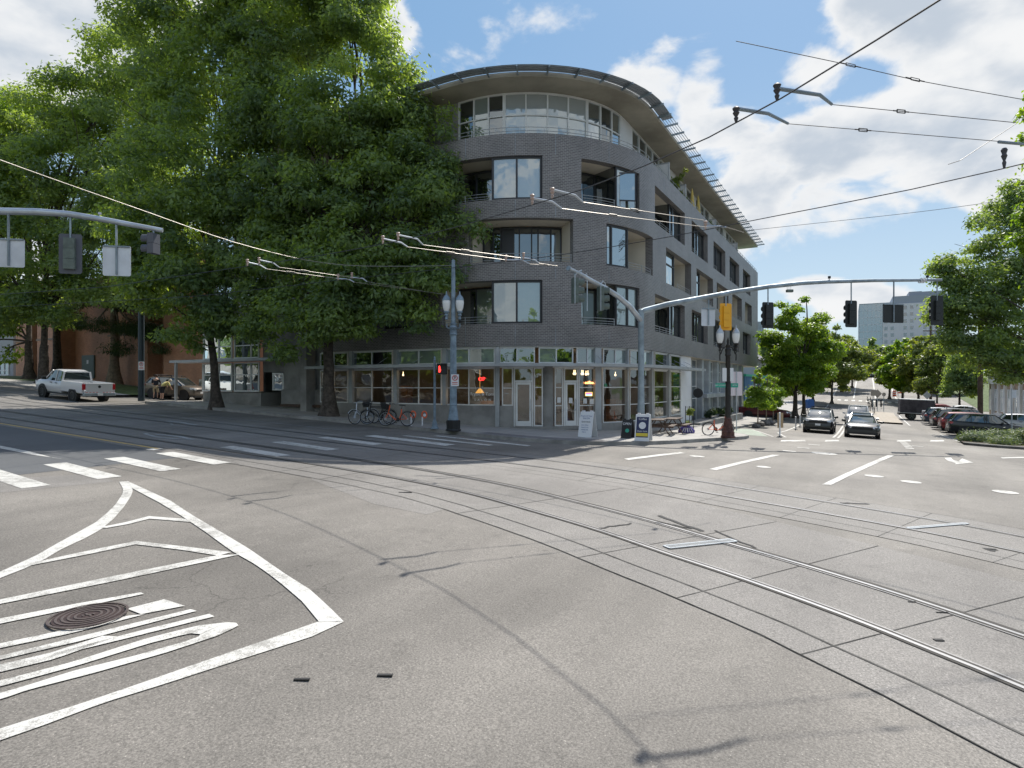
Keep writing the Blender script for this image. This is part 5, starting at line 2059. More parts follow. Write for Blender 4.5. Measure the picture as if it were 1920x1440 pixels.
def car(label, cat, body_m, st_b, st_g, wheels, r, name='parked_car', group=None, plate=True, rack=False, grille=.5, front_z=.62, lamp_z=.72, rim=None, trim=None):
    """st_b: hull stations (x, half width, bottom, top); st_g: glass house stations (x, half width low, half width high, z low, z high)"""
    th = thing(name, label, cat, (0, 0, 0), 0, group)
    m_ = MB()
    m_.loft([ring(*s_[:4], cr=.02) for s_ in st_b])
    hull = m_.build('body', body_m, th, smooth=True)
    m_ = MB()
    rings = []
    for x, wl, wh, zl, zh in st_g:
        rings.append([(x, -wl, zl), (x, -(wl * .35 + wh * .65), zl + (zh - zl) * .62), (x, -wh, zh - .05), (x, -wh * .8, zh), (x, wh * .8, zh), (x, wh, zh - .05), (x, (wl * .35 + wh * .65), zl + (zh - zl) * .62), (x, wl, zl)])
    m_.loft(rings)
    m_.build('windows', CGLASS, th, smooth=True)
    # roof skin and pillars
    m_ = MB()
    roof = [s_ for s_ in st_g if s_[4] > max(q[4] for q in st_g) - .16]
    if len(roof) > 1:
        m_.loft([[(x, -wh * .99, zh - .035), (x, -wh * .82, zh + .018), (x, 0, zh + .03), (x, wh * .82, zh + .018), (x, wh * .99, zh - .035), (x, wh * .9, zh - .05), (x, -wh * .9, zh - .05)] for x, wl, wh, zl, zh in roof])
    for sd_ in (-1, 1):
        f0, f1 = st_g[-1], roof[-1]
        b0, b1 = st_g[0], roof[0]
        m_.tube([(f0[0], sd_ * f0[1] * .99, f0[3]), (f1[0], sd_ * f1[2] * .99, f1[4] - .03)], .035, 6)
        m_.tube([(b0[0], sd_ * b0[1] * .99, b0[3]), (b1[0], sd_ * b1[2] * .99, b1[4] - .03)], .05, 6)
        mid = [s_ for s_ in st_g if s_ in roof]
        for k_, s_ in enumerate(mid[1:-1]):
            m_.tube([(s_[0], sd_ * s_[1] * 1.0, s_[3]), (s_[0], sd_ * (s_[1] * .35 + s_[2] * .65) * 1.005, s_[3] + (s_[4] - s_[3]) * .62), (s_[0], sd_ * s_[2], s_[4] - .05)], .03, 6)
        m_.tube([(x, sd_ * wl * 1.003, zl) for x, wl, wh, zl, zh in st_g], .018, 5)
    m_.build('roof', body_m, th, smooth=True)
    xf, xb = st_b[-1][0], st_b[0][0]
    w = max(s_[1] for s_ in st_b)
    # wheel arches
    for x in wheels:
        for sd_ in (-1, 1):
            m_ = MB()
            m_.disc((x, sd_ * (w - .11), r + .02), (0, 1, 0), 0, r * 1.17, .235, 22)
            m_.build('wheel_arch', BLACKM, th)
            wheel_part(th, x, sd_ * (w - .105), r, .22, sd_, rim)
    # sill, front and rear details
    m_ = MB()
    m_.box(wheels[0] + r, wheels[1] - r, -w * .97, w * .97, st_b[1][2] - .04, st_b[1][2] + .08)
    m_.build('sill', BLACKM, th)
    m_ = MB()
    gw = w * .62 * (1 if grille > 0 else .6)
    m_.prism([(xf - .10, -gw, front_z - .20), (xf - .10, gw, front_z - .20), (xf - .04, gw * .92, front_z - .02), (xf - .02, gw * 1.0, front_z + .10), (xf - .02, -gw * 1.0, front_z + .10), (xf - .04, -gw * .92, front_z - .02)], (.045, 0, 0))
    m_.build('grille', BLACKM, th)
    m_ = MB()
    m_.box(xf - .12, xf + .015, -w * .86, w * .86, .24, .36)
    m_.build('bumper', trim or BLACKM, th)
    m_ = MB()
    m_.box(xb - .02, xb + .15, -w * .9, w * .9, .32, .52)
    m_.build('rear_bumper', trim or BLACKM, th)
    for sd_ in (-1, 1):
        m_ = MB()
        m_.prism([(xf - .30, sd_ * w * .97, lamp_z - .03), (xf - .05, sd_ * w * .80, lamp_z - .09), (xf - .01, sd_ * w * .58, lamp_z - .07), (xf - .03, sd_ * w * .58, lamp_z + .03), (xf - .08, sd_ * w * .80, lamp_z + .05), (xf - .34, sd_ * w * .97, lamp_z + .09)], (.035, 0, .01))
        m_.build('headlight', HEADL, th)
        m_ = MB()
        m_.hexa([(xb - .02, sd_ * w * .62, lamp_z + .02), (xb + .05, sd_ * w * .95, lamp_z + .02), (xb + .20, sd_ * w * .985, lamp_z + .05), (xb + .12, sd_ * w * .62, lamp_z + .05),
                 (xb - .02, sd_ * w * .62, lamp_z + .19), (xb + .05, sd_ * w * .95, lamp_z + .19), (xb + .22, sd_ * w * .98, lamp_z + .17), (xb + .12, sd_ * w * .62, lamp_z + .17)])
        m_.build('tail_light', TAILL, th)
        f0 = st_g[-1]
        m_ = MB()
        m_.hexa([(f0[0] - .55, sd_ * (w + .02), f0[3] - .02), (f0[0] - .40, sd_ * (w + .02), f0[3] - .02), (f0[0] - .42, sd_ * (w + .22), f0[3] + .01), (f0[0] - .52, sd_ * (w + .22), f0[3] + .01),
                 (f0[0] - .55, sd_ * (w - .06), f0[3] + .11), (f0[0] - .40, sd_ * (w - .06), f0[3] + .11), (f0[0] - .42, sd_ * (w + .21), f0[3] + .15), (f0[0] - .52, sd_ * (w + .21), f0[3] + .15)])
        m_.build('mirror', body_m, th, bevel=.015)
        for hx in ((wheels[0] + wheels[1]) / 2 + .25, (wheels[0] + wheels[1]) / 2 - .75):
            m_ = MB()
            m_.box(hx - .1, hx + .1, sd_ * w - .02, sd_ * w + .02, st_g[0][3] - .17, st_g[0][3] - .13)
            m_.build('door_handle', trim or BLACKM, th)
    if plate:
        m_ = MB()
        m_.box(xf + .012, xf + .028, -.16, .16, front_z - .20, front_z - .06)
        m_.build('licence_plate', SIGNW, th)
        m_ = MB()
        m_.box(xb - .035, xb - .015, -.16, .16, .60, .75)
        m_.build('licence_plate', SIGNW, th)
    if rack:
        m_ = MB()
        zt_ = max(q[4] for q in st_g)
        for sd_ in (-1, 1):
            m_.tube([(roof[0][0] + .1, sd_ * .55, zt_ + .08), (roof[-1][0] - .1, sd_ * .55, zt_ + .08)], .02, 6)
        for x in (roof[0][0] + .4, roof[-1][0] - .4):
            m_.tube([(x, -.6, zt_ + .1), (x, .6, zt_ + .1)], .02, 6)
            for sd_ in (-1, 1):
                m_.beam((x, sd_ * .55, zt_ - .02), (x, sd_ * .55, zt_ + .1), .04)
        m_.build('roof_rack', BLACKM, th)
    return th


def coupe(label, m_, **k):
    return car(label, 'car', m_,
               [(-2.36, .74, .42, .86), (-2.28, .86, .30, .98), (-1.7, .95, .22, 1.01), (-.6, .955, .20, .97), (.6, .95, .20, .94), (1.2, .95, .20, .95), (1.9, .94, .22, .88), (2.25, .90, .25, .78), (2.37, .80, .34, .68)],
               [(-1.95, .70, .55, .99, 1.02), (-1.1, .80, .60, .97, 1.30), (-.5, .84, .62, .96, 1.37), (.05, .84, .62, .95, 1.36), (.95, .78, .70, .93, .97)], (-1.38, 1.40), .34, front_z=.55, lamp_z=.68, **k)


def sedan(label, m_, **k):
    return car(label, 'car', m_,
               [(-2.35, .72, .42, .88), (-2.27, .84, .30, 1.02), (-1.7, .90, .22, 1.04), (-.6, .91, .2, .98), (.6, .91, .2, .95), (1.2, .90, .2, .96), (1.9, .88, .22, .88), (2.22, .84, .26, .78), (2.33, .74, .34, .66)],
               [(-1.85, .68, .56, 1.02, 1.06), (-1.0, .78, .60, .99, 1.38), (-.1, .81, .62, .97, 1.44), (.35, .80, .62, .96, 1.41), (1.2, .76, .68, .95, .99)], (-1.35, 1.38), .33, front_z=.58, lamp_z=.70, **k)


def suv(label, m_, h=1.70, L=4.6, cat='suv', **k):
    q = L / 4.6
    return car(label, cat, m_,
               [(-2.28 * q, .80, .48, 1.02), (-2.20 * q, .90, .36, 1.12), (-1.7 * q, .93, .28, 1.14), (-.6 * q, .93, .27, 1.08), (.6 * q, .93, .27, 1.05), (1.15 * q, .93, .27, 1.07), (1.85 * q, .91, .28, 1.0), (2.18 * q, .87, .32, .88), (2.28 * q, .77, .40, .76)],
               [(-2.12 * q, .76, .64, 1.12, 1.18), (-1.80 * q, .80, .66, 1.10, h - .07), (-1.0 * q, .82, .68, 1.08, h - .01), (-.1 * q, .83, .68, 1.06, h), (.42 * q, .82, .68, 1.05, h - .03), (1.22 * q, .78, .70, 1.04, 1.08)], (-1.35 * q, 1.40 * q), .36, front_z=.72, lamp_z=.86, **k)


P_BLK = paint('car_paint_black', (.008, .009, .010), 0)
P_DGR = paint('car_paint_dark_green_grey', (.016, .019, .020), 0)
P_MAR = paint('car_paint_maroon', (.10, .008, .010))
P_RED = paint('car_paint_red', (.17, .012, .015))
P_WHT = paint('car_paint_white', (.62, .63, .64), 0)
P_SIL = paint('car_paint_silver', (.42, .43, .45), .5)
P_BLU = paint('car_paint_blue', (.025, .05, .085))
P_TAN = paint('car_paint_tan', (.16, .135, .11), .4)
RZU = ROT_U + math.pi
NEGV = ROT_U - math.pi / 2


def put(o, s, t, rz, dz=0.0, slope=True):
    o.location = on_ground(s, t, dz)
    d = Vector((math.cos(rz), math.sin(rz)))
    p = Vector(xy(s, t))
    pitch = math.atan2(gxy(*(p + d * 1.3)) - gxy(*(p - d * 1.3)), 2.6)
    sd_ = Vector((-d.y, d.x))
    roll = math.atan2(gxy(*(p + sd_ * .7)) - gxy(*(p - sd_ * .7)), 1.4)
    o.rotation_euler = (roll, -pitch, rz)
    return o


put(coupe('black sports coupe facing the camera at the head of its lane', P_BLK, name='oncoming_car', plate=False), 45.2, .15, RZU)
put(suv('black suv facing the camera in the lane by the bike path, headlights gleaming', P_DGR, 1.66, name='oncoming_car', rack=True), 48.2, 2.75, RZU)
put(sedan('silver sedan queued directly behind the black sports coupe', P_SIL, name='oncoming_car'), 52.8, .25, RZU)
put(suv('white suv third in the queue behind the black coupe', P_WHT, 1.78, name='oncoming_car'), 60.5, .55, RZU)
put(suv('small dark suv driving down the far hill', P_DGR, name='distant_car'), 168, -1.1, RZU)
put(suv('tiny white van beside the dark suv on the far hill', P_WHT, 1.9, name='distant_car'), 176, -3.0, RZU)
put(sedan('dark maroon car parked across the driveway behind the saplings', P_MAR), 63.6, 8.4, NEGV)
PG = 'cars parked nose-in along the right side'
cars = [(suv('shiny black suv parked nearest the juniper bush', P_BLK, 1.68, 4.7, group=PG), 56.6, -8.6, 0), (suv('bright red suv parked just beyond the shiny black one', P_RED, 1.66, 4.5, group=PG), 60.0, -8.3, 0),
        (suv('long black van with roof rack between the red and maroon cars', P_BLK, 1.86, 5.2, 'van', group=PG, rack=True), 63.4, -8.4, 0), (suv('maroon hatchback parked between black van and blue suv', P_MAR, 1.60, 4.2, 'hatchback', group=PG), 66.8, -8.1, 0),
        (suv('dark blue suv parked next to the box truck', P_BLU, 1.74, 4.6, group=PG), 70.6, -8.0, 0)]
for o, s, t, a in cars:
    put(o, s, t + .9, NEGV + a + .05)


# pickup trucks
def pickup(label, m_, name='parked_pickup', group=None):
    th = thing(name, label, 'pickup truck', (0, 0, 0), 0, group)
    q = MB()
    q.loft([ring(*s_, top_w=.88) for s_ in [(-.35, .98, .42, 1.22), (.2, .98, .42, 1.20), (1.05, .98, .42, 1.20), (1.25, .97, .42, 1.24), (2.3, .96, .44, 1.20), (2.75, .93, .46, 1.12), (2.88, .84, .52, 1.0)]])
    q.build('body', m_, th, smooth=True)
    q = MB()      # load bed: two side walls and floor
    for sd_ in (-1, 1):
        q.loft([[(x, sd_ * .90, .55), (x, sd_ * .99, .62), (x, sd_ * 1.0, .95), (x, sd_ * .97, 1.24), (x, sd_ * .86, 1.26), (x, sd_ * .84, .75)] for x in (-2.82, -2.7, -1.2, -.40)])
    q.box(-2.80, -.40, -.9, .9, .62, .74)
    q.box(-.44, -.36, -.9, .9, .62, 1.24)
    q.build('load_bed', m_, th, smooth=True)
    q = MB()
    q.box(-2.90, -2.81, -.80, .80, .66, 1.24)
    tg = q.build('tailgate', m_, th, bevel=.02)
    q = MB()
    q.disc((-2.905, 0, 1.02), (1, 0, 0), 0, .09, .012, 12)
    o = q.build('emblem', BLACKM)
    o.parent = tg
    q = MB()
    rings = []
    for x, wl, wh, zl, zh in [(-.32, .86, .74, 1.20, 1.84), (.1, .88, .76, 1.2, 1.92), (.65, .88, .76, 1.2, 1.92), (1.0, .87, .74, 1.2, 1.88), (1.75, .84, .74, 1.2, 1.24)]:
        rings.append([(x, -wl, zl), (x, -(wl * .35 + wh * .65), zl + (zh - zl) * .62), (x, -wh, zh - .05), (x, -wh * .8, zh), (x, wh * .8, zh), (x, wh, zh - .05), (x, (wl * .35 + wh * .65), zl + (zh - zl) * .62), (x, wl, zl)])
    q.loft(rings)
    q.build('windows', CGLASS, th, smooth=True)
    q = MB()
    q.loft([[(x, -.77, zh - .04), (x, -.6, zh + .02), (x, .6, zh + .02), (x, .77, zh - .04), (x, .7, zh - .06), (x, -.7, zh - .06)] for x, zh in ((-.36, 1.84), (.1, 1.92), (.65, 1.92), (1.0, 1.88))])
    for sd_ in (-1, 1):
        q.tube([(-.34, sd_ * .88, 1.2), (-.34, sd_ * .77, 1.82)], .06, 6)
        q.tube([(.42, sd_ * .885, 1.2), (.40, sd_ * .77, 1.88)], .04, 6)
        q.tube([(1.76, sd_ * .85, 1.22), (1.0, sd_ * .75, 1.86)], .04, 6)
    q.box(-.37, -.31, -.8, .8, 1.18, 1.30)
    q.build('roof', m_, th, smooth=True)
    for x in (-1.75, 1.85):
        for sd_ in (-1, 1):
            q = MB()
            q.disc((x, sd_ * .87, .43), (0, 1, 0), 0, .50, .25, 22)
            q.build('wheel_arch', BLACKM, th)
            wheel_part(th, x, sd_ * .885, .40, .25, sd_)
    q = MB()
    q.box(-3.02, -2.84, -.95, .95, .44, .64)
    q.build('rear_bumper', GALV, th, bevel=.02)
    q = MB()
    for k in range(-4, 5):
        if k:
            q.box(-3.03, -3.022, k * .2 - .06, k * .2 + .06, .655, .69)
    q.build('reflector_tape', RED, th)
    q = MB()
    q.box(-3.04, -3.02, -.16, .16, .46, .60)
    q.build('licence_plate', SIGNW, th)
    for sd_ in (-1, 1):
        q = MB()
        q.box(-2.87, -2.80, sd_ * .90 - .09, sd_ * .90 + .09, .82, 1.18)
        q.build('tail_light', TAILL, th)
        q = MB()
        q.box(2.72, 2.86, sd_ * .75 - .16, sd_ * .75 + .16, .86, 1.08)
        q.build('headlight', HEADL, th)
        q = MB()
        q.box(1.35, 1.5, sd_ * 1.1 - .12, sd_ * 1.1 + .12, 1.22, 1.44)
        q.build('mirror', BLACKM, th, bevel=.02)
        for x in (.2, .8):
            q = MB()
            q.box(x - .1, x + .1, sd_ * .985 - .02, sd_ * .985 + .02, 1.05, 1.09)
            q.build('door_handle', BLACKM, th)
    q = MB()
    q.box(2.86, 2.93, -.7, .7, .55, 1.05)
    q.build('grille', BLACKM, th)
    q = MB()
    q.box(-1.2, 1.3, -.965, .965, .38, .46)
    q.build('running_board', BLACKM, th)
    return th


pk = pickup('white crew cab pickup truck with red tail lamps on the left street', P_WHT)
put(pk, 20.6, 45.1, ROT_U + math.pi / 2 + .04)
pk2 = pickup('white pickup truck parked behind the dark blue suv', P_WHT, group=PG)
put(pk2, 74.2, -7.9, NEGV)
hb = suv('tan boxy hatchback with an open front door in the driveway, people beside it', P_TAN, 1.62, 4.15, 'hatchback', rack=True)
put(hb, 27.2, 44.6, math.radians(-8))
m = MB()
m.hexa([(.95, -.93, .42), (1.0, -.93, .42), (.62, -1.70, .42), (.57, -1.70, .42), (.95, -.90, 1.05), (1.0, -.90, 1.05), (.62, -1.68, 1.05), (.57, -1.68, 1.05)])
m.build('open_door', P_TAN, hb)

# dark box truck
bt = thing('box_truck', 'dark box truck with a worn plain cargo body beyond the parked cars', 'truck', (0, 0, 0), 0, PG)
m = MB()
m.box(-3.0, .1, -1.15, 1.15, .75, 2.22)
boxm = mat('worn_dark_box', (.045, .042, .05), .7, var=.6, vs=3, dirt=(.025, .022, .028))
bx = m.build('cargo_box', boxm, bt, bevel=.03)
m = MB()
for z in (.75, 2.20):
    m.box(-3.03, .12, -1.17, 1.17, z - .03, z + .04)
o = m.build('box_trim', ALUD)
o.parent = bx
m = MB()
m.loft([ring(x, .98, .55, z) for x, z in ((.2, 1.85), (1.1, 1.85), (1.5, 1.7), (2.1, 1.2), (2.6, 1.1), (2.7, .9))])
m.build('cab', P_RED, bt, smooth=True)
m = MB()
m.box(-2.9, 2.5, -.4, .4, .55, .75)
m.box(-3.05, -2.95, -1.0, 1.0, .5, .68)
m.build('chassis', BLACKM, bt)
for x in (-1.9, 1.9):
    for sd_ in (-1, 1):
        wheel_part(bt, x, sd_ * .95, .42, .30, sd_, SIGNG)
put(bt, 79.6, -6.2, NEGV + .05)

# ------------------------------------------------------------------ signal masts, lamps, wires
def text(name, s, size, m, parent=None, loc=(0, 0, 0), rot=(math.radians(90), 0, 0), ext=.004, align='CENTER', shear=0):
    cu = bpy.data.curves.new(name, 'FONT')
    cu.body = s
    cu.size = size
    cu.extrude = ext
    cu.align_x = align
    cu.align_y = 'CENTER'
    cu.shear = shear
    cu.materials.append(m)
    tmp = bpy.data.objects.new(name, cu)
    C.objects.link(tmp)
    dg = bpy.context.evaluated_depsgraph_get()
    me = bpy.data.meshes.new_from_object(tmp.evaluated_get(dg))
    bpy.data.objects.remove(tmp)
    o = bpy.data.objects.new(name, me)
    C.objects.link(o)
    o.parent = parent
    o.location = loc
    o.rotation_euler = rot
    return o


def face_rot(n):
    """rotation z so that local -Y faces direction n (x, y)"""
    return math.atan2(n[1], n[0]) + math.pi / 2


LENS = mat('signal_lens_dark', (.03, .03, .03), .2)


def signal_head(parent, c, rz, plate_w=.62, plate_h=1.28, plate_m=PLATE, body_m=SIGNG, sections=3, back=True, hanger=.4, name='signal_head'):
    """housing whose lenses point to local +Y when back is True (we see the back)"""
    R_ = Matrix.Rotation(rz, 4, 'Z')
    def T(p):
        v = R_ @ Vector(p)
        return (v.x + c[0], v.y + c[1], v.z + c[2])
    sg = 1 if back else -1
    m_ = MB()
    h = .34 * sections
    def bx(x0, x1, y0, y1, z0, z1):
        m_.hexa([T(p) for p in ((x0, y0, z0), (x1, y0, z0), (x1, y1, z0), (x0, y1, z0), (x0, y0, z1), (x1, y0, z1), (x1, y1, z1), (x0, y1, z1))])
    for k in range(sections):
        z0 = -h / 2 + k * .34
        bx(-.17 + .004 * k, .17 - .004 * k, -.11, .11, z0 + .005, z0 + .335)
    o = m_.build(name, body_m, parent)
    if plate_w:
        m_ = MB()
        w2, h2 = plate_w / 2, plate_h / 2
        for x0, x1, z0, z1 in ((-w2, w2, -h2, h2),):
            pts = [T((x, 0, z)) for x, z in ((-w2 + .05, -h2), (w2 - .05, -h2), (w2, -h2 + .05), (w2, h2 - .05), (w2 - .05, h2), (-w2 + .05, h2), (-w2, h2 - .05), (-w2, -h2 + .05))]
            e = R_ @ Vector((0, .015 * sg, 0))
            m_.prism(pts, e)
        q = m_.build('backplate', plate_m)
        q.parent = o
    for k in range(sections):
        z = -h / 2 + k * .34 + .17
        m_ = MB()
        rings = []
        for yy, r_ in ((.11, .15), (.36, .16)):
            rings.append([T((math.cos(a) * r_, yy * sg, z + math.sin(a) * r_)) for a in [math.pi * (-.25 + 1.5 * j / 10) for j in range(11)]])
        m_.loft(rings, 0, False, False)
        q = m_.build('visor', body_m)
        q.parent = o
    m_ = MB()
    m_.tube([T((0, 0, h / 2)), T((0, 0, h / 2 + hanger))], .03, 6)
    q = m_.build('hanger', GALV)
    q.parent = o
    return o


def sign_panel(parent, c, rz, w, h, m, hang=None, name='sign_panel', rod=True, z_rod=.5):
    R_ = Matrix.Rotation(rz, 4, 'Z')
    def T(p):
        v = R_ @ Vector(p)
        return (v.x + c[0], v.y + c[1], v.z + c[2])
    m_ = MB()
    r_ = .04
    pts = [T((x, 0, z)) for x, z in ((-w / 2 + r_, -h / 2), (w / 2 - r_, -h / 2), (w / 2, -h / 2 + r_), (w / 2, h / 2 - r_), (w / 2 - r_, h / 2), (-w / 2 + r_, h / 2), (-w / 2, h / 2 - r_), (-w / 2, -h / 2 + r_))]
    m_.prism(pts, R_ @ Vector((0, .012, 0)))
    o = m_.build(name, m, parent)
    if rod:
        m_ = MB()
        m_.beam(T((0, -.03, -h / 2 + .04)), T((0, -.03, h / 2 + (hang or z_rod))), .05)
        if w > .6:
            m_.beam(T((-w / 2 + .02, -.03, h / 2 - .03)), T((w / 2 - .02, -.03, h / 2 - .03)), .04, .05)
        q = m_.build('hanger', GALV)
        q.parent = o
    return o


# -- main mast at the cafe corner: arm over the right street (direction .98, .2), arm over the left street
PB = Vector((6.06, 28.8, gxy(6.06, 28.8) + .15))
AD = Vector((.98, .2, 0)).normalized()


def on_arm(px, py):
    """point of the vertical plane through the mast along the arm"""
    r = (px - CX) / FOC
    L_ = (r * PB.y - PB.x) / (AD.x - r * AD.y)
    d = PB.y + AD.y * L_
    return Vector((PB.x + AD.x * L_, d, EZ + (CY - py) / FOC * d))


MA = thing('signal_mast', 'tall grey signal mast at the cafe corner with two curved arms', 'traffic signal', PB)


def rl(p):
    return Vector(p) - PB


m = MB()
ztop = on_arm(1205, 583).z - PB.z + .06
m.lathe([(.30, 0), (.30, .04), (.20, .07), (.175, .5), (.15, 2.5), (.135, ztop), (.10, ztop + .02), (0.01, ztop + .03)], (0, 0, 0), 18)
m.build('pole', GALV, MA, smooth=True)
armpts = [on_arm(*p) for p in ((1205, 583), (1250, 571), (1317, 558.5), (1379, 547), (1442, 537.5), (1504, 531), (1550, 528.5), (1640, 526), (1765, 525))]
m = MB()
m.tube([rl(p) for p in armpts], [.135, .13, .122, .115, .108, .10, .095, .085, .07], 14)
m.build('mast_arm', GALV, MA, smooth=True)
# second arm swings over the left street, towards the camera
A2 = Vector((2.2, 24.3)) - Vector((PB.x, PB.y))


def on_arm2(px, py):
    r = (px - CX) / FOC
    L_ = (r * PB.y - PB.x) / (A2.x - r * A2.y)
    d = PB.y + A2.y * L_
    return Vector((PB.x + A2.x * L_, d, EZ + (CY - py) / FOC * d))


arm2 = [on_arm2(*p) for p in ((1201, 600), (1180, 574), (1158, 555), (1135, 540), (1112, 528), (1090, 515), (1066, 503))]
m = MB()
m.tube([rl(p) for p in arm2], [.13, .125, .115, .105, .095, .085, .075], 14)
m.build('mast_arm', GALVL, MA, smooth=True)
m = MB()
m.disc(rl(arm2[-1]), arm2[-1] - arm2[-2], 0, .10, .06, 12)
m.build('end_cap', GALV, MA)
arz = math.atan2(AD.y, AD.x)
for px, py, pm, bm_, w, h, kind in ((1361, 594, YELLOW, YELLOW, .62, 1.30, 's'), (1440, 591, PLATE, SIGNG, .62, 1.28, 's'), (1596, 588.5, PLATE, SIGNG, .68, 1.36, 's'), (1757, 582, PLATE, SIGNG, .78, 1.55, 's')):
    c = on_arm(px, py)
    top = min(armpts, key=lambda p: abs(p.x - c.x)).z
    signal_head(MA, rl(c), arz, w, h, pm, PLATE if pm is PLATE else bm_, 3, True, max(.15, top - c.z - .51))
for px, py, w, h, m_ in ((1328, 594.5, .72, .86, SIGNB), (1675, 587.5, 1.24, .98, PLATE)):
    c = on_arm(px, py)
    top = min(armpts, key=lambda p: abs(p.x - c.x)).z
    sign_panel(MA, rl(c), arz, w, h, m_, top - c.z - h / 2)
# detector box, strap clamp and small sensors
c = on_arm(1480.5, 545.5)
m = MB()
m.box(c.x - PB.x - .17, c.x - PB.x + .17, c.y - PB.y - .08, c.y - PB.y + .08, c.z - PB.z - .07, c.z - PB.z + .07)
m.build('detector_box', SIGNG, MA, bevel=.03)
m = MB()
for k in range(3):
    x = c.x - PB.x - .12 + k * .09
    m.tube([(x, c.y - PB.y, c.z - PB.z + .07), (x, c.y - PB.y, c.z - PB.z + .42)], .008, 4)
m.build('cable_loops', ALUD, MA)
for px, py in ((1555, 521.5), (1739, 520)):
    c = on_arm(px, py)
    m = MB()
    v = rl(c)
    m.box(v.x - .05, v.x + .05, v.y - .05, v.y + .05, v.z - .02, v.z + .10)
    m.tube([(v.x, v.y, v.z - .16), (v.x, v.y, v.z)], .015, 5)
    m.build('sensor', BLACKM, MA)
c = rl(on_arm(1729, 526))
m = MB()
for k in range(4):
    m.disc((c.x - .12 + k * .08, c.y, c.z + (.02 if k % 2 else -.02)), AD, .08, .125, .03, 10)
m.build('strap_coil', SIGNW, MA)
# side-on signals of the second arm
a2z = math.atan2(A2.y, A2.x)
for px, py, u in ((1078, 545, 5), (1126, 560, 3)):
    c = on_arm2(px, py)
    c = Vector((c.x, c.y, c.z))
    signal_head(MA, rl(c), math.radians(100), .0, 0, PLATE, SIGNG, 3, False, .18)
    for dx in (.12, -.12):
        pass
    m = MB()
    at_ = min(arm2, key=lambda p: (p - c).length)
    v, a_ = rl(c), rl(at_)
    m.tube([(v.x, v.y, v.z + .6), (v.x + .1, v.y, v.z + .75), (a_.x + .0, a_.y, a_.z + .18), (a_.x, a_.y, a_.z)], .03, 6)
    m.tube([(v.x - .02, v.y - .22, v.z - .55), (v.x - .02, v.y - .22, v.z + .55)], .018, 5)
    m.build('bracket_tube', GALVL, MA, smooth=True)
c = on_arm2(1101, 556)
m = MB()
m.tube([rl(on_arm2(1095, 517)), rl(on_arm2(1100, 513)), rl(on_arm2(1101, 530)), rl(on_arm2(1101, 583))], .022, 6)
m.build('bracket_tube', GALVL, MA)

# -- near left mast arm, only its arm and signals reach the picture
LP = Vector((*xy(4.0, 25.5), g(4.0, 25.5)))
LM = thing('signal_mast', 'silver signal mast arm entering at the left edge with two white sign backs', 'traffic signal', LP)
L1, L2 = Vector((-17.0, 19.5)), Vector((-11.6, 20.6))


def on_l(px, py):
    r = (px - CX) / FOC
    D_ = L2 - L1
    k = (r * L1.y - L1.x) / (D_.x - r * D_.y)
    d = L1.y + D_.y * k
    return Vector((L1.x + D_.x * k, d, EZ + (CY - py) / FOC * d))


zt = on_l(0, 397).z
m = MB()
m.lathe([(.3, 0), (.3, .05), (.2, .1), (.16, 3), (.14, zt - LP.z - 1.2)], (0, 0, 0), 18)
m.build('pole', GALVL, LM, smooth=True)
m = MB()
e0 = on_l(0, 396)
ap = [Vector((LP.x, LP.y, zt - 1.25)), Vector((LP.x * .72 + e0.x * .28, LP.y * .72 + e0.y * .28, zt - .45)), Vector((LP.x * .4 + e0.x * .6, LP.y * .4 + e0.y * .6, zt - .03)), e0, on_l(70, 397), on_l(130, 401.5), on_l(190, 411), on_l(250, 422), on_l(305, 432)]
m.tube([p - LP for p in ap], [.14, .135, .125, .115, .108, .10, .092, .083, .075], 14)
m.build('mast_arm', GALVL, LM, smooth=True)
lrz = math.atan2((L2 - L1).y, (L2 - L1).x)
c = on_l(132, 476)
signal_head(LM, c - LP, lrz, .68, 1.30, PLATEG, SIGNG, 3, True, .80)
for px, py, w, h, hang in ((17, 474, .88, .92, .85), (219, 489, .84, 1.0, .68)):
    sign_panel(LM, on_l(px, py) - LP, lrz, w, h, SIGNB, hang)
signal_head(LM, on_l(288, 457) - LP, lrz + 1.25, .0, 0, PLATE, PLATEG, 2, True, .10)
m = MB()
c = on_l(187, 405) - LP
m.tube([(c.x, c.y, c.z - .12), (c.x, c.y, c.z + .08)], .012, 5)
m.box(c.x - .04, c.x + .04, c.y - .03, c.y + .03, c.z + .05, c.z + .12)
m.build('sensor', GALVL, LM)

# -- lamps
def acorn(parent, c, r=.20, up=True, m_post=POSTB):
    m_ = MB()
    x, y, z = c
    m_.lathe([(.05, -.62), (.07, -.60), (.05, -.5), (.10, -.42), (.06, -.36), (.13, -.30), (.13, -.26), (.09, -.24)], (x, y, z), 12)
    base = m_.build('lamp_holder', m_post, parent, smooth=True)
    m_ = MB()
    m_.lathe([(r * .55, -.24), (r * .85, -.10), (r, .10), (r * .96, .22), (r * .80, .26)], (x, y, z), 16)
    m_.build('lamp_globe', LAMPW, parent, smooth=True)
    m_ = MB()
    m_.lathe([(r * 1.02, .22), (r * 1.0, .27), (r * .72, .38), (r * .35, .46), (r * .18, .50), (r * .22, .54), (.01, .64)], (x, y, z), 16)
    m_.build('lamp_cap', m_post if m_post is not POSTD else GALVL, parent, smooth=True)


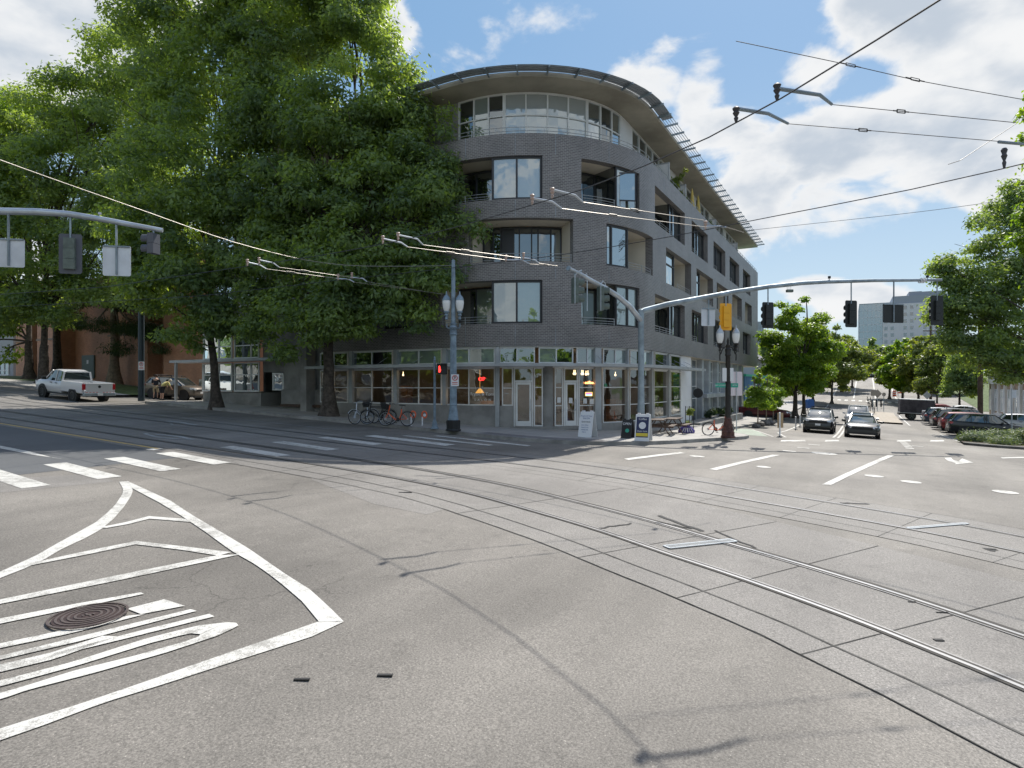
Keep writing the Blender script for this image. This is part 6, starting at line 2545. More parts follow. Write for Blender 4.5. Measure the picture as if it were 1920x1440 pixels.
s0_, t0_ = GP(850, 808, .15)
bp = Vector(on_ground(s0_, t0_, .15))
LPst = thing('street_lamp', 'tall fluted blue-grey lamp post with twin acorn lamps and a black octagonal base', 'street lamp', bp)
d = bp.y
def zz(py, dd=None):
    return EZ + (CY - py) / FOC * (dd or d)
m = MB()
m.lathe([(.34, 0), (.34, .06), (.30, .1), (.31, .45), (.20, .50)], (0, 0, 0), 8)
m.build('post_base', BLACKM, LPst)
m = MB()
m.lathe([(.24, .48), (.22, .60), (.17, .95), (.15, 1.1), (.17, 1.13), (.17, 1.18), (.14, 1.22)], (0, 0, 0), 20)
m.build('post_collar', POSTB, LPst, smooth=True)
m = MB()
n = 40
zs = [1.2, zz(627) - bp.z]
rings = [[((.145 + .010 * (k % 2)) * f * math.cos(2 * math.pi * k / n), (.145 + .010 * (k % 2)) * f * math.sin(2 * math.pi * k / n), z) for k in range(n)] for z, f in ((zs[0], 1.0), (zs[1], .86))]
m.loft(rings)
m.build('fluted_shaft', POSTB, LPst)
m = MB()
zc = zz(612) - bp.z
m.lathe([(.13, zc - .40), (.18, zc - .36), (.15, zc - .3), (.17, zc - .2), (.12, zc - .16), (.19, zc - .05), (.12, zc + .05), (.16, zc + .12), (.10, zc + .16), (.088, zz(520) - bp.z), (.075, zz(488) - bp.z), (.0, zz(486) - bp.z)], (0, 0, 0), 16)
m.build('upper_pole', POSTB, LPst, smooth=True)
m = MB()
for sx in (-1, 1):
    m.tube([(0, 0, zc - .02), (sx * .16, 0, zc - .10), (sx * .28, 0, zc - .05), (sx * .29, 0, zc + .12)], .03, 8)
m.build('lamp_arms', POSTB, LPst, smooth=True)
for sx in (-.30, .28):
    acorn(LPst, (sx, 0, zz(573) - bp.z), .185)


def parking_sign(name, px, py, dist, label, w=.34, h=.52, parent=None):
    p = RD(px, py, dist)
    t_ = thing(name, label, 'parking sign', p)
    m_ = MB()
    m_.box(-w / 2, w / 2, -.008, .008, -h / 2, h / 2)
    m_.build('panel', SIGNW, t_)
    m_ = MB()
    m_.disc((0, -.014, h * .20), (0, 1, 0), w * .27, w * .36, .008, 20)
    m_.beam((-w * .22, -.016, h * .20 + w * .22), (w * .22, -.016, h * .20 - w * .22), .03, .006)
    m_.build('prohibition_ring', RED, t_)
    text('letter', 'P', w * .55, BLACKM, t_, (0, -.012, h * .20))
    m_ = MB()
    for k in range(2):
        m_.box(-w * .36, w * .36, -.012, -.008, -h * .22 - k * .07, -h * .22 - k * .07 + .03)
    m_.build('fine_print', RED, t_)
    return t_


parking_sign('parking_sign', 853, 713, d - .19, 'no parking sign strapped to the blue-grey lamp post')
# dark round pole on the left with its sign
s_, t_ = GP(265, 752, .15)
dp = Vector(on_ground(s_, t_, .15))
t1 = thing('utility_pole', 'thick dark round pole rising into the tree beside the tan hatchback', 'pole', dp)
m = MB()
m.lathe([(.20, 0), (.19, .4), (.17, 9.5), (.0, 9.55)], (0, 0, 0), 16)
m.build('shaft', mat('dark_blue_pole', (.035, .05, .06), .5, .2), t1, smooth=True)
parking_sign('parking_sign', 265, 686, dp.y - .22, 'small no parking sign on the thick dark round pole', .36, .54)

# pedestrian signal post
s_, t_ = GP(815, 804, .15)
pp = Vector(on_ground(s_, t_, .15))
PS = thing('pedestrian_signal', 'slim blue-grey post with a red hand pedestrian signal', 'pedestrian signal', pp)
m = MB()
m.lathe([(.20, 0), (.20, .05), (.14, .08), (.10, .3), (.07, .38), (.06, .42)], (0, 0, 0), 8)
m.build('post_base', POSTB, PS)
m = MB()
zt = EZ + (CY - 676) / FOC * pp.y - pp.z
m.lathe([(.055, .4), (.055, zt), (.07, zt + .02), (.03, zt + .08), (.05, zt + .14), (.0, zt + .2)], (0, 0, 0), 12)
m.build('post', POSTB, PS, smooth=True)
hz = EZ + (CY - 692) / FOC * pp.y - pp.z
m = MB()
m.box(.12, .56, -.12, .12, hz - .24, hz + .24)
hs = m.build('signal_housing', BLACKM, PS, bevel=.02)
m = MB()
m.tube([(0, 0, hz + .15), (.13, 0, hz + .15)], .02, 6)
m.tube([(0, 0, hz - .15), (.13, 0, hz - .15)], .02, 6)
m.build('bracket', BLACKM, PS)
m = MB()
redl = emit_mat('red_hand_light', (1.0, .05, .04), 2.2)
m.box(.19, .27, -.135, -.122, hz - .15, hz + .02)
for k in range(4):
    m.box(.19 + k * .021, .205 + k * .021, -.135, -.122, hz + .02, hz + .12 + (.03 if k in (1, 2) else 0))
m.box(.27, .295, -.135, -.122, hz - .1, hz + .0)
o = m.build('red_hand', redl)
o.parent = hs
m = MB()
m.prism([(.12, -.12, hz + .24), (.56, -.12, hz + .24), (.56, -.26, hz + .20), (.12, -.26, hz + .20)], (0, 0, .01))
o = m.build('visor', BLACKM)
o.parent = hs

# ornate dark twin lamp on the right corner
s_, t_ = GP(1365, 821, .15)
bp2 = Vector(on_ground(s_, t_, .15))
d2 = bp2.y
T2 = thing('street_lamp', 'ornate dark bronze twin-globe lamp post at the cafe corner with green street signs', 'street lamp', bp2)
def z2(py):
    return EZ + (CY - py) / FOC * d2 - bp2.z
m = MB()
m.lathe([(.34, 0), (.34, .08), (.30, .12), (.30, .30), (.26, .36), (.19, .75), (.16, .85), (.18, .90), (.13, .98)], (0, 0, 0), 12)
m.build('post_base', mat('rusty_bronze', (.10, .045, .035), .6, .2, var=.5, vs=8), T2)
m = MB()
m.lathe([(.13, .95), (.125, z2(700)), (.11, z2(668)), (.15, z2(666)), (.12, z2(663)), (.14, z2(655)), (.08, z2(652)), (.11, z2(647)), (.05, z2(644)), (.06, z2(638)), (.0, z2(632))], (0, 0, 0), 16)
m.build('shaft', POSTD, T2, smooth=True)
for sx in (-1, 1):
    m = MB()
    pts = [(0, 0, z2(657)), (sx * .12, 0, z2(650)), (sx * .26, 0, z2(655)), (sx * .36, 0, z2(664)), (sx * .40, 0, z2(655)), (sx * .39, 0, z2(646))]
    m.tube([Vector(p) for p in catmull(pts, .05)], .028, 8)
    m.tube([Vector(p) for p in catmull([(sx * .39, 0, z2(664)), (sx * .39, 0, z2(672)), (sx * .38, 0, z2(676))], .05)], .03, 8)
    m.build('lamp_arm', POSTD, T2, smooth=True)
    acorn(T2, (sx * .385, 0, z2(634)), .175, m_post=POSTD)
for sgn, px, w in ((-1, 1352, .55), (1, 1377, .35)):
    m = MB()
    x0 = (px - 1365) / FOC * d2
    m.box(x0 - w / 2, x0 + w / 2, -.02, -.01, z2(726.5), z2(718.5))
    q = m.build('street_name_sign', GREENS, T2)
    for k in range(6):
        pass
    tx = text('lettering', 'NW LOVEJOY' if sgn < 0 else '18TH', .10, SIGNW, q, (x0, -.025, (z2(726.5) + z2(718.5)) / 2), ext=.001)
for x0 in (-.20, .13):
    m = MB()
    m.box(x0 - .10, x0 + .10, -.10, -.09, z2(715), z2(690))
    m.build('sign_back', SIGNW, T2)

# thin sign post with the big pale panel
s_, t_ = GP(1381, 811, .0)
q0 = Vector(on_ground(s_, t_, .1))
t_ = thing('street_sign', 'thin grey post with a big pale blank panel behind the dark twin lamp', 'street sign', q0)
def zq(py):
    return EZ + (CY - py) / FOC * q0.y - q0.z
m = MB()
m.tube([(0, 0, 0), (0, 0, zq(697))], .03, 8)
m.build('post', GALVL, t_)
m = MB()
m.box(-.32, .35, .035, .05, zq(742), zq(697))
m.build('panel', mat('pale_pink_sign', (.70, .64, .68), .6), t_)

# ---- overhead streetcar wires
def wire(label, pts, r, m_, cat='wire', name='overhead_wire', group='overhead streetcar wires', sag=0):
    P_ = catmull([Vector(p) for p in pts], .8) if len(pts) > 2 else [Vector(pts[0]).lerp(Vector(pts[1]), k / 12) + Vector((0, 0, -sag * 4 * (k / 12) * (1 - k / 12))) for k in range(13)]
    m_b = MB()
    m_b.tube(P_, r, 5)
    o = m_b.build(name, m_)
    return tag(o, label, cat, group)


mid1 = offset_path(RApts, GAUGE / 2)
mid2 = offset_path(RCpts, GAUGE / 2)
HW = 5.86


def wz2(t):
    return float(np.interp(t, [2, 6, 9, 13, 26, 70], [6.0, 5.97, 5.93, 5.93, 5.95, 7.6]))


w1st = [(13.1, 70), (13.1, 50), (13.1, 36), (13.1, 27), (13.1, 20.5), (13.1, 16.5), (13.07, 13.7), (12.6, 9.6), (11.25, 4.86), (10.6, 3.42), (9.86, 2.12), (9.0, .98), (8.0, -.12), (6.3, -1.9), (3, -5.5)]
w1p = [Vector((*xy(p.x, p.y), 5.86 if p.y < 26 else 5.86 + .04 * (p.y - 26))) for p in catmull([Vector(p) for p in w1st], .8)]
w2p = [Vector((*xy(p.x, p.y), wz2(p.y))) for p in mid2 if p.y < 70][::3]
wire('contact wire above the near track, crossing the picture from upper right to the tree', w1p, .011, WIRE)
wire('contact wire above the far track, passing in front of the brick facade', w2p, .011, WIRE)


def at_px(path, px):
    best = None
    for a, b in zip(path, path[1:]):
        if a.y < 1 or b.y < 1:
            continue
        pa, pb = CX + FOC * a.x / a.y, CX + FOC * b.x / b.y
        if (pa - px) * (pb - px) <= 0:
            u = (px - pa) / (pb - pa) if abs(pb - pa) > 1e-6 else 0
            return a.lerp(b, u)
    return path[0]


def steady(label, path, px, pts, wire_pts, lit, tb=None):
    """insulator on the wire, bent arm, pull wire with turnbuckle; pixel points are lifted at the wire height"""
    c = at_px(path, px)
    th = thing('steady_arm', label, 'wire bracket', c, 0, 'bent steady arms holding the streetcar wires')
    up = c.z + .22
    k = c.y
    P_ = []
    dz = [0, -.02, -.12]
    for (x, y), dzz in zip(pts, dz):
        z = up + dzz
        dist = (z - EZ) * FOC / (CY - y)
        dist = max(k * .97, min(k * 1.12, dist))
        P_.append(RD(x, y, dist))
    m_ = MB()
    m_.tube([p - c for p in P_], [.028, .026, .02], 7)
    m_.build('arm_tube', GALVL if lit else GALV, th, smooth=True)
    h = P_[0] - c
    m_ = MB()
    m_.lathe([(.015, 0), (.02, .02), (.034, h.z * .3), (.02, h.z * .4), (.05, h.z * .65), (.034, h.z * .75), (.055, h.z * .95), (.035, h.z * 1.05)], (0, 0, 0), 10)
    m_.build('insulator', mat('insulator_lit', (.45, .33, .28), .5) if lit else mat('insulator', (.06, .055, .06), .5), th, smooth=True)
    if wire_pts:
        q = [P_[-1]]
        z0 = P_[-1].z
        for x, y in wire_pts:
            dist = (z0 - EZ) * FOC / (CY - y)
            q.append(RD(x, y, min(dist, q[-1].y * 1.6)))
            z0 += .02
        m_ = MB()
        m_.tube([p - c for p in q], .006 if not lit else .008, 4)
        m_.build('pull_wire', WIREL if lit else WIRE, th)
        if tb is not None:
            a, b = q[0], q[1]
            u = a.lerp(b, tb) - c
            dr = (b - a).normalized()
            sd_ = Vector((0, 0, 1))
            L_ = .016 * k
            m_ = MB()
            for s_ in (-1, 1):
                m_.tube([u - dr * L_ * .5 + sd_ * s_ * .022, u + dr * L_ * .5 + sd_ * s_ * .022], .008, 4)
            for e in (-1, 1):
                m_.tube([u + dr * e * L_ * .5 - sd_ * .022, u + dr * e * L_ * .5 + sd_ * .022], .010, 4)
                m_.tube([u + dr * e * L_ * .5, u + dr * e * L_], .010, 4)
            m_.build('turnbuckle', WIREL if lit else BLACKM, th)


steady('upper steady arm at top right, highest of all the bent arms', w1p, 1458, [(1456, 166), (1537, 178), (1560, 196)], [(1905, 230)], False, .36)
steady('steady arm at top right just below the highest one', w1p, 1385, [(1383, 204), (1440, 213), (1478, 232)], [(1872, 265)], False, .34)
steady('steady arm against the brick wall, left one of the pair near the corner windows', w1p, 998, [(995, 371), (1035, 378), (1053, 391)], [(1325, 426)], True, .33)
steady('steady arm against the brick wall, right one of the pair near the corner windows', w1p, 1036, [(1033, 355), (1078, 366), (1093, 379)], [(1320, 413)], True, .40)
steady('steady arm in front of the big tree, lower of its pair', w1p, 718, [(716, 447), (752, 455), (764, 463)], [(946, 487)], True, .42)
steady('steady arm in front of the big tree, upper of its pair', w1p, 747, [(744, 440), (782, 448), (793, 459)], [(980, 484)], True, .40)
steady('steady arm deep in the foliage, leftmost of all', w1p, 464, [(462, 491), (487, 497), (499, 504)], [(631, 522)], True, .33)
steady('steady arm deep in the foliage, second from the left', w1p, 486, [(484, 487), (512, 493), (523, 501)], [(657, 520)], True, .34)
steady('small steady arm left of the lamp post, first of two', w2p, 634, [(631, 522), (655, 524), (664, 529)], [(830, 551)], True)
steady('small steady arm left of the lamp post, second of two', w2p, 660, [(657, 520), (680, 522), (688, 528)], [(830, 552)], True)
steady('steady arm before the balcony, left of its pair', w2p, 949, [(946, 487), (980, 488), (993, 495)], [(1045, 498)], True, .5)
steady('steady arm before the balcony, right of its pair', w2p, 982, [(979, 483), (1002, 487), (1010, 493)], [(1045, 499)], True)
steady('steady arm clamp above the second floor windows on the long facade', w2p, 1324, [(1322, 425), (1345, 424), (1362, 426)], [(1395, 436)], True)
steady('steady arm at the right edge on the far wire', w2p, 1884, [(1872, 266), (1905, 269), (1935, 272)], [], False)
# guy and span wires
wire('thick span cable rising to the upper left across the trees', [RD(-60, 272, 11.5), RD(0, 300, 12.5), RD(240, 385, 17), RD(470, 463, 22), RD(645, 497, 26), RD(856, 498, 28.4)], .013, WIREL)
wire('top span wire with two turnbuckles at the upper right corner', [RD(1380, 77, 11), RD(1607, 125, 11.5), RD(1715, 150, 11.8), RD(1915, 186, 12.4)], .007, WIRE)
for k, (x, y) in enumerate(((1595, 122), (1716, 149))):
    c = RD(x, y, 11.45 + .3 * k)
    m = MB()
    dr = (RD(1715, 150, 11.8) - RD(1607, 125, 11.5)).normalized()
    for s_ in (-1, 1):
        m.tube([Vector((0, 0, s_ * .025)) - dr * .1, Vector((0, 0, s_ * .025)) + dr * .1], .008, 4)
    for e in (-1, 1):
        m.tube([dr * e * .1 - Vector((0, 0, .025)), dr * e * .1 + Vector((0, 0, .025))], .01, 4)
        m.tube([dr * e * .1, dr * e * .22], .012, 4)
    o = m.build('turnbuckle', BLACKM)
    o.location = c
    tag(o, ['left turnbuckle on the top span wire', 'right turnbuckle on the top span wire'][k], 'turnbuckle', 'turnbuckles on the top span wire')
wire('short slanting guy wire down to the far contact wire at right', [RD(1905, 232, 10.4), RD(1800, 301, 10.0), RD(1778, 308, 9.9)], .006, WIRE)
wire('faint far wire over the right street before the clouds', [RD(1395, 433, 60), RD(1700, 400, 56), RD(1868, 378, 52)], .022, WIREL)
m = MB()
p = RD(1919, 200, 12.5)
m.lathe([(.075, gxy(p.x + .15, p.y) - p.z - .1), (.05, .2), (.03, .25)], (0, 0, 0), 10)
o = m.build('wire_pole', POSTB)
o.location = (p.x + .15, p.y, p.z)
tag(o, 'dark pole at the right edge that anchors the top wires', 'pole')

# ------------------------------------------------------------------ pavement objects
def wheel_ring(mb, c, ax, r, tr, n=24, k=6):
    ax = Vector(ax).normalized()
    u = Vector((0, 0, 1))
    w = ax.cross(u).normalized()
    pts = [Vector(c) + u * math.cos(2 * math.pi * i / n) * r + w * math.sin(2 * math.pi * i / n) * r for i in range(n)]
    rings = []
    for i, p in enumerate(pts):
        rd = (p - Vector(c)).normalized()
        rings.append([p + (rd * math.cos(2 * math.pi * j / k) + ax * math.sin(2 * math.pi * j / k)) * tr for j in range(k)])
    rings.append(rings[0])
    mb.loft(rings, 0, False)


def bicycle(label, fm, loc, rz, step_through=False, basket=False, lean=0, group=None, fender=None):
    th = thing('bicycle', label, 'bicycle', loc, rz, group)
    th.rotation_euler = (lean, 0, rz)
    r = .34
    for nm, x in (('front_wheel', .55), ('rear_wheel', -.50)):
        m_ = MB()
        wheel_ring(m_, (x, 0, r), (0, 1, 0), r - .02, .022)
        w_ = m_.build(nm, RUBBER, th, smooth=True)
        m_ = MB()
        wheel_ring(m_, (x, 0, r), (0, 1, 0), r - .045, .010, 24, 4)
        for k in range(12):
            a = math.pi * 2 * k / 12
            m_.beam((x, .0, r), (x + math.cos(a) * (r - .05), 0, r + math.sin(a) * (r - .05)), .004)
        m_.disc((x, 0, r), (0, 1, 0), 0, .05, .06, 10)
        o_ = m_.build('spokes', GALVL)
        o_.parent = w_
        m_ = MB()
        arc = [(x + math.cos(a) * (r + .03), 0, r + math.sin(a) * (r + .03)) for a in [math.radians(q) for q in range(20 if x < 0 else 30, 170, 15)]]
        for p, q in zip(arc, arc[1:]):
            m_.beam(p, q, .05, .01)
        m_.build('mudguard', fender or BLACKM, th)
    m_ = MB()
    bb, seat, head, hb_ = (-.06, 0, .30), (-.20, 0, .78), (.38, 0, .80), (.42, 0, .62)
    tr = .028 if step_through else .018
    if step_through:
        m_.tube(catmull([Vector(p) for p in (hb_, (.22, 0, .42), (.05, 0, .30), (-.1, 0, .33), (-.20, 0, .6), seat)], .05), tr, 8)
    else:
        m_.tube([seat, head], tr, 6)
        m_.tube([hb_, bb], tr, 6)
        m_.tube([bb, seat], tr, 6)
    for y in (-.04, .04):
        m_.tube([bb, (-.5, y, r)], .012, 5)
        m_.tube([(-.20, 0, .62), (-.5, y, r)], .012, 5)
        m_.tube([(.43, y * .8, .60), (.55, y, r)], .014, 5)
    m_.tube([hb_, (.36, 0, .96)], .022, 6)
    m_.build('bike_frame', fm, th, smooth=True)
    m_ = MB()
    m_.tube([(.36, 0, .95), (.35, 0, 1.02)], .016, 6)
    m_.tube([Vector(p) for p in ((.22, -.30, 1.03), (.33, -.22, 1.05), (.37, 0, 1.03), (.33, .22, 1.05), (.22, .30, 1.03))], .014, 6)
    m_.build('handlebar', BLACKM if fm is not GALVL else GALVL, th, smooth=True)
    m_ = MB()
    m_.tube([(-.20, 0, .76), (-.23, 0, .93)], .014, 6)
    m_.prism([(-.36, -.09, .93), (-.36, .09, .93), (-.12, .03, .95), (-.08, 0, .95), (-.12, -.03, .95)], (0, 0, .05))
    m_.build('saddle', BLACKM, th, bevel=.01)
    m_ = MB()
    m_.disc((-.06, .03, .30), (0, 1, 0), 0, .09, .012, 14)
    m_.beam((-.06, .05, .30), (.02, .05, .16), .02)
    m_.beam((-.06, -.05, .30), (-.14, -.05, .44), .02)
    m_.box(-.02, .07, .05, .14, .14, .16)
    m_.box(-.19, -.10, -.14, -.05, .43, .45)
    m_.build('pedals', BLACKM, th)
    if basket:
        m_ = MB()
        m_.hexa([(.48, -.15, .78), (.70, -.15, .78), (.70, .15, .78), (.48, .15, .78), (.44, -.20, 1.0), (.76, -.20, 1.0), (.76, .20, 1.0), (.44, .20, 1.0)])
        m_.build('basket', BLACKM, th)
    return th


BG = 'bicycles parked by the shop window'


def at_pix(px, py, dz=.15):
    s, t = GP(px, py, dz)
    return on_ground(s, t, dz)


p = at_pix(744, 799)
bicycle('orange share bicycle with a black front basket, wheel turned to the kerb', ORANGE, (p[0], p[1], p[2]), math.radians(170), True, True, .08, BG)
p = at_pix(688, 795)
bicycle('pale silver step-through bicycle at the left end of the bike group', GALVL, (p[0] - .1, p[1] + .1, p[2]), math.radians(228), True, False, .18, BG, GALVL)
p = at_pix(708, 797)
bicycle('black bicycle tangled between the silver and orange ones', BLACKM, (p[0], p[1] + .35, p[2]), math.radians(185), False, False, -.12, BG)
p = at_pix(700, 795)
bicycle('second black bicycle leaning behind the silver bicycle', BLACKM, (p[0] + .1, p[1] + .75, p[2]), math.radians(205), False, True, .12, BG)
p = at_pix(1352, 818)
bicycle('orange share bicycle leaning behind the dark twin lamp post', ORANGE, (p[0] - .05, p[1] + .40, p[2]), math.radians(8), True, False, .10)
for k, px in enumerate((775, 796)):
    p = at_pix(px - 4, 798)
    t_ = thing('bike_dock', ['orange and white bike dock next to the orange bicycle', 'orange and white bike dock next to the pedestrian signal'][k], 'bike dock', p, 0, 'small orange bike docks')
    m = MB()
    m.box(-.03, .03, -.03, .03, 0, .42)
    m.build('post', SIGNW, t_)
    m = MB()
    m.tube([Vector(q) for q in catmull([Vector(q) for q in ((0, 0, .40), (-.02, 0, .55), (.06, 0, .68), (.18, 0, .62), (.20, 0, .45), (.12, 0, .36), (.03, 0, .42))], .05)], .035, 6)
    m.build('hook', ORANGE, t_, smooth=True)
    m = MB()
    m.disc((.11, -.03, .50), (0, 1, 0), 0, .07, .02, 12)
    m.build('badge', SIGNW, t_)


# A-frame boards
def a_board(label, px0, px1, py0, py1, fm, panel_m, lean_dir=0, rz=0.2, h=1.1, w=.64):
    p = at_pix((px0 + px1) / 2, py1 - 2)
    th = thing('sandwich_board', label, 'sandwich board', p, rz)
    for sg in (-1, 1):
        m_ = MB()
        a = Vector((0, sg * .32, 0))
        b = Vector((0, sg * .03, h))
        x = Vector((w / 2, 0, 0))
        ax = (b - a).normalized()
        nrm = Vector((0, sg, 0)).cross(Vector((1, 0, 0))).cross(ax)
        e = Vector((0, sg * .025, 0))
        m_.hexa([a - x, a + x, a + x + e, a - x + e, b - x, b + x, b + x + e, b - x + e])
        bo = m_.build('board', fm, th, bevel=.008)
        m_ = MB()
        k0, k1 = .14, .90
        pa, pb = a.lerp(b, k0), a.lerp(b, k1)
        xi = Vector((w / 2 - .05, 0, 0))
        f = e * 1.0 + Vector((0, sg * .004, 0))
        m_.quad(pa - xi + f, pa + xi + f, pb + xi + f, pb - xi + f)
        q = m_.build('poster', panel_m)
        q.parent = bo
    m_ = MB()
    m_.box(-w * .38, -w * .20, -.05, .05, h - .01, h + .05)
    m_.box(w * .20, w * .38, -.05, .05, h - .01, h + .05)
    m_.build('top_grips', fm, th)
    return th


def board_text(th, lines, h=1.1):
    """lines: (text, size, fraction up, material)"""
    tilt = math.atan2(.29, h)
    for s_, size, u, m_, x in lines:
        y = -(.32 + (.03 - .32) * u) - .035
        text('lettering', s_, size, m_, th, (x, y, h * u), (math.radians(90) - tilt, 0, 0), .001)


INK = mat('blue_ink', (.05, .12, .30), .6)
NAVY = mat('navy_panel', (.015, .025, .09), .5)
YPAN = mat('yellow_band', (.70, .55, .05), .5)
CHALK = mat('chalkboard', (.02, .02, .02), .7)
sb = a_board('white sandwich board with blue handwriting outside the cafe doors', 1082, 1122, 779, 821, SIGNW, SIGNW, rz=-.55)
board_text(sb, [('Fryms & Tons', .095, .83, INK, 0), ('SALON', .10, .74, INK, 0), ('SHAVING', .10, .60, BLACKM, 0), ('cuts colour', .075, .48, INK, -.04), ('beard trims', .07, .39, INK, -.03), ('waxing kids', .07, .30, INK, -.03), ('walk in', .07, .21, INK, -.05)])
sb2 = a_board('white framed sandwich board with a dark blue coffee poster and yellow band', 1190, 1223, 782, 828, SIGNW, NAVY, rz=-.45, h=1.12, w=.62)
board_text(sb2, [('Coffee', .13, .82, SIGNW, 0), ('BEST', .09, .58, NAVY, 0), ('Open Late', .10, .37, SIGNW, 0)], 1.12)
m = MB()
y_ = -(.32 - .29 * .58) - .034
m.disc((0, y_, 1.12 * .58), (0, 1, -.26), 0, .15, .004, 20)
m.build('round_badge', SIGNW, sb2)
m = MB()
a_, b_ = Vector((0, -.32, 0)).lerp(Vector((0, -.03, 1.12)), .18), Vector((0, -.32, 0)).lerp(Vector((0, -.03, 1.12)), .30)
f_ = Vector((0, -.034, 0))
m.quad(a_ - Vector((.25, 0, 0)) + f_, a_ + Vector((.25, 0, 0)) + f_, b_ + Vector((.25, 0, 0)) + f_, b_ - Vector((.25, 0, 0)) + f_)
m.build('yellow_band', YPAN, sb2)
sb3 = a_board('black chalkboard sign reading OPEN with a wooden side board', 1169, 1186, 791, 823, BLACKM, CHALK, rz=-.5, h=.80, w=.46)
board_text(sb3, [('OPEN', .15, .78, SIGNW, 0)], .8)
m = MB()
m.disc((.04, -.24, .34), (0, 1, -.3), 0, .09, .004, 14)
m.build('green_leaf_mark', GREENS, sb3)


def picnic(label, px, py, rz, group='picnic tables outside the cafe'):
    p = at_pix(px, py)
    th = thing('picnic_table', label, 'picnic table', p, rz, group)
    m_ = MB()
    for k in range(5):
        m_.box(-.85, .85, -.34 + k * .14, -.34 + k * .14 + .12, .70, .74)
    m_.build('table_top', WOOD, th)
    for sg in (-1, 1):
        m_ = MB()
        for k in range(2):
            y = sg * (.62 + k * .13) - .06
            m_.box(-.85, .85, y, y + .115, .42, .455)
        m_.build('bench', WOOD, th)
    for x in (-.6, .6):
        m_ = MB()
        m_.beam((x, -.62, 0), (x, -.15, .70), .08, .04)
        m_.beam((x, .62, 0), (x, .15, .70), .08, .04)
        m_.beam((x + .02, -.80, .40), (x + .02, .80, .40), .04, .08)
        m_.build('leg', WOOD, th)
    return th


picnic('dark wooden picnic table nearest the coffee poster board', 1234, 814, ROT_U + .15)
picnic('dark wooden picnic table nearest the white wall panel', 1262, 811, ROT_U + .05)

# sign, planter pole and parcel by the white wall
a = APX(1302)
c = W3(a, .25, EZ + (720 - 737) / FOC * xy(*WP(a))[1])
t_ = thing('blade_sign', 'round black blade sign on the white framed wall near the lobby', 'shop sign', c, ROT_U)
m = MB()
m.disc((0, 0, 0), (1, 0, 0), 0, .33, .10, 24)
m.build('disc', BLACKM, t_)
m = MB()
m.tube([(0, .30, .1), (0, .30, .36), (0, 0, .36), (0, 0, .32)], .015, 5)
m.build('bracket', BLACKM, t_)
p = at_pix(1293, 809)
t_ = thing('ivy_trellis', 'narrow dark trellis with pale leaves beside the lobby door', 'trellis', p)
m = MB()
for x in (-.22, 0, .22):
    m.beam((x, 0, 0), (x, 0, 1.35), .03)
for z in (.2, .6, 1.0, 1.3):
    m.beam((-.22, 0, z), (.22, 0, z), .025)
m.build('lattice', BLACKM, t_)
crown_obj('leaves', leaf_mesh('leaves', [(0, 0, .5, .18, .3), (.05, 0, 1.0, .18, .3)], 500, .10, .03, LEAF_C, 99, per=10, cr=.1), t_)
p = at_pix(1285, 811)
t_ = thing('patterned_bag', 'purple and white patterned bundle on the pavement by the trellis', 'bag', (p[0], p[1] - .2, p[2]))
m = MB()
m.loft([[(math.cos(q) * rx, math.sin(q) * rx * .5, z) for q in [2 * math.pi * k / 12 for k in range(12)]] for z, rx in ((0, .42), (.12, .44), (.28, .30), (.42, .10), (.46, .03))])
m.build('cover', mat('purple_cloth', (.10, .07, .28), .8), t_, smooth=True)
m = MB()
for k in range(5):
    x = -.28 + k * .14
    m.beam((x, -.235 + abs(x) * .12, .04), (x * .55, -.175, .27), .05, .02)
m.build('white_stripes', SIGNW, t_)

# window lettering and neon
def on_facade_text(name, label, s_, px, py, size, m_, cat, off=-.14, sy=1.0):
    a_ = APX(px, off)
    x, y = xy(*WP(a_, off))
    p_ = (x, y, EZ + (CY - py) / FOC * y)
    s1, t1_ = WP(a_ - .1, off)
    s2, t2_ = WP(a_ + .1, off)
    q1, q2 = Vector(xy(s1, t1_)), Vector(xy(s2, t2_))
    rz_ = math.atan2((q2 - q1).y, (q2 - q1).x)
    o_ = text(name, s_, size, m_, None, p_, (math.radians(90), 0, rz_), .006)
    return tag(o_, label, cat)


NEONR = emit_mat('neon_red', (1.0, .03, .03), 3)
NEONO = emit_mat('neon_orange', (1.0, .38, .12), 5)
on_facade_text('neon_sign', 'red neon letters glowing in the salon window', 'OP', 903, 711, .26, NEONR, 'neon sign')
on_facade_text('neon_sign', 'orange neon word coffee in the cafe window', 'coffee.', 1105.5, 717.5, .20, NEONO, 'neon sign')
on_facade_text('window_lettering', 'thin pale salon name lettering on the window', 'Fryms & Tons', 904, 739, .22, SIGNW, 'window lettering')
on_facade_text('window_lettering', 'spaced pale letters spelling salon below the name', 'S  A  L  O  N', 905, 750, .16, SIGNW, 'window lettering')
a_ = APX(1104, -.14)
c = Vector(W3(a_, -.14, EZ + (720 - 739) / FOC * xy(*WP(a_))[1]))
t_ = thing('lit_sign', 'small lit rainbow framed sign in the cafe window', 'window sign', c, math.radians(-12))
m = MB()
m.box(-.18, .18, -.01, .01, -.10, .10)
m.build('frame', emit_mat('sign_gold', (.9, .6, .1), 1.2), t_)
m = MB()
m.box(-.15, .15, -.02, -.012, -.07, -.01)
m.build('blue_band', emit_mat('sign_blue', (.1, .5, .9), 1.5), t_)
m = MB()
m.box(-.15, .15, -.02, -.012, .0, .07)
m.build('pink_band', emit_mat('sign_pink', (.9, .15, .4), 1.5), t_)
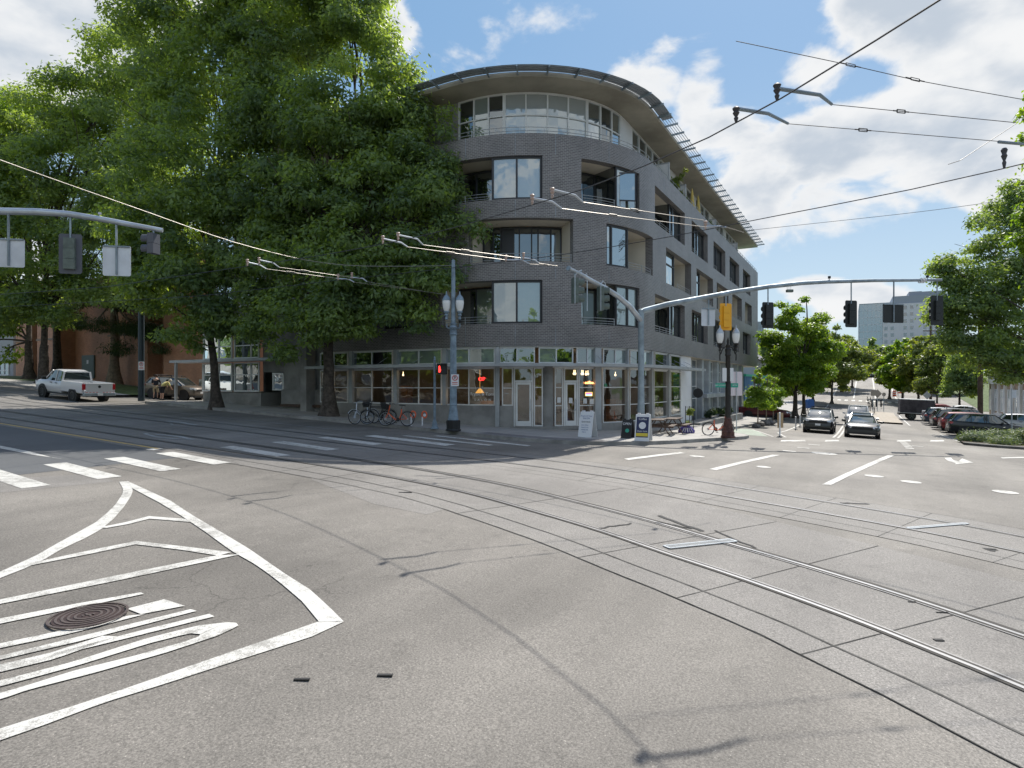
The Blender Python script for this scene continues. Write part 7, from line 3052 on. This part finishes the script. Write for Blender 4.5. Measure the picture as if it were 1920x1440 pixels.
for k, (px, py) in enumerate(((1097, 752), (1109, 753), (1115, 753), (1048, 750), (1070, 751))):
    a_ = APX(px, -.13)
    c = Vector(W3(a_, -.13, EZ + (720 - py) / FOC * xy(*WP(a_))[1]))
    m = MB()
    m.box(-.09, .09, -.004, .004, -.13, .13)
    o = m.build('window_notice', SIGNW)
    o.location = c
    o.rotation_euler = (0, 0, math.radians(-10))
    tag(o, ['paper notice in the cafe window, left of the trio', 'paper notice in the cafe window, middle of the trio', 'paper notice in the cafe window, right of the trio', 'paper notice on the sidelight left of the cafe door', 'paper notice taped on the cafe door glass'][k], 'notice', 'paper notices in the cafe glass')

# delineators, posts, bollards, island signs
def delineator(label, px, py, h, group, panel=None):
    p = at_pix(px, py, 0)
    t_ = thing('delineator_post', label, 'delineator', p, 0, group)
    m_ = MB()
    m_.lathe([(.14, 0), (.13, .03), (.06, .05)], (0, 0, 0), 12)
    m_.build('rubber_foot', BLACKM, t_)
    m_ = MB()
    m_.lathe([(.045, .04), (.045, h), (.0, h + .02)], (0, 0, 0), 10)
    m_.build('tube', SIGNW, t_, smooth=True)
    if panel:
        m_ = MB()
        m_.box(-.10, .22, .05, .07, h - .85, h - .02)
        m_.build('panel', mat('tan_sign_back', (.42, .30, .17), .6), t_)
    return t_


DG = 'white flexible posts along the bike lane'
delineator('white post with a tan panel at the mouth of the bike lane', 1462, 819, 1.35, DG, True)
delineator('white flexible post left of the black suv, nearer one', 1492, 806, .95, DG)
delineator('white flexible post left of the black suv, farther one', 1500, 801, .95, DG)
rk = mat('boulder_stone', (.16, .15, .14), .9, var=.4, vs=5, bump=.6, bs=8)
for k, (px, py, r) in enumerate(((1421, 803, .30), (1428, 800, .36), (1437, 798, .40), (1446, 797, .34), (1452, 795, .26))):
    p = at_pix(px, py, 0)
    rr = random.Random(k + 3)
    bm = bmesh.new()
    bmesh.ops.create_icosphere(bm, subdivisions=2, radius=r)
    for v in bm.verts:
        v.co *= rr.uniform(.82, 1.12)
        v.co.z *= .7
    me = bpy.data.meshes.new('boulder')
    bm.to_mesh(me)
    bm.free()
    me.materials.append(rk)
    o = bpy.data.objects.new('boulder', me)
    C.objects.link(o)
    o.location = (p[0], p[1] + .3, p[2] + r * .4)
    tag(o, ['grey boulder at the foot of the first sapling', 'dark boulder between first and second saplings', 'largest boulder, at the second sapling', 'grey boulder just before the third sapling', 'smallest boulder at the end of the sapling row'][k], 'boulder', 'boulders round the saplings')


def post_sign(label, px, py, top, kind, m_, w=.76, group=None, nm='street_sign', pole_m=None):
    s, t = GP(px, py, .1)
    p = on_ground(s, t, .1)
    h = EZ + (CY - top) / FOC * p[1] - p[2]
    t_ = thing(nm, label, 'street sign', p, 0, group)
    q = MB()
    q.tube([(0, 0, 0), (0, 0, h - (w if kind == 'diamond' else w * .5))], .035, 6)
    q.build('post', pole_m or GALV, t_)
    q = MB()
    if kind == 'diamond':
        r_ = w * .707
        q.prism([(0, -.04, h), (r_, -.04, h - r_), (0, -.04, h - 2 * r_), (-r_, -.04, h - r_)], (0, -.015, 0))
    elif kind == 'round':
        q.disc((0, -.05, h - w / 2), (0, 1, 0), 0, w / 2, .015, 20)
    else:
        q.box(-w / 2, w / 2, -.055, -.04, h - w * 1.2, h)
    q.build('panel', m_, t_)
    return t_


IG = 'sign backs on the traffic island'
SBK = mat('sign_back_brown', (.28, .25, .21), .6)
post_sign('grey diamond sign back on the traffic island', 1645, 771, 730, 'diamond', SBK, .80, IG)
post_sign('square sign back left of the diamond on the island', 1637, 776, 731, 'square', SBK, .60, IG)
post_sign('round sign back on the right post of the island', 1657, 772, 736, 'round', SBK, .50, IG)
post_sign('pale diamond sign back beside the box truck', 1738, 772, 733, 'diamond', SIGNB, .80)
for k, (px, py) in enumerate(((1635, 764), (1643, 763), (1652, 763))):
    p = at_pix(px, py, .15)
    m = MB()
    m.lathe([(.10, 0), (.10, 1.0), (.08, 1.06), (.0, 1.08)], (0, 0, 0), 12)
    o = m.build('bollard', BLACKM, smooth=True)
    o.location = p
    tag(o, ['black bollard on the island, left of three', 'black bollard on the island, middle of three', 'black bollard on the island, right of three'][k], 'bollard', 'black bollards on the traffic island')
for k, (a_, b_) in enumerate((((1626, 752), (1632, 771)), ((1632, 754), (1640, 775)))):
    p0, p1 = Vector(at_pix(*a_, .15)), Vector(at_pix(*b_, .15))
    t_ = thing('island_railing', ['left low railing along the traffic island', 'right low railing along the traffic island'][k], 'railing', p0, 0, 'low railings on the island')
    m = MB()
    for z in (.35, .75):
        m.tube([(0, 0, z), p1 - p0 + Vector((0, 0, z))], .03, 5)
    m.build('bars', POSTD, t_)
    m = MB()
    for u in (0, .33, .66, 1):
        q = (p1 - p0) * u
        m.tube([q, q + Vector((0, 0, .8))], .035, 5)
    m.build('rail_posts', POSTD, t_)
p = at_pix(1677, 743, 0)
t_ = thing('safety_barrel', 'orange construction barrel beyond the box truck', 'barrel', p, 0, 'orange work zone markers')
m = MB()
m.lathe([(.32, 0), (.30, .1), (.28, .5), (.25, 1.0), (.0, 1.02)], (0, 0, 0), 12)
m.build('drum', ORANGE, t_, smooth=True)
m = MB()
for z in (.35, .7):
    m.disc((0, 0, z), (0, 0, 1), .25, .30, .12, 14)
m.build('reflective_bands', SIGNW, t_)
p = at_pix(1689, 743, 0)
t_ = thing('barricade', 'low orange barricade right of the construction barrel', 'barricade', p, 0, 'orange work zone markers')
m = MB()
m.box(-.6, .6, -.03, .03, .5, .75)
m.build('plank', ORANGE, t_)
m = MB()
for x in (-.5, .5):
    m.beam((x, -.2, 0), (x, 0, .8), .05)
    m.beam((x, .2, 0), (x, 0, .8), .05)
m.build('trestle', SIGNW, t_)
p = at_pix(1813, 822, 0)
m = MB()
m.lathe([(.16, 0), (.16, .02), (.10, .03), (.03, .26)], (0, 0, 0), 10)
o = m.build('traffic_cone', mat('dull_cone', (.25, .10, .06), .7), smooth=True)
o.location = p
tag(o, 'tiny faded cone at the tip of the juniper bed', 'cone')
# mailbox, portable signs by the far pavement
p = at_pix(1518, 768, .1)
t_ = thing('mailbox', 'blue mailbox under the olive trees on the far pavement', 'mailbox', p)
m = MB()
m.loft([[(-.45, y, .18), (.45, y, .18), (.45, y, 1.0), (.36, y, 1.26), (.16, y, 1.38), (-.16, y, 1.38), (-.36, y, 1.26), (-.45, y, 1.0)] for y in (-.35, .35)])
m.build('box', mat('postal_blue', (.02, .10, .32), .5), t_)
m = MB()
for x in (-.38, .38):
    for y in (-.3, .3):
        m.box(x - .04, x + .04, y - .04, y + .04, 0, .2)
m.build('feet', BLACKM, t_)
# thin silver post in the juniper
s, t = GP(1897, 826, .1)
p = on_ground(s, t, .1)
t_ = thing('street_sign', 'thin silver post standing in the juniper bed at the right edge', 'street sign', p)
h = EZ + (CY - 728) / FOC * p[1] - p[2]
m = MB()
m.tube([(0, 0, 0), (0, 0, h)], .04, 8)
m.build('post', GALVL, t_)
m = MB()
m.box(.02, .35, .03, .04, h - .65, h - .12)
m.build('panel', SIGNB, t_)

# people at the hatchback (one body each, clothes and hair as children)
def person(label, loc, rz, joints, shirt, trousers, hair, hat=None, bare=True):
    th = thing('person', label, 'person', loc, rz)
    names = list(joints)
    def skin(nm, chain, radii, m_, sub=1):
        me_ = bpy.data.meshes.new(nm)
        vs, es, idx = [], [], {}
        for a_, b_ in chain:
            for q in (a_, b_):
                if q not in idx:
                    idx[q] = len(vs)
                    vs.append(joints[q])
            es.append((idx[a_], idx[b_]))
        me_.from_pydata(vs, es, [])
        me_.materials.append(m_)
        o_ = bpy.data.objects.new(nm, me_)
        C.objects.link(o_)
        o_.parent = th
        me_.skin_vertices or None
        o_.modifiers.new('skin', 'SKIN')
        lay = me_.skin_vertices[0] if me_.skin_vertices else None
        if lay:
            for q, i in idx.items():
                r_ = radii[q]
                lay.data[i].radius = (r_, r_ * .8) if isinstance(r_, float) else r_
                lay.data[i].use_root = (i == 0)
        s_ = o_.modifiers.new('sub', 'SUBSURF')
        s_.levels = s_.render_levels = sub
        for pl in me_.polygons:
            pl.use_smooth = True
        return o_
    R_ = dict(pelvis=.15, waist=.13, chest=.16, neck=.055, head=.09, crown=.085, lsh=.07, lel=.045, lwr=.033, lha=.035, rsh=.07, rel=.045, rwr=.033, rha=.035, lhip=.095, lkn=.06, lan=.042, lto=.04, rhip=.095, rkn=.06, ran=.042, rto=.04)
    allc = [('pelvis', 'waist'), ('waist', 'chest'), ('chest', 'neck'), ('neck', 'head'), ('head', 'crown'), ('chest', 'lsh'), ('lsh', 'lel'), ('lel', 'lwr'), ('lwr', 'lha'), ('chest', 'rsh'), ('rsh', 'rel'), ('rel', 'rwr'), ('rwr', 'rha'),
            ('pelvis', 'lhip'), ('lhip', 'lkn'), ('lkn', 'lan'), ('lan', 'lto'), ('pelvis', 'rhip'), ('rhip', 'rkn'), ('rkn', 'ran'), ('ran', 'rto')]
    skin('body', allc, R_, SKIN, 2)
    up_ = [c_ for c_ in allc if c_ in (('pelvis', 'waist'), ('waist', 'chest'), ('chest', 'lsh'), ('lsh', 'lel'), ('chest', 'rsh'), ('rsh', 'rel'))]
    skin('shirt', up_, {q: (r_ + .022) for q, r_ in R_.items()}, shirt, 2)
    dn = [('pelvis', 'lhip'), ('lhip', 'lkn'), ('pelvis', 'rhip'), ('rhip', 'rkn')]
    skin('shorts', dn, {q: (r_ + .025) for q, r_ in R_.items()}, trousers, 2)
    hd = Vector(joints['crown'])
    m_ = MB()
    m_.lathe([(.105, -.06), (.115, .0), (.10, .07), (.05, .115), (.01, .125)], hd, 14)
    m_.build('cap' if hat else 'hair', hat or hair, th, smooth=True)
    m_ = MB()
    fd = -1
    hh = Vector(joints['head'])
    m_.lathe([(.012, -.01), (.018, .0), (.004, .03)], hh + Vector((0, fd * .09, .02)), 6)
    m_.build('nose', SKIN, th)
    for x in (-.035, .035):
        m_ = MB()
        m_.disc(hh + Vector((x, fd * .083, .05)), (0, 1, 0), 0, .012, .01, 8)
        m_.build('eye', BLACKM, th)
    for sd_, key in ((1, 'lto'), (-1, 'rto')):
        v = Vector(joints[key])
        m_ = MB()
        m_.box(v.x - .05, v.x + .05, v.y - .08, v.y + .16, v.z - .04, v.z + .05)
        m_.build('shoe', BLACKM, th, bevel=.02)
    for key in ('lha', 'rha'):
        v = Vector(joints[key])
        el = Vector(joints[key[0] + 'wr'])
        d_ = (v - el).normalized()
        m_ = MB()
        for k in range(4):
            o_ = d_.orthogonal().normalized() * (.012 * (k - 1.5) * 1.4)
            m_.tube([v + o_, v + o_ + d_ * (.07 + .01 * (k in (1, 2))), v + o_ + d_ * .085 + Vector((0, -.02, 0))], .009, 5)
        m_.tube([v - d_ * .02 + Vector((0, -.03, 0)), v + d_ * .03 + Vector((0, -.055, 0))], .010, 5)
        m_.build('fingers', SKIN, th)
    return th


J1 = dict(pelvis=(0, 0, .95), waist=(0, -.02, 1.10), chest=(0, -.08, 1.36), neck=(0, -.14, 1.52), head=(0, -.19, 1.60), crown=(0, -.20, 1.68), lsh=(.20, -.08, 1.42), lel=(.27, -.20, 1.16), lwr=(.20, -.42, 1.06), lha=(.18, -.48, 1.05),
          rsh=(-.20, -.08, 1.42), rel=(-.27, -.20, 1.16), rwr=(-.20, -.42, 1.08), rha=(-.18, -.48, 1.07), lhip=(.10, 0, .88), lkn=(.12, -.03, .48), lan=(.12, .03, .09), lto=(.12, -.06, .05), rhip=(-.10, 0, .88), rkn=(-.12, -.03, .48), ran=(-.12, .03, .09), rto=(-.12, -.06, .05))
J2 = dict(J1)
J2.update(waist=(0, -.10, 1.08), chest=(0, -.34, 1.22), neck=(0, -.48, 1.30), head=(0, -.56, 1.33), crown=(0, -.60, 1.40), lsh=(.19, -.34, 1.26), lel=(.24, -.48, 1.0), lwr=(.18, -.62, .84), lha=(.16, -.66, .79), rsh=(-.19, -.34, 1.26), rel=(-.24, -.46, 1.0), rwr=(-.18, -.60, .84), rha=(-.16, -.64, .79))
KH = mat('khaki_cloth', (.42, .34, .22), .9)
DK = mat('dark_cloth', (.02, .022, .03), .9)
YC = mat('yellow_shirt', (.62, .56, .22), .9)
s, t = GP(289, 748, 0)
p = on_ground(s, t - .2, 0)
person('person in a dark shirt and khaki shorts bending over beside the tan hatchback', p, math.radians(200), J1, DK, KH, mat('dark_hair', (.03, .02, .015), .8))
p = on_ground(s - .2, t - 1.3, 0)
person('person in a yellow shirt and pale cap leaning forward at the open car door', p, math.radians(150), J2, YC, DK, KH, mat('pale_cap', (.5, .46, .38), .8))

# ------------------------------------------------------------------ other buildings
def stw_box(mb, s0, s1, t0, t1, z0, z1, uvscale=True):
    P_ = [(s0, t0), (s1, t0), (s1, t1), (s0, t1)]
    for i in range(4):
        a, b = P_[i], P_[(i + 1) % 4]
        L_ = math.hypot(b[0] - a[0], b[1] - a[1])
        mb.quad((*xy(*a), z0), (*xy(*b), z0), (*xy(*b), z1), (*xy(*a), z1), 0, [(0, z0), (L_, z0), (L_, z1), (0, z1)])
    mb.quad(*[(*xy(*p), z1) for p in P_], 0, [(0, 0), (1, 0), (1, 1), (0, 1)])


BB = thing('brick_building', 'brown brick building with tall dark window slots behind the pickup and cedars', 'building', (*xy(33, 52), 1.0))
m = MB()
stw_box(m, 31.5, 50, 46.2, 53.5, .2, 13)
stw_box(m, 33.5, 50, 53.5, 73.0, .2, 13)
stw_box(m, 32.2, 50, 57.2, 63.8, .2, 13)
stw_box(m, 31.5, 50, 73.0, 76.6, .2, 13)
stw_box(m, 31.5, 50, 78.2, 81.5, .2, 13)
m.build('brick_wall', BRICKB, BB, world=True)
m = MB()
sbox(m, 32.6, 34, 76.6, 78.2, .2, 13)
m.build('dark_slot_window', GL_D, BB, world=True)
m = MB()
sbox(m, 33.30, 33.49, 54.6, 56.4, 3.2, 8)
m.build('dark_slot_window', GL_D, BB, world=True)
BCM = mat('brick_band', (.26, .20, .16), .8)
for t0, t1, s_ in ((46.1, 53.6, 31.42), (57.1, 63.9, 32.12), (72.9, 76.7, 31.42), (78.1, 81.6, 31.42)):
    m = MB()
    sbox(m, s_, s_ + .2, t0, t1, 6.6, 6.78)
    m.build('band_course', BCM, BB, world=True)
dr = MB()
sbox(dr, 33.36, 33.5, 69.0, 71.4, 2.6, 5.0)
d_ = dr.build('metal_door', mat('green_grey_door', (.16, .21, .20), .6), BB, world=True)
m = MB()
sbox(m, 33.33, 33.36, 70.0, 70.35, 4.1, 4.5)
o = m.build('door_notice', SIGNW)
o.parent = d_
# outdoor condenser on the brick wall
c = Vector((*xy(31.0, 46.9), g(31.0, 46.9) + .3))
AC = thing('condenser_unit', 'cream air conditioning condenser against the lit brick wall', 'air conditioner', c, ROT_U - math.pi / 2)
m = MB()
m.box(-.45, .45, -.18, .18, .2, 1.1)
m.build('casing', mat('cream_metal', (.60, .57, .48), .5), AC, bevel=.02)
m = MB()
for r in (.34, .26, .18, .10):
    m.disc((-.08, -.19, .65), (0, 1, 0), r - .02, r, .02, 24)
m.build('fan_grille', BLACKM, AC)
m = MB()
m.box(-.4, -.3, -.15, .15, -.3, .2)
m.box(.3, .4, -.15, .15, -.3, .2)
m.build('feet', BLACKM, AC)
# pale house with a white window far left
HL = thing('house', 'pale grey house with a white framed window at the far left edge', 'house', (*xy(32, 92), 2.0))
m = MB()
stw_box(m, 33, 44, 86, 106, 1.5, 8.5)
m.build('wall', mat('grey_siding', (.34, .36, .38), .8), HL, world=True)
sframe(HL, 'window', 32.95, 87.0, 89.5, 3.0, 4.6, 't', [88.2], [3.6], GL_B, SIGNW, .15)
m = MB()
m.prism([(*xy(32.4, 85.5), 8.5), (*xy(44.5, 85.5), 8.5), (*xy(38.5, 85.5), 11.5)], (*(Vector(xy(32.4, 106.5)) - Vector(xy(32.4, 85.5))), 0))
m.build('roof', CHAR, HL, world=True)
# blue painted building beyond the corner block
BU = thing('blue_building', 'low blue painted building beyond the corner block', 'building', (*xy(80, 14), -1))
m = MB()
stw_box(m, 74.6, 98, 12.0, 30, -3, 2.9)
m.build('wall', BLUEW, BU, world=True)
sframe(BU, 'window', 11.97, 78, 82, -.4, 1.8, 's', [80], [1.0], GL_D, SIGNW, .12)
m = MB()
sbox(m, 74.4, 98.2, 11.8, 30.2, 2.9, 3.15)
m.build('parapet', GREENS, BU, world=True)
c = Vector(W3(A_END - 3, .2, .2))
t_ = thing('wreath', 'round dark wreath on the blue wall under the overhang', 'wreath', (*xy(74.3, 13.0), .3), ROT_U)
m = MB()
m.disc((0, 0, 0), (1, 0, 0), .25, .55, .2, 20)
m.build('ring', LEAF_D, t_)
# gabled grey house roofs between brick block and trees
HR = thing('gabled_house', 'grey gabled house peeking between the brick block and the green tree', 'house', (*xy(112, 18), 0))
m = MB()
stw_box(m, 104, 122, 15, 27, -2, 6.0)
m.build('wall', mat('lilac_siding', (.42, .42, .46), .8), HR, world=True)
m = MB()
m.prism([(*xy(103.5, 14.4), 5.9), (*xy(103.5, 27.6), 5.9), (*xy(103.5, 21), 9.6)], (*(Vector(xy(122.5, 14.4)) - Vector(xy(103.5, 14.4))), 0))
m.build('roof', mat('shingles', (.16, .16, .17), .9), HR, world=True)
sframe(HR, 'window', 103.95, 17, 19, 2.2, 4.0, 't', [18], [], GL_D, SIGNW, .12)
# ribbed grey building far behind at left of street
RB = thing('ribbed_tower', 'distant blue-grey ribbed building just right of the brick block', 'building', (*RD(1418, 640, 190)[:2], 0))
m = MB()
c0, c1 = RD(1405, 603, 190), RD(1432, 603, 190)
m.box(c0.x, c1.x, 190, 215, 0, c0.z)
m.build('wall', mat('blue_grey_cladding', (.30, .36, .43), .6), RB, world=True)
m = MB()
for k in range(9):
    x = c0.x + (c1.x - c0.x) * (k + .5) / 9
    m.box(x - .08, x + .08, 189.85, 190, 0, c0.z)
m.build('ribs', GALVL, RB, world=True)

# tan building with pilasters behind the parked cars
TB = thing('tan_building', 'low tan brick building with pale pilasters behind the parked cars', 'building', (*xy(80, -14), -1))
m = MB()
stw_box(m, 66, 97, -26, -13.6, -3, 2.4)
m.build('wall', BRICKT, TB, world=True)
for k in range(8):
    s = 66.6 + k * 3.8
    m = MB()
    sbox(m, s, s + .7, -13.6, -13.35, -3, 2.0)
    m.build('pilaster', ALU, TB, world=True)
    sframe(TB, 'window', -13.55, s + 1.1, s + 3.2, -1.2, 1.4, 's', [s + 2.1], [.4], GL_S, ALU, .10)
m = MB()
sbox(m, 65.6, 97.4, -26.4, -13.1, 2.0, 2.55)
m.build('cornice', ALU, TB, world=True)
m = MB()
sbox(m, 66, 97, -26, -13.5, 2.55, 3.1)
m.build('roof', CHAR, TB, world=True)
CGp = 'cafe chairs in front of the tan building'
for k in range(3):
    s = 80.6 + k * 1.5
    t_ = thing('outdoor_chair', ['pale outdoor chair nearest the right edge', 'pale outdoor chair in the middle by the tan building', 'pale outdoor chair beside the parked suv hood'][k], 'chair', on_ground(s, -12.4, .14), ROT_U, CGp)
    m = MB()
    m.box(-.24, .24, -.24, .24, .42, .46)
    m.build('seat', SIGNB, t_)
    m = MB()
    m.box(.20, .24, -.24, .24, .46, .92)
    m.build('backrest', SIGNB, t_)
    for x in (-.21, .21):
        for y in (-.21, .21):
            m = MB()
            m.beam((x, y, 0), (x, y, .42), .03)
            m.build('leg', GALVL, t_)
put(suv('grey car parked at the right edge behind the juniper', P_SIL, 1.6, 4.3, 'car'), 66.5, -12.0, NEGV)


# ---- distant towers
def tower(name, label, px0, px1, py_top, dist, depth, wall_m, win_m, cols, floors, fh, skip=0, glassy=False, base_z=0, rot=0.0, cat='building'):
    a, b = RD(px0, py_top, dist), RD(px1, py_top, dist)
    rot = -.50
    th = thing(name, label, cat, (a.x, a.y, base_z), rot)
    r1 = (px1 - CX) / FOC
    w = (r1 * a.y - a.x) / (math.cos(rot) - r1 * math.sin(rot))
    zt_ = a.z - base_z
    m_ = MB()
    m_.box(0, w, 0, depth, 0, zt_)
    m_.build('wall', wall_m, th)
    cw = w / cols
    if glassy:
        m_ = MB()
        m_.quad((0.2, -.1, 0), (w - .2, -.1, 0), (w - .2, -.1, zt_ - .5), (.2, -.1, zt_ - .5))
        m_.build('curtain_wall', win_m, th)
        m_ = MB()
        for k in range(cols + 1):
            m_.box(k * cw - .08, k * cw + .08, -.3, -.1, 0, zt_)
        for f in range(floors + 1):
            z = zt_ - f * fh
            m_.box(0, w, -.25, -.1, z - .35, z)
        m_.build('mullions', GALVL, th)
    else:
        n = 0
        for f in range(floors):
            for k in range(cols):
                if skip and k % skip == skip - 1:
                    continue
                if n >= 95:
                    break
                n += 1
                x0, z0 = k * cw + cw * .22, zt_ - (f + 1) * fh + .5
                m_ = MB()
                m_.box(x0, x0 + cw * .56, -.08, .02, z0, z0 + fh * .55)
                wo = m_.build('window', GALVL, th)
                m_ = MB()
                m_.quad((x0 + .15, -.10, z0 + .12), (x0 + cw * .56 - .15, -.10, z0 + .12), (x0 + cw * .56 - .15, -.10, z0 + fh * .55 - .12), (x0 + .15, -.10, z0 + fh * .55 - .12))
                q = m_.build('pane', win_m)
                q.parent = wo
    return th


GT = tower('glass_tower', 'distant glass office block with pale blue panes above the hill trees', 1611, 1675, 570, 345, 40, mat('tower_spandrel', (.30, .36, .42), .5), GL_F, 8, 10, 3.9, glassy=True)
WT = tower('white_tower', 'distant white apartment tower with dark windows right of the glass block', 1655, 1766, 571, 338, 35, mat('white_tower_wall', (.62, .62, .64), .7), GL_D, 9, 10, 3.7, skip=3)
m = MB()
w = 29.5
z = RD(1700, 571, 338).z
m.box(w * .16, w * .98, 1, 30, z, z + 4.2)
m.box(w * .42, w * .62, 3, 25, z + 4.2, z + 6.5)
m.box(w * .62, w * .98, 3, 25, z + 4.2, z + 6.2)
m.build('roof_plant', mat('grey_plant_room', (.30, .33, .38), .6), WT)
put_ = tower('grey_annex', 'plain grey building to the right of the white tower', 1766, 1800, 616, 300, 30, mat('annex_wall', (.33, .36, .40), .7), GL_D, 4, 4, 4.0)

# wooden utility poles with cross arms
def upole(label, px, py_top, dist, base_z, r=.17, arms=True, group='wooden utility poles along the right street'):
    p = RD(px, py_top, dist)
    th = thing('utility_pole', label, 'utility pole', (p.x, p.y, base_z), 0, group)
    h = p.z - base_z
    m_ = MB()
    m_.tube([(0, 0, -1), (0, 0, h)], [r, r * .7], 10)
    m_.build('shaft', mat('pole_wood', (.12, .085, .065), .9, var=.3, vs=4), th, smooth=True)
    if arms:
        m_ = MB()
        m_.box(-1.2, 1.2, -.06, .06, h - .9, h - .75)
        m_.build('cross_arm', WOOD, th)
        for x in (-1.1, -.5, .5, 1.1):
            m_ = MB()
            m_.lathe([(.05, 0), (.07, .1), (.03, .2)], (x, 0, h - .75), 8)
            m_.build('insulator', SIGNW, th)
    return th


upole('tall wooden utility pole before the white tower, right one', 1745, 611, 100, -.4, .22)
upole('shorter wooden utility pole before the white tower, left one', 1712, 632, 135, 1.5, .22)
upole('thick bare pole among the trees above the black parked suv', 1838, 560, 56, -1.9, .24, False)
for k, (a_, b_) in enumerate((((1598, 690, 120), (1722, 673, 105)), ((1590, 664, 130), (1665, 663, 128)), ((1585, 693, 118), (1720, 693, 110)), ((1590, 684, 122), (1700, 680, 112)))):
    wire(['upper slanting wire across the far road', 'short level wire near the hill trees', 'lowest wire across the far road', 'middle wire across the far road'][k], [RD(*a_), RD(*b_)], .035, WIREL, group='wires crossing the far road', sag=.3)

# unseen block behind the viewer, added so the shop glass has something to mirror
OB = thing('reflection_block', 'pale brick block across the left street, added for the glass to mirror', 'building', (*xy(-12, 50), 0))
m = MB()
stw_box(m, -22, -7, 20, 95, -2, 11)
m.build('wall', CONC, OB, world=True)
for k in range(12):
    sframe(OB, 'window', -6.94, 22 + k * 6, 25.5 + k * 6, .6, 3.2, 't', [23.7 + k * 6], [], GL_D, ALU, .12)
    sframe(OB, 'window', -6.94, 22 + k * 6, 25.5 + k * 6, 5.6, 7.6, 't', [23.7 + k * 6], [], GL_D, ALU, .12)
